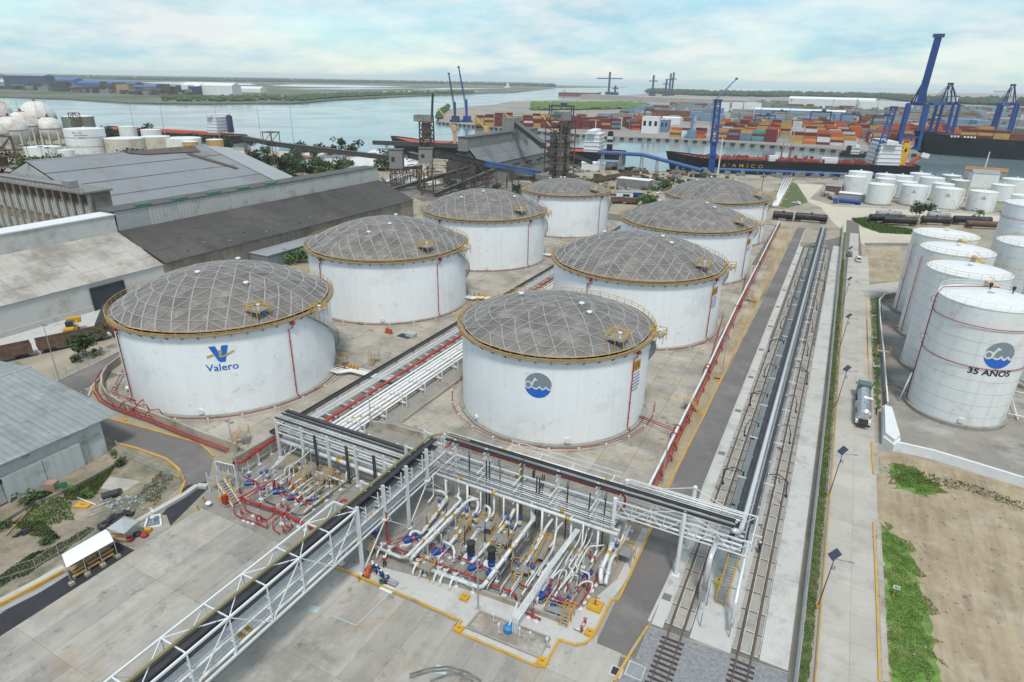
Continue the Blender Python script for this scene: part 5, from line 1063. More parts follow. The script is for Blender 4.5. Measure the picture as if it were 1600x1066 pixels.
# ---- cone-roofed white tanks in the right bund
def plain_tank(label,x,y,R,H,hoops=(),stairs=0,rail=True,m='old_white',seed=0,cone=.9,group='white cone roofed tanks'):
    T=thing('storage_tank',label,'storage tank',(x,y,0),group); n=64 if R > 7 else 32
    b=MB(); b.lathe((0,0,0),[(R,.5),(R,H)],n,False); obj('shell',b,M[m],T,True)
    b=MB(); nb=int(H / 2.4)
    for k in range(1,nb): b.lathe((0,0,0),[(R + .01,k * 2.4 - .02),(R + .02,k * 2.4),(R + .01,k * 2.4 + .02)],n,False)
    o=obj('weld_seams',b,M['ring'] if R > 7 else M[m],T); o['kind']='stuff'
    b=MB(); b.lathe((0,0,0),[(R + .5,0),(R + .5,.7),(R,.8)],n,False); obj('base_ring',b,M['ring'],T)
    b=MB(); b.lathe((0,0,0),[(R + .08,H - .06),(R + .08,H + .05),(R * .5,H + cone * .55),(.4,H + cone)],n,False); b.lathe((0,0,H + cone),[(.4,-.02),(.4,.35),(.6,.4),(.55,.6),(.05,.7)],12); obj('roof',b,M['white'] if m != 'rusty_white' else M[m],T)
    if rail:
        b=MB(); mm=int(R * 3); q=R - .1
        for i in range(mm): a=2 * pi * i / mm; b.bar((q * cos(a),q * sin(a),H),(q * cos(a),q * sin(a),H + 1.1),.05)
        for z in (.55,1.1): b.tube([(q * cos(2 * pi * i / n),q * sin(2 * pi * i / n),H + z) for i in range(n + 1)],.03,4,False)
        obj('railing',b,M['ral'] if seed % 2 else M['old_white'],T)
    for z in hoops: b=MB(); b.tube([((R + .22) * cos(2 * pi * i / n),(R + .22) * sin(2 * pi * i / n),z) for i in range(n + 1)],.07,6,False); obj('cooling_ring',b,M['red'],T)
    for k in range(stairs):
        b=MB(); ns=40
        for i in range(ns): a=radians(-60 + 75 * i / ns); z=H * i / ns; b.bar(((R + .05) * cos(a),(R + .05) * sin(a),z),((R + .8) * cos(a),(R + .8) * sin(a),z),.3,.06)
        b.tube([((R + .8) * cos(radians(-60 + 75 * i / ns)),(R + .8) * sin(radians(-60 + 75 * i / ns)),H * i / ns + 1.0) for i in range(ns + 1)],.05,4); b.tube([((R + .8) * cos(radians(-60 + 75 * i / ns)),(R + .8) * sin(radians(-60 + 75 * i / ns)),H * i / ns) for i in range(ns + 1)],.12,4)
        obj('spiral_stair',b,M['old_white'],T)
    return T
TR=plain_tank('tall white tank lettered 35 years under a round wave emblem',27.94,135.16,7.94,22.9,(19.6,12.2),0,seed=0)
pipe(TR,[(-8.2,-.6,.6),(-8.2,-.6,22.2),(-7.4,.6,23.6),(-3.0,3.4,23.7),(2.0,5.5,23.7)],.1,'red','cooling_riser'); pipe(TR,[(-9.4,-1.6,.2),(-8.5,-.9,6.2)],.14,'white','standpipe')
for z in (21.5,14): b=MB(); b.tube([(-8.3 + .6 * cos(2 * pi * i / 12),-.6,z + .6 * sin(2 * pi * i / 12)) for i in range(13)],.05,5,False); obj('hose_loop',b,M['red'],TR)
for q in ((.5,4.6),(3.9,4.0)): b=MB(); b.lathe((q[0],q[1],23.0),[(.12,0),(.12,.9),(.3,1.0),(.3,1.5),(.1,1.6)],8); obj('vent',b,M['dark'],TR)
b=MB(); b.tube([(0,-7.6,1.6),(0,-8.25,1.6)],.5,14); obj('manhole',b,M['old_white'],TR)
ea=radians(-72); emblem(TR,7.94,ea,14.9,2.5,.95,.1)
vs,fs=text_mesh('35 A\u00d1OS',1.5,.045,1.15); decal('lettering',TR,vs,fs,7.97,radians(-76),11.4,M['black'])
t2=plain_tank('streaked white tank second in the near column, behind the lettered one',27.43,156.96,7.6,22.6,(),0,seed=1)
t3=plain_tank('white tank with a red riser, third in the column behind the lettered tank',27.81,179.0,7.64,22.2,(),0,seed=1); pipe(t3,[(-7.2,-3.4,.6),(-7.2,-3.4,20.5)],.09,'red','cooling_riser')
t4=plain_tank('white tank with a red riser at the far end of the near column',27.21,197.5,7.5,22.2,(),0,seed=1); pipe(t4,[(-7.0,-3.6,.6),(-7.0,-3.6,19.5)],.09,'red','cooling_riser')
for t_,o_ in ((t2,7.6),(t3,7.64),(t4,7.5)):
    b=MB(); b.bar((2.2,-7.2,22.6),(4.2,-9.5,21.5),1.0,.1); b.bar((2.2,-7.2,23.6),(4.2,-9.5,22.5),.06); obj('roof_stair',b,M['ral'],t_)
plain_tank('white tank of the second column cut by the photo edge, with rusty rails',46,197,7.8,22.3,(),0,seed=1); plain_tank('tallest white tank at the photo edge, standing above the others',48.3,213,7.8,29.6,(26,),0,seed=0); plain_tank('white tank half hidden behind the lettered one at the photo edge',46,160,7.8,22,(),0,seed=1)
# right bund: white wall, pipes and stile
wall('thick white bund wall running from the road corner past the lettered tank',[(16.62,112.55),(22.46,112.56),(27.92,111.51),(34.79,110.11),(62,103)],1.7,.5,'white')
b=MB(); vs=[Vector((*P,0)) for P in ((15.07,113.36),(16.58,111.22),(17.68,113.68),(16.67,125.85),(15.26,126.41))]
b.prism([(v.x,v.y) for v in vs],0,1.6); P2=[(v.x * .85 + .15 * (sum(w.x for w in vs) / 5),v.y * .9 + .1 * (sum(w.y for w in vs) / 5)) for v in vs]; b.prism(P2,1.6,2.3); tag(obj('wall_buttress',b,M['white']),'bulky white painted end block of the bund wall by the road','wall')
wall('pale low bund wall beside the mown strip, carrying a white pipe',[(16.18,128.76),(16.22,156.53),(16.03,179.08),(16.21,199.31),(17.84,205.9),(21.46,210.4),(24.42,212.1)],1.3,.3,'concrete')
t=thing('pipeline','white pipe on top of the low bund wall beside the mown strip','pipe'); pipe(t,[(*(16.18,128.76),1.6),(*(16.22,156.53),1.6),(*(16.03,179.08),1.6),(*(16.21,199.31),1.6),(*(17.84,205.9),1.6),(*(21.46,210.4),1.6)],.16,'white')
t=thing('pipeline','red branch pipes joining the low bund wall to the tank risers','pipe'); pipe(t,[(*(16.03,135.03),.3),(*(16.28,136.85),1.9),(*(16.89,137.19),1.9),(*(20.06,137.29),1.0)],.1,'red'); pipe(t,[(*(16.08,176.4),1.8),(*(20.86,177.38),1.0)],.08,'red'); pipe(t,[(*(16.3,198.26),1.8),(*(21.03,199.9),1.0)],.08,'red')
P=(16.13,156.48); access('yellow stile over the low bund wall beside the mown strip',P,2.6,1.4,1.7,0,0)
t=thing('valve_rack','grey pipe rack lying by the corner of the low bund wall','pipe');
for k in range(3): pipe(t,[(*(16.74,195.27),.5 + .3 * k),(*(16.95,183.33),.5 + .3 * k)],.12,'galv')
for k,(a,c) in enumerate((((13.98,169.18),(15.36,169.63)),((14.14,149.8),(15.78,150.73)),((14.16,186.57),(15.52,188.36)))):
    t=thing('pipe_section','loose white pipe on the mown strip, ' + ('below the stile' if k == 1 else ('above the stile' if k == 0 else 'near the wall corner')),'pipe'); pipe(t,[(*a,.2),(*c,.2)],.1,'white'); supports(t,(*a,0),(*c,0),2,0)
t=thing('pipe_barrier','white pipe frame with slanting legs right of the lettered tank','pipe');
pipe(t,[(*(36.55,136.14),.9),(*(39.31,136.24),.9)],.12,'white'); pipe(t,[(*(38.36,144.26),1.2),(*(38.18,135.61),.4)],.12,'white'); pipe(t,[(*(39.03,147.35),1.4),(*(41.16,146.9),1.4)],.12,'white'); pipe(t,[(*(40.66,154.59),1.6),(*(42.24,153.12),1.6)],.2,'grey_steel')
# ---- tank wagons
def wagon(label,P0,P1,m='black',d=1.45,grp='tank wagons on the sidings'):
    a,c=Vector(P0),Vector(P1); L_=(c - a).length; ctr=(a + c) / 2; rz=atan2(c.y - a.y,c.x - a.x)
    T=thing('tank_wagon',label,'tank wagon',(ctr.x,ctr.y,.02),grp,rz); h=L_ / 2 - .5; zc=1.15 + d
    b=MB(); b.tube([(-h - .25,0,zc),(-h + .1,0,zc),(h - .1,0,zc),(h + .25,0,zc)],d,16); b.v=[(x,y * (1 if abs(x) < h else .72),zc + (z - zc) * (1 if abs(x) < h else .72)) for x,y,z in b.v]; obj('tank',b,M[m],T,False)
    b=MB(); b.lathe((0,0,zc + d - .1),[(.5,0),(.5,.5),(.2,.55)],10); obj('dome_hatch',b,M[m],T); b=MB(); b.box((0,0,1.05),(L_,.9,.3)); [b.box((s * (L_ / 2 - .1),0,1.0),(.2,2.3,.3)) for s in (-1,1)]; obj('underframe',b,M['dark'],T)
    for s in (-1,1):
        b=MB(); b.box((s * (h - 1.2),0,.7),(2.0,2.0,.35)); bg_=obj('bogie',b,M['rust'],T)
        for q in (-.8,.8): b=MB(); [b.tube([(s * (h - 1.2) + q,e * .72 - .07,.46),(s * (h - 1.2) + q,e * .72 + .07,.46)],.46,12) for e in (-1,1)]; obj('wheel',b,M['rail'],bg_)
    b=MB(); [b.bar((s * .6,-d - .05,zc - d),(s * .6,-d * .75,zc + d * .6),.06) for s in (-.3,.3)]; [b.bar((-.18,-d - .05 + .03 * k,1.3 + .35 * k),(.18,-d - .05 + .03 * k,1.3 + .35 * k),.04) for k in range(6)]; obj('ladder',b,M['dark'],T)
    return T
M['wagon_grey']=mat('wagon_grey',(.30,.31,.32),.5,.12,1,((.15,.11,.08),.3,.5)); M['wagon_black']=mat('wagon_black',(.028,.03,.032),.5,.3,.6,((.10,.09,.08),.25,.4)); M['wagon_brown']=mat('wagon_brown',(.14,.075,.05),.7,.25,.6)
wagon('black tank wagon across the end of the loading strip, left one of the pair',(-25.32,312),(-16.21,312.7),'wagon_black'); wagon('black tank wagon across the end of the loading strip, right one of the pair',(-15.95,313.7),(-2.09,315.1),'wagon_black')
wagon('nearest black tank wagon on the grass by the sandy road, with its end facing left',(14.32,328.5),(29.19,335.3),'wagon_black'); wagon('black tank wagon in front of the broad tree',(19.65,327),(33.86,331.1),'wagon_black'); wagon('black tank wagon right behind the leftmost cone roof',(35.32,337.5),(47.74,341.2),'wagon_black')
wagon('long black tank wagon below the small light tree',(48.49,345.7),(64.16,351.4),'wagon_black'); wagon('rust brown tank wagon behind the railed cone roofs',(52.65,338.8),(68.41,344),'wagon_brown',1.2); wagon('pale grey tank wagon behind the black ones on the left',(17.28,340.4),(28.2,344.6),'wagon_grey'); wagon('pale grey tank wagon behind the broad tree',(38.69,349.5),(48.31,352.1),'wagon_grey')
# ---- white tank farm in the middle distance
FT=[(19.21,387.24,6.1,10.3,1),(35.18,395.5,6.2,10.0,1),(49.91,392.17,6.2,10.2,1),(64.92,392.13,6.0,10.0,0),(82,392,6.0,9.6,0)]
desc=['by the blue lorry','with the mark left of the broad tree','with the mark behind the broad tree','with the mark near the small light tree','cut by the tall tank at the photo edge']
def mark(T,R,ang,z):
    decal('mark',T,[(-1.0,-.6),(1.0,-.6),(0,1.0)],[(0,1,2)],R + .12,ang,z,M['emblem_grey']); decal('mark',T,[(-.35,-.3),(.35,-.3),(0,.35)],[(0,1,2)],R + .15,ang,z,M['white'])
for k,(x,y,R,H,s) in enumerate(FT):
    T=plain_tank('white farm tank in the front row, ' + desc[k],x,y,R,H,(),s,False,'old_white',k,.7,'white tanks of the farm beyond the wagons')
    if k in (1,2,3): mark(T,R,radians(-95),7.4)
BK=[((8.96,415.5,12),6.2,12.5),((6.56,409.7,10),5.5,10.5),((22.74,434.6,10),5.5,10.0),((31.28,438,9),6.0,9.5),((41.78,456.4,9),5.6,9.5),((46.6,439.2,9),6.2,9.5),((59.08,467.8,8),5.0,8.5),((61.11,445.3,8),4.6,8.5),((22.63,423,9),5.0,9.0),((50.08,417.3,9),5.2,9.2),((90.13,461,9),7.0,9.5),((79.75,433,9),5.5,9.0),((32.47,413.8,9),5.2,9.2)]
BD=['tallest one at the left end behind','narrow one at the left end','behind the first front tank','behind the second front tank','far back with a bright roof','bright roofed behind the tree','grey green sided and low','small grey one in the third row','squeezed in the gap of the front row','behind the third front tank','broad one at the photo edge','right of the grey shed','between the second row tanks']
for k,(P,R,H) in enumerate(BK): plain_tank('white farm tank in the back rows, ' + BD[k],P[0],P[1] + R * .3,R,H,(),0,False,'old_white' if k not in (6,7) else 'grey_white',k,.6,'white tanks of the farm beyond the wagons') if k not in (6,7) or M.setdefault('grey_white',mat('grey_white',(.36,.38,.35),.6,.1,.3)) else None
wall('pale low wall along the front of the white tank farm',[(-1.02,364.8),(20.3,373.2),(41.85,378.8),(55.7,380.8),(75.89,384.2)],1.2,.3,'white_concrete')
def bldg(name,label,cat,P,w,d,h,rz,wm,rm,roof='flat',wins=0,group=None,ov=.3):
    T=thing(name,label,cat,(P[0],P[1],0),group,rz); b=MB(); b.box((0,0,h / 2),(w,d,h)); obj('wall',b,M[wm] if isinstance(wm,str) else wm,T)
    b=MB()
    if roof == 'flat': b.box((0,0,h + .1),(w + ov,d + ov,.2))
    else:
        e=d * (roof if isinstance(roof,float) else .18); W2,D2=w / 2 + ov,d / 2 + ov
        b.add([(-W2,-D2,h),(W2,-D2,h),(W2,D2,h),(-W2,D2,h),(-W2,0,h + e),(W2,0,h + e)],[(0,1,5,4),(2,3,4,5),(0,4,3),(1,2,5),(3,2,1,0)])
    obj('roof',b,M[rm] if isinstance(rm,str) else rm,T)
    for k in range(wins): b=MB(); b.box((-w / 2 + w * (k + .5) / wins,-d / 2 - .03,h * .6),(w / wins * .5,.08,h * .3)); f=obj('window',b,M['glass'],T)
    return T
M['roof_white']=mat('roof_white',(.70,.70,.69),.6,.06,.2,((.4,.38,.34),.15,.2)); M['sheet_grey']=mat('sheet_grey',(.28,.29,.30),.6,.1,.2)
bldg('shed','grey roofed shed standing among the white farm tanks','shed',(79.51,497.3),14,12,8.5,.05,'old_white','sheet_grey',.15); bldg('canopy','low grey roof shelter by the blue lorry','shelter',(7.57,393.4),14,7,3.6,-.1,'sheet_grey','roof_white',.08); bldg('shed','brownish workshop with clutter left of the farm tanks','shed',(-3.31,407.8),8,7,5,0,'rust','sheet_grey',.1); bldg('shed','ochre roofed warehouse behind the farm tanks near the black ship','shed',(88.16,549.5),24,10,5,-.15,'sheet_grey',mat('ochre_roof',(.30,.17,.06),.8,.2,.2),.2)
def lorry(label,P,rz,m1,m2,L_=9,kind='box',grp=None):
    T=thing('lorry',label,'lorry',(P[0],P[1],0),grp,rz); b=MB(); b.box((0,L_ / 2 - 1.1,1.75),(2.3,2.1,2.3)); b.box((0,L_ / 2 - .2,1.2),(2.2,.5,1.1)); c=obj('cab',b,M[m1],T); b=MB(); b.box((0,L_ / 2 - .03,2.2),(2.0,.06,.8)); obj('window',b,M['glass'],c)
    b=MB()
    if kind == 'tank': b.tube([(0,-L_ / 2,2.0),(0,L_ / 2 - 2.6,2.0)],1.1,14)
    else: b.box((0,-1.1,2.1),(2.4,L_ - 2.4,2.2))
    obj('tank' if kind == 'tank' else 'load_body',b,M[m2],T); b=MB(); b.box((0,0,.85),(.9,L_,.25)); obj('chassis',b,M['dark'],T)
    for s in (-1,1):
        for y in (-L_ / 2 + 1,-L_ / 2 + 2.2,L_ / 2 - 1.3): wheel(T,s * 1.0,y,.5,.28)
    return T
lorry('blue tank lorry parked beside the grey shelter',(4.75,374.8),1.45,'car_blue','blue',13,'tank'); lorry('small orange and grey lorry among the clutter left of the farm',(-3.05,389.5),.3,'yellow','galv',8,'tank'); lorry('grey cement truck beside the sandy road',(-5.32,395.8),1.0,'galv','galv',8,'tank')
# white pipelines at the far end of the strip
t=thing('pipeline','bundle of four bright white pipelines running toward the jetty','pipe')
_a0,_a1,_b0,_b1=Vector((*(-28.23,343.4),1)),Vector((*(-26.52,344.5),1)),Vector((*(-33.55,454.1),1)),Vector((*(-29.12,457.1),1))
for k in range(4): pipe(t,[_a0.lerp(_a1,k / 3),_b0.lerp(_b1,k / 3)],.45,'white')
for k in range(5): b=MB(); p0=Vector((*(-27.37,343.9),0)).lerp(Vector((*(-31.33,455.6),0)),k / 4); b.box((p0.x,p0.y,.4),(9,.5,.5)); obj('sleeper',b,M['concrete'],t)
# ================================================================== TREES
def leafball(rad,n,size,seed,sq=.75):
    rg=random.Random(seed); b=MB(); cl=[(rg.gauss(0,.42),rg.gauss(0,.42),rg.gauss(.1,.34) * sq,rg.uniform(.28,.5)) for _ in range(11)]
    for k in range(n):
        cx,cy,cz,cr=cl[k % len(cl)]; u=Vector((rg.gauss(0,1),rg.gauss(0,1),rg.gauss(0,1))).normalized() * cr * (rg.random() ** .33)
        p=Vector((cx + u.x,cy + u.y,cz + u.z * .85)) * rad; d1=Vector((rg.gauss(0,1),rg.gauss(0,1),rg.gauss(0,.7))).normalized(); d2=d1.cross(Vector((rg.gauss(0,1),rg.gauss(0,1),rg.gauss(0,1)))).normalized(); s=size * rg.uniform(.6,1.4)
        b.add([p - d1 * s,p + d2 * s * .6,p + d1 * s,p - d2 * s * .6],[(0,1,2,3)])
    return b
CROWN={}
def crown(kind,mk,n,size):
    k=(kind,mk,n)
    if k not in CROWN: CROWN[k]=leafball(1.0,n,size,31 + kind,.8).mesh('crown',M[mk])
    return CROWN[k]
def tree(label,P,h,r,mk='leaf',n=500,kind=0,name='tree',cat='tree',group=None,size=.11):
    T=thing(name,label,cat,(P[0],P[1],0),group,random.uniform(0,6)); hb=h - r * 1.1
    b=MB(); b.tube([(0,0,-.1),(.08 * r,0,hb * .6),(0,.05 * r,hb + r * .3)],max(.09,h * .025),7,True,.05)
    for k in range(4): a=k * 1.6; b.tube([(0,0,max(.2,hb * (.6 + .1 * k))),(r * .5 * cos(a),r * .5 * sin(a),hb + r * .4)],h * .012,5,True,.02)
    obj('trunk',b,M['trunk'],T); o=link('crown',crown(kind,mk,n,size),T,(0,0,hb + r * .35),random.uniform(0,6),(r,r,r)); return T
PALM={}
def palm(label,P,h,group=None):
    T=thing('palm_tree',label,'palm tree',(P[0],P[1],0),group,random.uniform(0,6)); b=MB(); b.tube([(0,0,0),(.2,.1,h * .5),(.1,0,h)],.2,7,True,.13); obj('trunk',b,M['trunk'],T)
    b=MB()
    for k in range(13):
        a=k * 2.4; rr=2.0; pts=[Vector((rr * t_ * cos(a),rr * t_ * sin(a),h + .9 * t_ * (1.0 - t_ * (1.3 + (k % 3) * .3)))) for t_ in (0,.35,.7,1.0)]; s=Vector((-sin(a),cos(a),-.25))
        for i in range(3): w0,w1=(.28,.36,.26,.03)[i],(.28,.36,.26,.03)[i + 1]; b.quad(pts[i] - s * w0,pts[i + 1] - s * w1,pts[i + 1],pts[i]); b.quad(pts[i],pts[i + 1],pts[i + 1] + s * w1 * .9 + Vector((0,0,-.1)),pts[i] + s * w0 + Vector((0,0,-.1)))
    obj('crown',b,M['leaf_dark'],T); return T
def bush(label,P,r,mk='leaf',kind=0,group=None,n=350):
    T=thing('bush',label,'bush',(P[0],P[1],0),group); link('foliage',crown(kind,mk,n,.14),T,(0,0,r * .5),random.uniform(0,6),(r,r,r * .8)); b=MB(); b.tube([(0,0,-.1),(0,0,r * .5)],.08,6); obj('stem',b,M['trunk'],T); return T
tree('broad dark tree on the sandy road behind the black wagons',(36.18,355.7),7.5,4.6,'leaf_dark',700,1); tree('small light green tree before the right farm tanks',(60.98,364.7),6,3.2,'leaf_light',220,2)
# ================================================================== LEFT SIDE: sheds, wagons, yard
M['shed_roof']=mat('shed_roof',(.235,.245,.255),.6,.07,.08,[((.16,.15,.15),.2,.05)],corr=('X',.8,.15)); M['shed_roof_dark']=mat('shed_roof_dark',(.075,.069,.064),.8,.15,.06,[((.13,.12,.11),.25,.05),((.04,.037,.034),.3,.1)])
M['shed_roof_pale']=mat('shed_roof_pale',(.44,.41,.37),.75,.12,.1,[((.21,.19,.165),.42,.09),((.30,.24,.18),.2,.3)]); M['shed_wall']=mat('shed_wall',(.47,.47,.45),.7,.08,.1,((.24,.22,.19),.25,.2),corr=('Y',1.2,.35)); M['shed_wall_pale']=mat('shed_wall_pale',(.50,.50,.48),.75,.06,.1,((.30,.27,.22),.24,.12))
M['dirty_concrete']=mat('dirty_concrete',(.27,.24,.20),.9,.2,.2,[((.13,.10,.08),.35,.12)],streak=((.10,.08,.06),.6)); M['near_roof']=mat('near_roof',(.27,.29,.295),.55,.10,.5,[((.40,.42,.42),.2,.3),((.17,.175,.17),.2,.2)],corr=('Y',1.0,.30))
M['old_wall']=mat('old_wall',(.46,.50,.50),.65,.07,.2,[((.26,.25,.22),.25,.3)],streak=((.25,.24,.2),.5)); M['green_sheet']=mat('green_sheet',(.05,.17,.11),.6,.1,1)
def sheet(parent,name,q,m,nu,nv=1,gap=.12,lift=0,th=.12):
    """a sloping face split into separate roof or wall sheets: q = four corners"""
    A_,B_,C_,D_=[Vector(v) for v in q]; nrm=(B_ - A_).cross(D_ - A_).normalized()
    if nrm.z < 0: nrm=-nrm
    for i in range(nu):
        for j in range(nv):
            def pt(u,v): return A_.lerp(B_,u).lerp(D_.lerp(C_,u),v)
            L1,L2=(B_ - A_).length / nu,(D_ - A_).length / nv; gu,gv=gap / L1 / nu / 2,gap / L2 / nv / 2
            u0,u1,v0,v1=i / nu + gu,(i + 1) / nu - gu,j / nv + gv,(j + 1) / nv - gv; k=nrm * (lift + .015 * ((i * 7 + j * 3) % 4))
            vs=[pt(u0,v0),pt(u1,v0),pt(u1,v1),pt(u0,v1)]; b=MB(); b.add([v + k + nrm * th for v in vs] + [v + k for v in vs],[(0,1,2,3),(7,6,5,4),(0,4,5,1),(1,5,6,2),(2,6,7,3),(3,7,4,0)]); obj(name,b,m,parent)
# ---- storage shed along the tank farm: pale south half, dark north half
SH=thing('storage_shed','long storage shed whose roof is pale and streaked in front, soot dark beyond','storage shed')
b=MB(); b.box((-168,74,3.6),(.4,68,7.2)); obj('front_wall',b,M['shed_wall_pale'],SH); b=MB(); b.box((-167.7,74,.7),(.3,68,1.4)); obj('plinth',b,M['white_concrete'],SH)
b=MB(); b.box((-168,168.6,3.9),(.4,121,7.2)); obj('front_wall',b,M['dirty_concrete'],SH)
sheet(SH,'roof_sheet',((-167.4,40,7.3),(-167.4,108,7.3),(-186,108,14.5),(-186,40,14.5)),M['shed_roof_pale'],17,4,.05)
sheet(SH,'roof_sheet',((-167,108.2,7.7),(-167,229,7.7),(-186,229,14.7),(-186,108.2,14.7)),M['shed_roof_dark'],20,3,.05)
b=MB(); b.prism([(-186,40),(-186,108),(-192,108),(-192,40)],14.4,19.6); obj('clerestory',b,M['shed_wall_pale'],SH); b=MB(); b.box((-189,74,19.75),(6.6,68.6,.3)); obj('roof_cap',b,M['white'],SH)
for k in range(24): y=108.6 + k * 5.0; b=MB(); b.box((-186.4 - .06 * (k % 2),y + 2.5,17.5),(.25,4.94,5.6)); obj('wall_sheet',b,M['shed_wall'] if k > 1 else M['galv'],SH)
b=MB(); b.box((-190,168.6,20.5),(8,121.5,.3)); obj('roof_cap',b,mat('dark_cap',(.10,.095,.09),.8,.25,.4),SH); [obj('roof_vent',MB().box((-187.2,118 + 12.5 * k,20.9),(1.6,4.6,.9)),M['green_sheet'],SH) for k in range(5)]
sheet(SH,'roof_sheet',((-193,40,19),(-193,229,19),(-214,229,10),(-214,40,10)),M['shed_roof_dark'],12,2,.05)
b=MB(); b.add([(-168,229,0),(-168,229,7.3),(-186,229,14.5),(-190,229,20),(-194,229,19),(-214,229,10),(-214,229,0)],[tuple(range(7))]); obj('gable',b,M['dirty_concrete'],SH)
b=MB(); b.box((-167.55,(88.6 + 101) / 2 - 3.5,2.9),(.3,8.2,5.6)); dr=obj('door',b,mat('door_blue',(.035,.045,.06),.6,.3,.5),SH); b=MB(); [b.box((-167.45,91.25 + s * 4.3,2.95),(.5,.35,5.9)) for s in (-1,1)]; b.box((-167.45,91.25,5.95),(.5,8.9,.35)); obj('door_frame',b,M['dark'],dr)
for k in range(9): b=MB(); b.box((-170.5 - (k % 2) * 2.2,118 + k * 7.5,8.9 + (k % 2) * .8),(1.6,.9,.25)); obj('roof_hatch',b,M['grey_steel'] if k % 3 else M['dark'],SH)
b=MB(); b.prism([(-166.5,137),(-166.5,168),(-158.5,168),(-158.5,137)],0,4.4); t=tag(obj('lean_to',b,mat('lean_to',(.20,.225,.24),.6,.1,.3,corr=('Y',1.2,.3))),'grey corrugated lean-to against the dark roofed shed','shed'); b=MB(); b.box((-162.5,152.5,4.5),(8.6,31.5,.15)); obj('roof',b,M['sheet_grey'],t)
b=MB(); b.prism([(-167.5,36),(-167.5,112),(-152,112),(-146,84),(-152,60),(-160,36)],-.1,.03); struct('loading_yard',b,M['white_concrete'],'pale concrete yard in front of the storage shed')
# ---- large grey ridge-roofed warehouse behind
WH=thing('warehouse','large grey warehouse roof with dark seams and a rust patch near its ridge','warehouse')
RX,RZ,EX,EZ=-267,27,-226,12.5
for k in range(4):
    u0,u1=k / 4 + .004,(k + 1) / 4 - .004
    a,c=(RX + (EX - RX) * u0,RZ + (EZ - RZ) * u0),(RX + (EX - RX) * u1,RZ + (EZ - RZ) * u1)
    y1=lambda u: 203 + 5 * u
    q0,q1=y1(u0),y1(u1)
    for j in range(9): f0,f1=j / 9,(j + 1) / 9; sheet(WH,'roof_sheet',((a[0],128 + (q0 - 128) * f0,a[1]),(a[0],128 + (q0 - 128) * f1,a[1]),(c[0],128 + (q1 - 128) * f1,c[1]),(c[0],128 + (q1 - 128) * f0,c[1])),M['shed_roof'],1,1,.0,.06 * (3 - k))
b=MB(); b.add([(RX,203,RZ),(EX,208,EZ),(EX - 10,226,EZ),(RX - 4,222,RZ - 3)],[(0,1,2,3)]); b.v=[(x,y,z + .35) for x,y,z in b.v]; obj('hip_sheet',b,mat('hip_roof',(.33,.345,.35),.6,.08,.1),WH); b=MB(); b.bar((RX,203,RZ + .5),(EX,208,EZ + .5),.7,.3); b.bar((RX,128,RZ + .3),(RX,203,RZ + .3),.8,.4); obj('ridge_cap',b,M['galv'],WH)
b=MB(); b.add([(RX,128,RZ),(RX,206,RZ),(-310,214,12),(-310,128,12)],[(0,1,2,3)]); obj('roof_sheet',b,M['shed_roof'],WH); b=MB(); b.prism([(EX - .5,128),(EX - .5,208),(EX - 11,226),(-309,212),(-309,128)],0,12.2); b.add([(EX - .5,128,12.2),(RX,128,RZ - .3),(-309,128,12.2)],[(0,1,2)]); obj('wall',b,M['shed_wall'],WH)
b=MB(); q=lambda u,y: (RX + (EX - RX) * u,y,RZ + (EZ - RZ) * u + .75)
b.add([q(.01,165),q(.01,198),q(.16,196),q(.13,184),q(.11,172),q(.05,166)],[(0,1,2,3,4,5)]); b.add([q(.17,188),q(.17,191),q(.6,201),q(.6,199)],[(0,1,2,3)]); obj('rust_stain',b,mat('rust_stain',(.12,.09,.08),.85,.25,.3),WH)
for k in range(6): b=MB(); b.box((EX + .6,150 + k * 11.0,EZ + .8),(1.4,4.2,.9)); obj('roof_vent',b,M['green_sheet'],WH)
# ---- old concrete frame building
CX,CY,CH=-264,118,22
CB=thing('concrete_building','old stained concrete frame building with tall windows at the photo edge','building')
b=MB(); b.box((-266,123,10.6),(98,7,21.2)); obj('core',b,M['dirty_concrete'],CB); PIL=mat('old_pilaster',(.36,.33,.28),.9,.12,.3,((.16,.13,.1),.35,.3)); GLS=mat('dusty_glass',(.50,.55,.57),.5,.15,.4)
for k in range(18):
    x=-217 - k * 4.9; b=MB(); b.box((x,119.2,10.6),(1.2,.8,21.6)); obj('pilaster',b,PIL,CB)
    if k < 17:
        for z,h in ((14.6,5.0),(6.2,4.0)): b=MB(); b.box((x - 2.45,119.45,z),(2.3,.3,h)); w_=obj('window',b,GLS,CB); b=MB(); b.box((x - 2.45,119.3,z - h / 2 - .2),(2.8,.4,.3)); [b.box((x - 2.45 + s * 1.15,119.25,z),(.12,.25,h)) for s in (-1,0,1)]; obj('frame',b,M['dirty_concrete'],w_)
        b=MB(); [b.box((x - 1.1 - .54 * s,119.4,19.4),(.26,.5,2.8)) for s in range(6)]; obj('louvre',b,M['rust'],CB)['kind']='stuff'
b=MB(); b.box((-266,122,21.7),(100,10,.6)); obj('roof',b,mat('old_roof',(.22,.215,.205),.9,.2,.15),CB)
b=MB(); [b.bar((-216 - 2.5 * k,117.6,22),(-216 - 2.5 * k,117.6,23.2),.08) for k in range(32)]; b.bar((-216,117.6,23.2),(-294,117.6,23.2),.08); b.bar((-216,117.6,22.6),(-294,117.6,22.6),.06); obj('railing',b,M['rust'],CB)
b=MB(); b.tube([(-300,121,22.6),(-232,121,22.6)],.45,8); b.box((-229,121,23.2),(4,3,2.2)); obj('duct',b,M['grey_steel'],CB)
TW=thing('steel_tower','rusty open steel tower rising over the concrete building at the photo edge','tower',(-282,124,0))
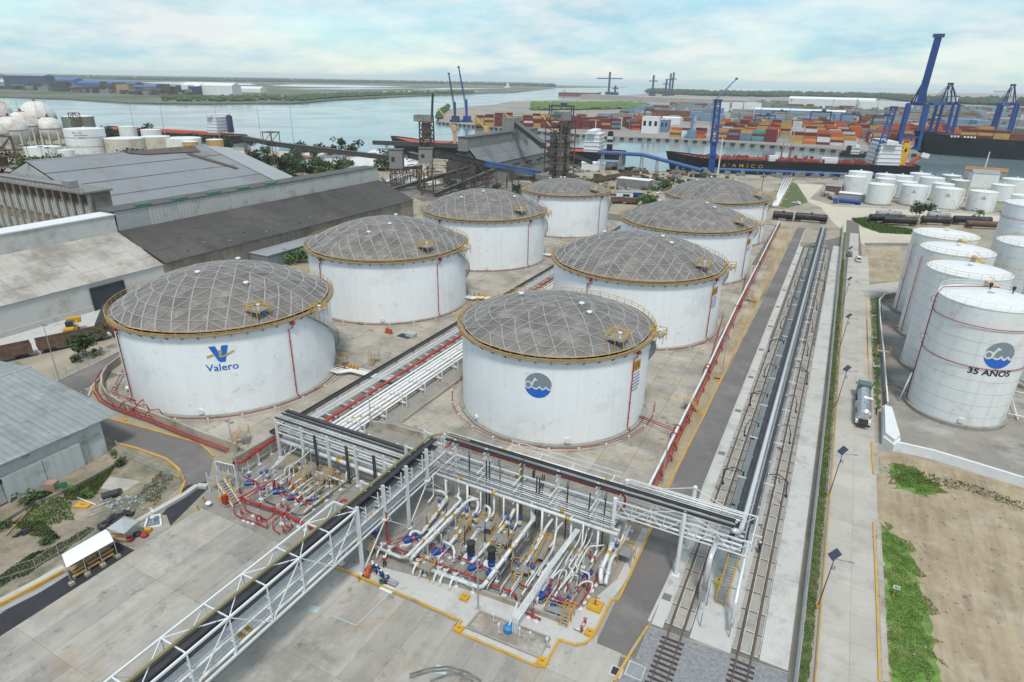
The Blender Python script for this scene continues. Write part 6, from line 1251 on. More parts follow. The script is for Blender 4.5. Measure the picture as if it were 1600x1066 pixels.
def lattice(par,c,w,d,z0,z1,n,m,th=.35,name='frame'):
    b=MB(); x0,y0=c
    for sx in (-1,1):
        for sy in (-1,1): b.bar((x0 + sx * w / 2,y0 + sy * d / 2,z0),(x0 + sx * w / 2,y0 + sy * d / 2,z1),th)
    for k in range(n + 1):
        z=z0 + (z1 - z0) * k / n
        for s in (-1,1): b.bar((x0 - w / 2,y0 + s * d / 2,z),(x0 + w / 2,y0 + s * d / 2,z),th * .8); b.bar((x0 + s * w / 2,y0 - d / 2,z),(x0 + s * w / 2,y0 + d / 2,z),th * .8)
        if k < n:
            z2=z0 + (z1 - z0) * (k + 1) / n
            for s in (-1,1): b.bar((x0 - w / 2,y0 + s * d / 2,z),(x0 + w / 2,y0 + s * d / 2,z2),th * .6); b.bar((x0 + s * w / 2,y0 + d / 2,z),(x0 + s * w / 2,y0 - d / 2,z2),th * .6)
    return obj(name,b,M[m] if isinstance(m,str) else m,par)
lattice(TW,(-6,4),13,8,14,35,3,'rust',.55); lattice(TW,(-6,4),13,8,0,14,2,'rust',.55,'base_frame')
for z in (24,30): b=MB(); b.box((-6,4,z),(12,8,.4)); obj('deck',b,M['galv'] if z == 24 else M['rust'],TW)
b=MB(); b.box((-9,4,27),(3,4,5)); b.box((-4,5,26),(2.5,3,3.5)); b.tube([(-6,4,24),(-6,4,34)],.8,10); b.box((-6,4,32),(4,4,3)); obj('machinery',b,M['rust'],TW)
# ---- near corrugated warehouse at the left
NW=thing('warehouse','near warehouse with grey corrugated roof and weathered white walls at the left photo edge','warehouse')
sheet(NW,'roof_sheet',((-98.0,8,6.25),(-98.0,50.3,6.25),(-122.5,50.3,9.0),(-122.5,8,9.0)),M['near_roof'],42,3,.03,0,.06); sheet(NW,'roof_sheet',((-147,8,6.25),(-147,50.3,6.25),(-122.5,50.3,9.0),(-122.5,8,9.0)),M['near_roof'],42,1,.03,0,.06)
b=MB(); b.tube([(-122.5,8,9.1),(-122.5,50.5,9.1)],.22,6); obj('ridge_cap',b,M['galv'],NW)
b=MB(); b.prism([(-98.7,8),(-98.7,47.6),(-146.3,47.6),(-146.3,8)],0,6.0); b.add([(-98.7,47.65,5.9),(-122.5,47.65,8.7),(-146.3,47.65,5.9)],[(0,1,2)]); obj('wall',b,M['old_wall'],NW)
b=MB(); b.box((-98.5,25,4.2),(.3,44,.2)); obj('door_track',b,M['ring'],NW)
for k,y in enumerate((41,35.5)): b=MB(); b.box((-98.35,y,2.1),(.2,5.4,4.1)); obj('wall_sheet',b,M['old_wall'],NW)
b=MB(); b.box((-98.45,32.0 - 1.4,1.9),(.25,4.2,3.2)); dd=obj('door',b,mat('sliding_door',(.42,.46,.46),.6,.1,.4,((.2,.19,.16),.3,.6)),NW); b=MB(); b.box((-98.4,30.6,3.75),(.3,4.6,.7)); obj('opening',b,M['dark'],dd)
b=MB(); b.box((-98.3,36.9,5.6),(.4,.3,.4)); obj('wall_lamp',b,M['galv'],NW); b=MB(); b.tube([(-98.4,44.6,.2),(-98.4,44.6,5.0)],.08,6); obj('downpipe',b,M['ring'],NW)
# ---- wagons, lorries and planting between the sheds
def gondola(label,P0,P1):
    a,c=Vector(P0),Vector(P1); L_=(c - a).length; ctr=(a + c) / 2; T=thing('open_wagon',label,'rail wagon',(ctr.x,ctr.y,0),'rusty open wagons beside the loading yard',atan2(c.y - a.y,c.x - a.x))
    b=MB(); b.box((0,0,1.15),(L_,2.7,.3)); [b.box((0,s * 1.35,2.2),(L_,.12,2.0)) for s in (-1,1)]; [b.box((s * L_ / 2,0,2.2),(.12,2.7,2.0)) for s in (-1,1)]; [b.box((-L_ / 2 + L_ * k / 10,s * 1.45,2.2),(.15,.1,2.0)) for k in range(11) for s in (-1,1)]; obj('body',b,M['rust'],T)
    for s in (-1,1): b=MB(); b.box((s * (L_ / 2 - 2),0,.65),(2.2,2.0,.4)); [b.tube([(s * (L_ / 2 - 2) + q,e * .75 - .06,.45),(s * (L_ / 2 - 2) + q,e * .75 + .06,.45)],.45,10) for q in (-.8,.8) for e in (-1,1)]; obj('bogie',b,M['dark'],T)
gondola('rusty open wagon behind the near warehouse ridge, left of the lamp pole',(-155.5,51.5),(-151.2,63.5)); gondola('rusty open wagon right of the lamp pole',(-151.0,64.6),(-146.6,77)); gondola('rusty open wagon nearest the tipped lorry',(-146.4,78),(-142.4,90))
P=(-149.97,78.75); T=thing('dump_lorry','orange dump lorry with its bed tipped up beside the storage shed door','lorry',(P[0] - 3,P[1] + 3,0),None,.5)
b=MB(); b.box((0,3.2,1.6),(2.4,2.0,2.3)); obj('cab',b,mat('orange_red',(.48,.09,.03),.5),T); b=MB(); b.box((0,4.22,2.1),(2.1,.06,.8)); obj('window',b,M['glass'],T); b=MB(); b.bar((0,-3.2,1.3),(0,1.4,4.6),2.5,1.5); obj('tipped_bed',b,mat('orange_red',(.48,.09,.03)),T); b=MB(); b.bar((0,-3.4,1.9),(0,1.2,5.2),2.2,.9); obj('bed_cover',b,M['dark'],T); b=MB(); b.box((0,0,.9),(.9,8,.3)); b.bar((0,.6,1),(0,.9,3.6),.2); obj('chassis',b,M['dark'],T)
for s in (-1,1):
    for y in (-3,-1.8,3): wheel(T,s * 1.05,y,.52,.3)
P=(-154.58,73.79); T=thing('wheel_loader','yellow loader working behind the leafy bush and lamp pole','loader',(P[0],P[1],0),None,.9); b=MB(); b.box((0,0,1.5),(2.4,4.5,1.3)); b.box((0,-1.6,2.3),(2.0,1.8,.8)); obj('body',b,M['yellow'],T); b=MB(); b.box((0,.5,2.9),(1.6,1.6,1.6)); obj('cab',b,M['glass'],T); b=MB(); [b.bar((s * .8,1.5,1.6),(s * .8,4.2,2.6),.25) for s in (-1,1)]; b.box((0,4.8,2.6),(2.8,1.2,1.2)); obj('bucket',b,M['yellow'],T)
for s in (-1,1):
    for y in (-1.5,1.5): wheel(T,s * 1.2,y,.8,.5)
tree('leafy olive tree in front of the yellow loader',(-139.92,68.32),6.2,3.6,'leaf',700,0); bush('low bush beside the mesh fence near the wagons',(-139.17,65.85),1.6); bush('bushy growth by the inner road fence under the tree',(-138.98,69.84),1.5,'leaf_light',2)
def meshfence(label,pts,h=2.2,step=2.4):
    T=thing('chain_fence',label,'fence'); b3=MB()
    for i in range(len(pts) - 1):
        a,c=Vector((*pts[i][:2],0)),Vector((*pts[i + 1][:2],0)); n=max(1,int((c - a).length / step))
        for k in range(n + (i == len(pts) - 2)): q=a.lerp(c,k / n); b=MB(); b.tube([q,q + Vector((0,0,h))],.045,5); obj('post',b,M['galv'],T)
        for z in (.1,h * .5,h): b3.bar(a + Vector((0,0,z)),c + Vector((0,0,z)),.04)
        m_=int((c - a).length / .45)
        for k in range(m_): q=a.lerp(c,k / m_); q2=a.lerp(c,min(1,(k + 2.2) / m_)); b3.bar(q,q2 + Vector((0,0,h)),.012); b3.bar(q2,q + Vector((0,0,h)),.012)
    o=obj('wire_mesh',b3,M['galv'],T); o['kind']='stuff'; return T
meshfence('chain link fence along the inner road by the wagons',[(-132.63,58.03),(-134.8,65.97),(-137.42,74.29)]); meshfence('chain link fence beside the black asphalt strip',[(-81.27,23.52),(-79.5,26.89),(-80.11,32.49),(-80.87,35.71),(-81.54,38.85),(-80.79,47.93)],2.4); meshfence('short chain link fence round the small paved corner by the kerb',[(-98.39,48.96),(-94.64,47.78),(-87.31,47.72),(-80.86,48.12)],1.8)
# ---- bund walls on the west
wall('curved grey bund wall sweeping round the blue lettered tank',WB,1.7,.35)
t=thing('fire_main','red fire pipes running along the curved bund wall by the inner road','fire pipe'); off=[(x - .7,y - .9) for x,y in WB[:9]]
pipe(t,[(*p_,.8) for p_ in off],.14,'red'); pipe(t,[(p_[0] - .3,p_[1] - .35,.5) for p_ in off[:7]],.1,'red'); pipe(t,[(*off[3],1.2),(*(-107.14,59.7),2.1),(*(-107.13,61.12),.9)],.12,'red')
for k in range(7): q=Vector((*off[2],0)).lerp(Vector((*off[4],0)),k / 6); pipe(t,[(q.x,q.y,.9),(q.x + .4,q.y + .6,2.0),(q.x + 1.4,q.y + 1.9,2.0),(q.x + 1.6,q.y + 2.2,.8)],.09,'red') if k % 2 else valve(t,(q.x,q.y,.9),.16,'red',.5)
pipe(t,[(*(-105.99,60.34),.8),(*(-117.8,60.17),.8),(*(-126.07,68.08),.8)],.08,'red')
wall('straight grey bund wall with a white top beside the service road',[(-16.9,79),(-17.6,122),(-18.9,171),(-20.9,300)],1.8,.3)
b=MB(); b.bar((-16.9,79,1.83),(-17.6,122,1.83),.34,.06); b.bar((-17.6,122,1.83),(-18.9,171,1.83),.34,.06); b.bar((-18.9,171,1.83),(-20.9,300,1.83),.34,.06); tag(obj('wall_coping',b,M['white']),'white painted coping on the east bund wall','coping')
t=thing('fire_main','red fire pipes strung along the outside of the straight bund wall','fire pipe')
for dx,z,r in ((.45,1.2,.14),(.75,.7,.11)): pipe(t,[(-16.9 + dx,79,z),(-17.6 + dx,122,z),(-18.9 + dx,171,z),(-20.9 + dx,300,z)],r,'red')
for y in (84,90,93.5,96,99,104,112,118,124,126,128,133,141,150,158,171,186,201,222):
    x=-16.3 - (y - 79) * .0185; pipe(t,[(x - .1,y,1.2),(x - .1,y,2.1),(x - 1.1,y + .1,2.1),(x - 1.3,y + .1,.8)] if y in (96,99,126,128,171,222) else [(x,y,1.2),(x + .5,y,1.2),(x + .5,y,.3)],.1,'red')
    if y in (84,93.5,99,104,126,141,158,186): valve(t,(x + .1,y,1.25),.16,'red',.55)
for y,q in ((97.5,(-24.77,100.44)),(127.2,(-21.11,165.64)),(171,(-21.83,209.8))): pipe(t,[(-17.6,y,1.6),(q[0],q[1],1.0)],.1,'red'); pipe(t,[(-17.6,y + .8,1.6),(q[0],q[1] + .5,1.0)],.08,'red')
for k,(P,l) in enumerate((((-17.72,109.57),'over the bund wall level with the wave emblem tank'),((-17.03,183.11),'over the bund wall level with the second east tank'),((-88.55,92.57),'at the pipe valves between the lettered tank and the tank behind'),((-83.6,97.28),'nearest the pipe corridor between the first west tanks'))): access('yellow railed grey stile ' + l,P,2.2,1.3,1.7,1.45 if k < 2 else .4,1)
for k,P in enumerate(((-15.36,125.83),(-15.35,109.11),(-15.8,163.21),(-15.4,126.07))): t=thing('yellow_cover','small yellow cover on the sandy margin, ' + ['beside the hose loop','by the stile','further up beside the red pipes','opposite the slab corner'][k],'cover',(P[0],P[1],.02)); b=MB(); b.box((0,0,.1),(1.3,.9,.2)); obj('plate',b,M['yellow'],t); b=MB(); b.bar((-.3,0,.24),(.3,0,.24),.05); obj('handle',b,M['dark'],t)
for k,P in enumerate(((-122.85,59.82),(-106.65,55.24),(-82.99,48.87),(-72.6,48.34))): t=thing('yellow_cover','small yellow cover by the inner road, ' + ['in the curve by the fence lamp','below the red pipes','on the paved corner','under the pit stair'][k],'cover',(P[0],P[1],.03)); b=MB(); b.box((0,0,.1),(1.1,.8,.2)); obj('plate',b,M['yellow'],t); b=MB(); b.bar((-.3,0,.24),(.3,0,.24),.05); obj('handle',b,M['dark'],t)
kerb('pale kerb curving along the outer side of the bund road',[(-121.12,57.71),(-124.63,60.41),(-127.84,64.45),(-129.12,67.26),(-132.53,71.53)],'white_concrete',.35,.2); kerb('yellow edged kerb below the curved bund wall',[(-109.54,54.42),(-98.78,55.66),(-88.17,56.76),(-82.65,55.19)],'yellow',.3,.18); kerb('kerb with yellow edge round the paved corner of the inner road',[(-100.76,49.91),(-95.61,50.61),(-88.73,50.93),(-84.22,49.92),(-80.47,48.11),(-78.22,45.49),(-78.26,41.44),(-78.43,39.15)],'yellow',.35,.25); kerb('white and yellow kerb beside the black asphalt ramp',[(-76.35,48.97),(-77.89,48.36),(-77.56,46.06),(-77.77,41.1),(-77.82,38.52)],'white_concrete',.8,.5); kerb('pale gutter line beside the inner road fence',[(-133.14,58.16),(-134.8,65.97),(-137.16,74.12)],'white_concrete',.3,.12)
kerb('yellow curb wall along the far side of the asphalt strip',[(-77.93,21.92),(-77.4,25.61),(-77.01,29.12)],'yellow',.35,.45); kerb('pale concrete gutter beside the yellow curb wall',[(-78.74,22.31),(-78.24,26.05),(-78.03,29.11)],'white_concrete',.9,.15); kerb('grey gutter channel between curb wall and asphalt strip',[(-77.13,21.54),(-76.41,25.27),(-76.45,28.7)],'galv',.7,.1)
# ---- pipe corridor between the tank rows
PC=thing('pipe_corridor_run','bundled white pipes with one red pipe running between the two tank rows','pipe rack')
b=MB(); b.bar((-76.6,62,2.6),(-77.2,285,2.6),.8,.2); b.bar((-77.0,62,2.8),(-77.6,285,2.8),.06,.3); obj('cable_tray',b,M['tray'],PC)
for k in range(7): pipe(PC,[(-75.7 + k * .3,63.8,2.3),(-76.2 + k * .3,285,2.3)],.07,'white' if k % 3 else 'galv','conduit',6)
pipe(PC,[(-72.2,63.5,2.2),(-72.7,285,2.2)],.3,'red','fire_pipe',10)
for k,(x,r) in enumerate(((-73.2,.16),(-71.3,.22),(-70.5,.3),(-69.6,.32),(-68.6,.34),(-67.5,.3),(-66.6,.2))): pipe(PC,[(x,62.5 + .2 * k,1.3 + .2 * (k < 2)),(x - .5,285,1.3 + .2 * (k < 2))],r,'white',n=10); [band(PC,(x,66,1.3 + .2 * (k < 2)),(x - .1,86,1.3 + .2 * (k < 2)),t_,r) for t_ in (.25 + .05 * k,.8)] if k > 2 else None
for k in range(36): y=66 + 6.1 * k; b=MB(); b.box((-71,y,.75),(10.8,.3,.3)); [b.box((-77 + 3.9 * s,y,1.1),(.18,.18,2.2)) for s in range(4)]; b.bar((-77,y,2.1),(-71.5,y,2.1),.14); b.bar((-66.3,y,0),(-66.3,y,2.6),.16); b.bar((-66.3,y,2.6),(-69.5,y,2.6),.12); obj('support_frame',b,M['white'],PC)
wall('low concrete edge along the east side of the pipe corridor',[(-62.6,79),(-63.1,285)],.35,.3,'concrete','corridor_edge'); wall('low concrete edge along the west side of the pipe corridor',[(-78.8,66),(-79.3,285)],.35,.3,'concrete','corridor_edge')
pl2=[thing('tank_piping','white suction pipes with yellow valves %s' % l,'pipe manifold') for l in ('beside the spiral stair of the blue lettered tank','beside the second west tank near the corridor','beside the third west tank near the corridor')]
for T_,key in zip(pl2,('T1','T2','T3')):
    x,y,R,k_=TANKS[key]; a=radians(28); x0,y0=x + (R) * cos(a),y + R * sin(a)
    for k in range(4): dy=k * .9; pipe(T_,[(x0 - .3,y0 + dy - 1.5,.9),(x0 + 3 + k * .3,y0 + dy - 1.5,.9),(x0 + 4.2,y0 + dy * .7 + .4,.9),(-78 + .0 * k,y0 + dy * .7 + .5,.9),(-72.5,y0 + dy * .7 + .5,1.2)],(.28,.28,.16,.12)[k],'white')
    for k in range(3): valve(T_,(x0 + 2.4,y0 + k * 1.1 - 1.4,.95),.24,'red' if k == 2 else 'yellow'); b=MB(); b.box((x0 + 3.4 + k,y0 + 1.4,.9),(.5,.5,1.8)); obj('valve_stand',b,M['yellow'],T_)
P=(-91.31,112.32); t=thing('pump_skid','small red pump skid on the slab behind the blue lettered tank','pump',(P[0],P[1],.05)); b=MB(); b.box((0,0,.2),(2.0,1.0,.2)); b.box((-.4,0,.8),(.7,.7,1.0)); b.box((.6,.1,.7),(.5,.5,.8)); b.tube([(-.9,0,.6),(1.0,0,.6)],.2,8); obj('body',b,mat('orange_red',(.48,.09,.03)),t); b=MB(); b.tube([(0,0,.2),(0,0,1.8)],.05,6); obj('mast',b,M['galv'],t)
P=(-85.35,113.35); t=thing('plastic_tank','pale green plastic tank standing on a dark patch by the corridor','tank',(P[0],P[1],.05)); b=MB(); b.box((0,0,.55),(2.4,1.6,.9)); b.lathe((0,0,1.0),[(.4,0),(.4,.2),(.1,.24)],10); obj('body',b,mat('pale_green',(.42,.48,.45),.6),t); b=MB(); b.box((-1.4,-.6,.03),(3.4,2.2,.03)); obj('dark_mat',b,M['new_asphalt'],t)
# ---- shelters and odds and ends by the apron
P0,P1,P2,P3=(-74.09,27.85),(-73.72,33.41),(-76.81,34.29),(-76.9,28.86)
T=thing('bench_shelter','long white roofed shelter over two rows of wooden benches beside the apron','shelter'); hh=2.7
A0,A1,A2,A3=[Vector((*q,0)) for q in (P0,P1,P2,P3)]; up=Vector((0,0,hh)); mid0,mid1=(A0 + A3) / 2 + Vector((0,0,hh + .5)),(A1 + A2) / 2 + Vector((0,0,hh + .5))
for q in ((A0 + up,A1 + up,mid1,mid0),(A3 + up,A2 + up,mid1,mid0)):
    b=MB(); b.add(list(q) + [v - Vector((0,0,.06)) for v in q],[(0,1,2,3),(7,6,5,4),(0,4,5,1),(1,5,6,2),(2,6,7,3),(3,7,4,0)]); obj('canopy',b,mat('canvas',(.78,.80,.82),.7,.03,.5),T)
for k in range(4):
    for a,c in ((A0,A1),(A3,A2)): q=a.lerp(c,k / 3); b=MB(); b.tube([q,q + up],.05,6); pp=obj('post',b,M['galv'],T); b=MB(); b.box((q.x,q.y,.2),(.55,.55,.4)); obj('foot',b,M['concrete'],pp)
M['wood']=mat('wood',(.40,.25,.10),.7,.2,1.0)
for k in range(3):
    for s,l in ((.22,'front'),(.72,'rear')):
        q0,q1=A0.lerp(A3,s).lerp(A1.lerp(A2,s),.06 + .31 * k),A0.lerp(A3,s).lerp(A1.lerp(A2,s),.33 + .31 * k); t=thing('bench','wooden bench under the white shelter, %s row, %s' % (l,['nearest the canopy corner','middle one','at the far end'][k]),'bench'); b=MB(); b.bar(q0 + Vector((0,0,.48)),q1 + Vector((0,0,.48)),.42,.07); obj('seat',b,M['wood'],t); b=MB(); b.bar(q0 + Vector((-.25,.25,.85)),q1 + Vector((-.25,.25,.85)),.05,.35); obj('backrest',b,M['wood'],t)
        for e in (.1,.9): qq=q0.lerp(q1,e); b=MB(); b.box((qq.x,qq.y,.24),(.4,.1,.46)); obj('leg',b,M['wood'],t)
C=[(-77.41,34.67),(-74.35,35.11),(-75.2,37.69),(-77.83,37.37)]; T=thing('canopy_tent','small grey pyramid canopy beside the eyewash pad','canopy'); cs=[Vector((*q,0)) for q in C]; ap_=sum(cs,Vector()) / 4 + Vector((0,0,3.3)); b=MB()
b.add([c + Vector((0,0,2.3)) for c in cs] + [ap_],[(0,1,4),(1,2,4),(2,3,4),(3,0,4)]); obj('canopy',b,mat('grey_canvas',(.38,.40,.41),.7,.08,.8),T)
for c in cs: b=MB(); b.tube([c,c + Vector((0,0,2.35))],.045,6); obj('post',b,M['galv'],T)
P=(-76.55,35.32); t=thing('bench','wooden bench under the small grey canopy','bench',(P[0],P[1],0),None,.3); b=MB(); b.box((0,0,.48),(2.4,.45,.07)); obj('seat',b,M['wood'],t); b=MB(); b.box((0,.3,.85),(2.4,.06,.35)); obj('backrest',b,M['wood'],t); [obj('leg',MB().box((s,0,.24),(.1,.4,.46)),M['wood'],t) for s in (-1,1)]
for P,m,l in (((-75.4,36.12),'red','red barrel lying under the small grey canopy'),((-75.46,37.18),'dark','black sack beside the small grey canopy'),((-74.46,37.54),'red','red folded cover next to the black sack'),((-74.89,38.41),'yellow','yellow box next to the red cover')): t=thing('sack' if m == 'dark' else 'barrel' if 'barrel' in l else 'box',l,'box',(P[0],P[1],.04),None,.5); b=MB(); b.sphere((0,0,.3),.55,10,6,.6) if m != 'yellow' else b.box((0,0,.3),(.8,.6,.55)); obj('body',b,M[m],t); b=MB(); b.lathe((0,0,.55),[(.2,0),(.1,.12)],8); obj('top',b,M[m],t)
Q_=[(-75.77,38.42),(-74.43,39.98),(-76.66,41.31),(-77.71,40.22)]; t=thing('eyewash_basin','shallow blue grey basin with white rim and an eyewash post','basin'); b=MB(); b.prism(Q_,.04,.1); obj('basin_floor',b,mat('wet_blue',(.16,.19,.22),.3,.15,.6),t); b=MB(); [b.bar((*Q_[i],.18 + .001 * i),(*Q_[(i + 1) % 4],.18 + .001 * i),.22,.26) for i in range(4)]; obj('rim',b,M['white'],t); P=(-76.01,39.89); b=MB(); b.tube([(P[0],P[1],.1),(P[0],P[1],2.6),(P[0] + .5,P[1],2.6)],.07,6); b.lathe((P[0] + .5,P[1],2.3),[(.25,0),(.08,.25)],10); b.lathe((P[0],P[1],1.0),[(.05,-.15),(.28,.0),(.28,.06)],10); obj('shower_post',b,M['white'],t)
P=(-72.43,46.08); t=thing('vent_cap','round white cap on a short pipe by the yellow bollards','vent',(P[0],P[1],.03)); b=MB(); b.lathe((0,0,0),[(.12,0),(.12,.4),(.42,.45),(.45,.6),(.25,.78),(.05,.82)],14); obj('cap',b,M['white'],t); b=MB(); b.box((0,0,.05),(.7,.7,.1)); obj('base',b,M['concrete'],t)
# yard litter
P0,P1=(-87.3,39.65),(-86.27,41.51); t=thing('pipe_drum','black steel drum section lying on the yard rubble','drum'); b=MB(); b.tube([(*P0,.55),(*P1,.55)],.55,14); obj('shell',b,M['dark'],t); b=MB(); b.tube([(P1[0],P1[1],.55),(P1[0] + .05,P1[1],.55)],.62,14); obj('flange',b,M['rust'],t)
for k,(a,c,m,r) in enumerate((((-90.82,38.15),(-86.81,38.42),'white',.09),((-86.52,37.34),(-85.41,41.33),'galv',.08),((-85.14,36.08),(-84.39,38.1),'galv',.06),((-90.79,28.83),(-95.58,35.76),'wood',.09),((-92.25,28.77),(-93.81,34.18),'rust',.08))): t=thing('loose_pole',['short white pole beside the yellow plate','long grey pole across the rubble','thin grey rod on the dirt','long yellowish pole lying toward the warehouse','rusty pole beside the yellowish one'][k],'pole'); pipe(t,[(*a,.15),(*c,.15)],r,m,'shaft')
P=(-88.41,37.55); t=thing('yellow_cover','yellow plate lying loose in the dirt yard','cover',(P[0],P[1],.03),None,.4); b=MB(); b.box((0,0,.1),(2.2,1.3,.16)); obj('plate',b,M['yellow'],t); b=MB(); b.bar((-.4,0,.2),(.4,0,.2),.05); obj('handle',b,M['dark'],t)
P=(-96.4,37.75); t=thing('crate_stack','pinkish crate leaning at the warehouse wall with green sheet','crate',(P[0],P[1],0),None,.5); b=MB(); b.box((0,0,.6),(1.5,1.2,1.2)); obj('crate',b,mat('pink_wood',(.36,.24,.19),.9,.2,1),t); b=MB(); b.box((1.5,.1,.5),(1.2,.2,1.0),.5); obj('green_sheet',b,M['green_sheet'],t)
rg=random.Random(11)
for nm,poly,n,ms,lb in (('rubble',[(-82.29,35.7),(-82.74,37.99),(-80.97,40.37),(-79.94,39.92),(-79.87,37.78),(-80.54,35.51)],170,'dark','dark heap of scrap and bags beside the small grey canopy'),('debris',[(-87.15,39.09),(-85.74,42.03),(-80.28,42.84),(-79.45,40.79),(-83.4,38.63)],90,'galv','grey broken concrete strewn on the dirt yard'),('debris',[(-89.88,28.96),(-89.39,31.07),(-88.53,30.43),(-89.34,29.08)],40,'dark','small dark heap near the yard wall')):
    b=MB(); xs,ys_=[p_[0] for p_ in poly],[p_[1] for p_ in poly]
    for k in range(n):
        x,y=rg.uniform(min(xs),max(xs)),rg.uniform(min(ys_),max(ys_))
        if inpoly(x,y,poly): s=rg.uniform(.1,.45); b.box((x,y,s * .5),(s,s * rg.uniform(.5,1.6),s * rg.uniform(.4,1.3)),rg.uniform(0,3))
    o=obj(nm,b,M[ms]); o['kind']='stuff'; o['label']=lb
wall('low dark retaining wall between warehouse and dirt yard',[(-93.71,29.47),(-94.8,33.64),(-93.94,37.53),(-93.86,41.69),(-94.22,46.44)],.5,.35,'dirty_concrete','retaining_wall')
for P,r,l in (((-95.08,34.74),2.0,'large weedy bush against the warehouse door'),((-93.56,46.55),1.2,'green bush at the end of the low dark wall'),((-97.45,47.83),.7,'tuft at the warehouse corner'),((-84.43,30.85),1.2,'round bush in the middle of the dirt yard'),((-89.87,39.32),1.0,'low bush by the grey slab'),((-92.95,29.88),1.1,'bush at the left photo edge of the yard'),((-93.31,38.77),.9,'low bush beside the low dark wall')): bush(l,P,r,'leaf' if r > 1 else 'leaf_light',int(r * 10) % 3)
grass_patch('grass',[(-93.53,37.76),(-93.83,43.64),(-93.79,45.66),(-90.56,41.64),(-89.11,38.87),(-91.55,37.1)],2500,.35,M['grass'],'weeds along the low wall in the dirt yard',8); grass_patch('grass',[(-83.04,24.36),(-83.85,28.41),(-83.41,29.32),(-82.78,26.37),(-81.85,23.79)],2500,.35,M['grass'],'weeds on the bank beside the chain link fence',9); grass_patch('grass',[(-92.93,30.66),(-89.85,32.73),(-83.79,31.91),(-87.81,30.45)],1800,.35,M['grass'],'weeds scattered over the dirt yard',10)
grass_patch('grass',rough([(-83.73,42.69),(-86.84,48.48),(-83.18,48.04),(-79.6,42.37)],.5,.6,3),900,.25,M['grass'],'weeds near the kerb corner of the dirt yard',13); grass_patch('grass',rough([(-80.98,23.38),(-80.6,29.17),(-81.14,31.24),(-81.96,35.5),(-83.05,35.28),(-83.22,28.08),(-83.34,24.5)],.4,.8,4),2600,.25,M['grass'],'grass growing along the chain link fence',14); grass_patch('grass',rough([(-94.8,33.64),(-93.12,37.98),(-86.31,35.44),(-87.66,32.39),(-91.07,30.53)],.6,.8,5),1600,.3,M['leaf_light'],'weeds before the warehouse door in the dirt yard',15)
P0,P1,P2,P3=(-91.92,43.72),(-86.68,45.17),(-86.32,42.15),(-90.79,41.06); b=MB(); b.prism([P0,P1,P2,P3],0,.06); struct('old_slab',b,M['road_concrete'],'broken pale slab in the dirt yard')
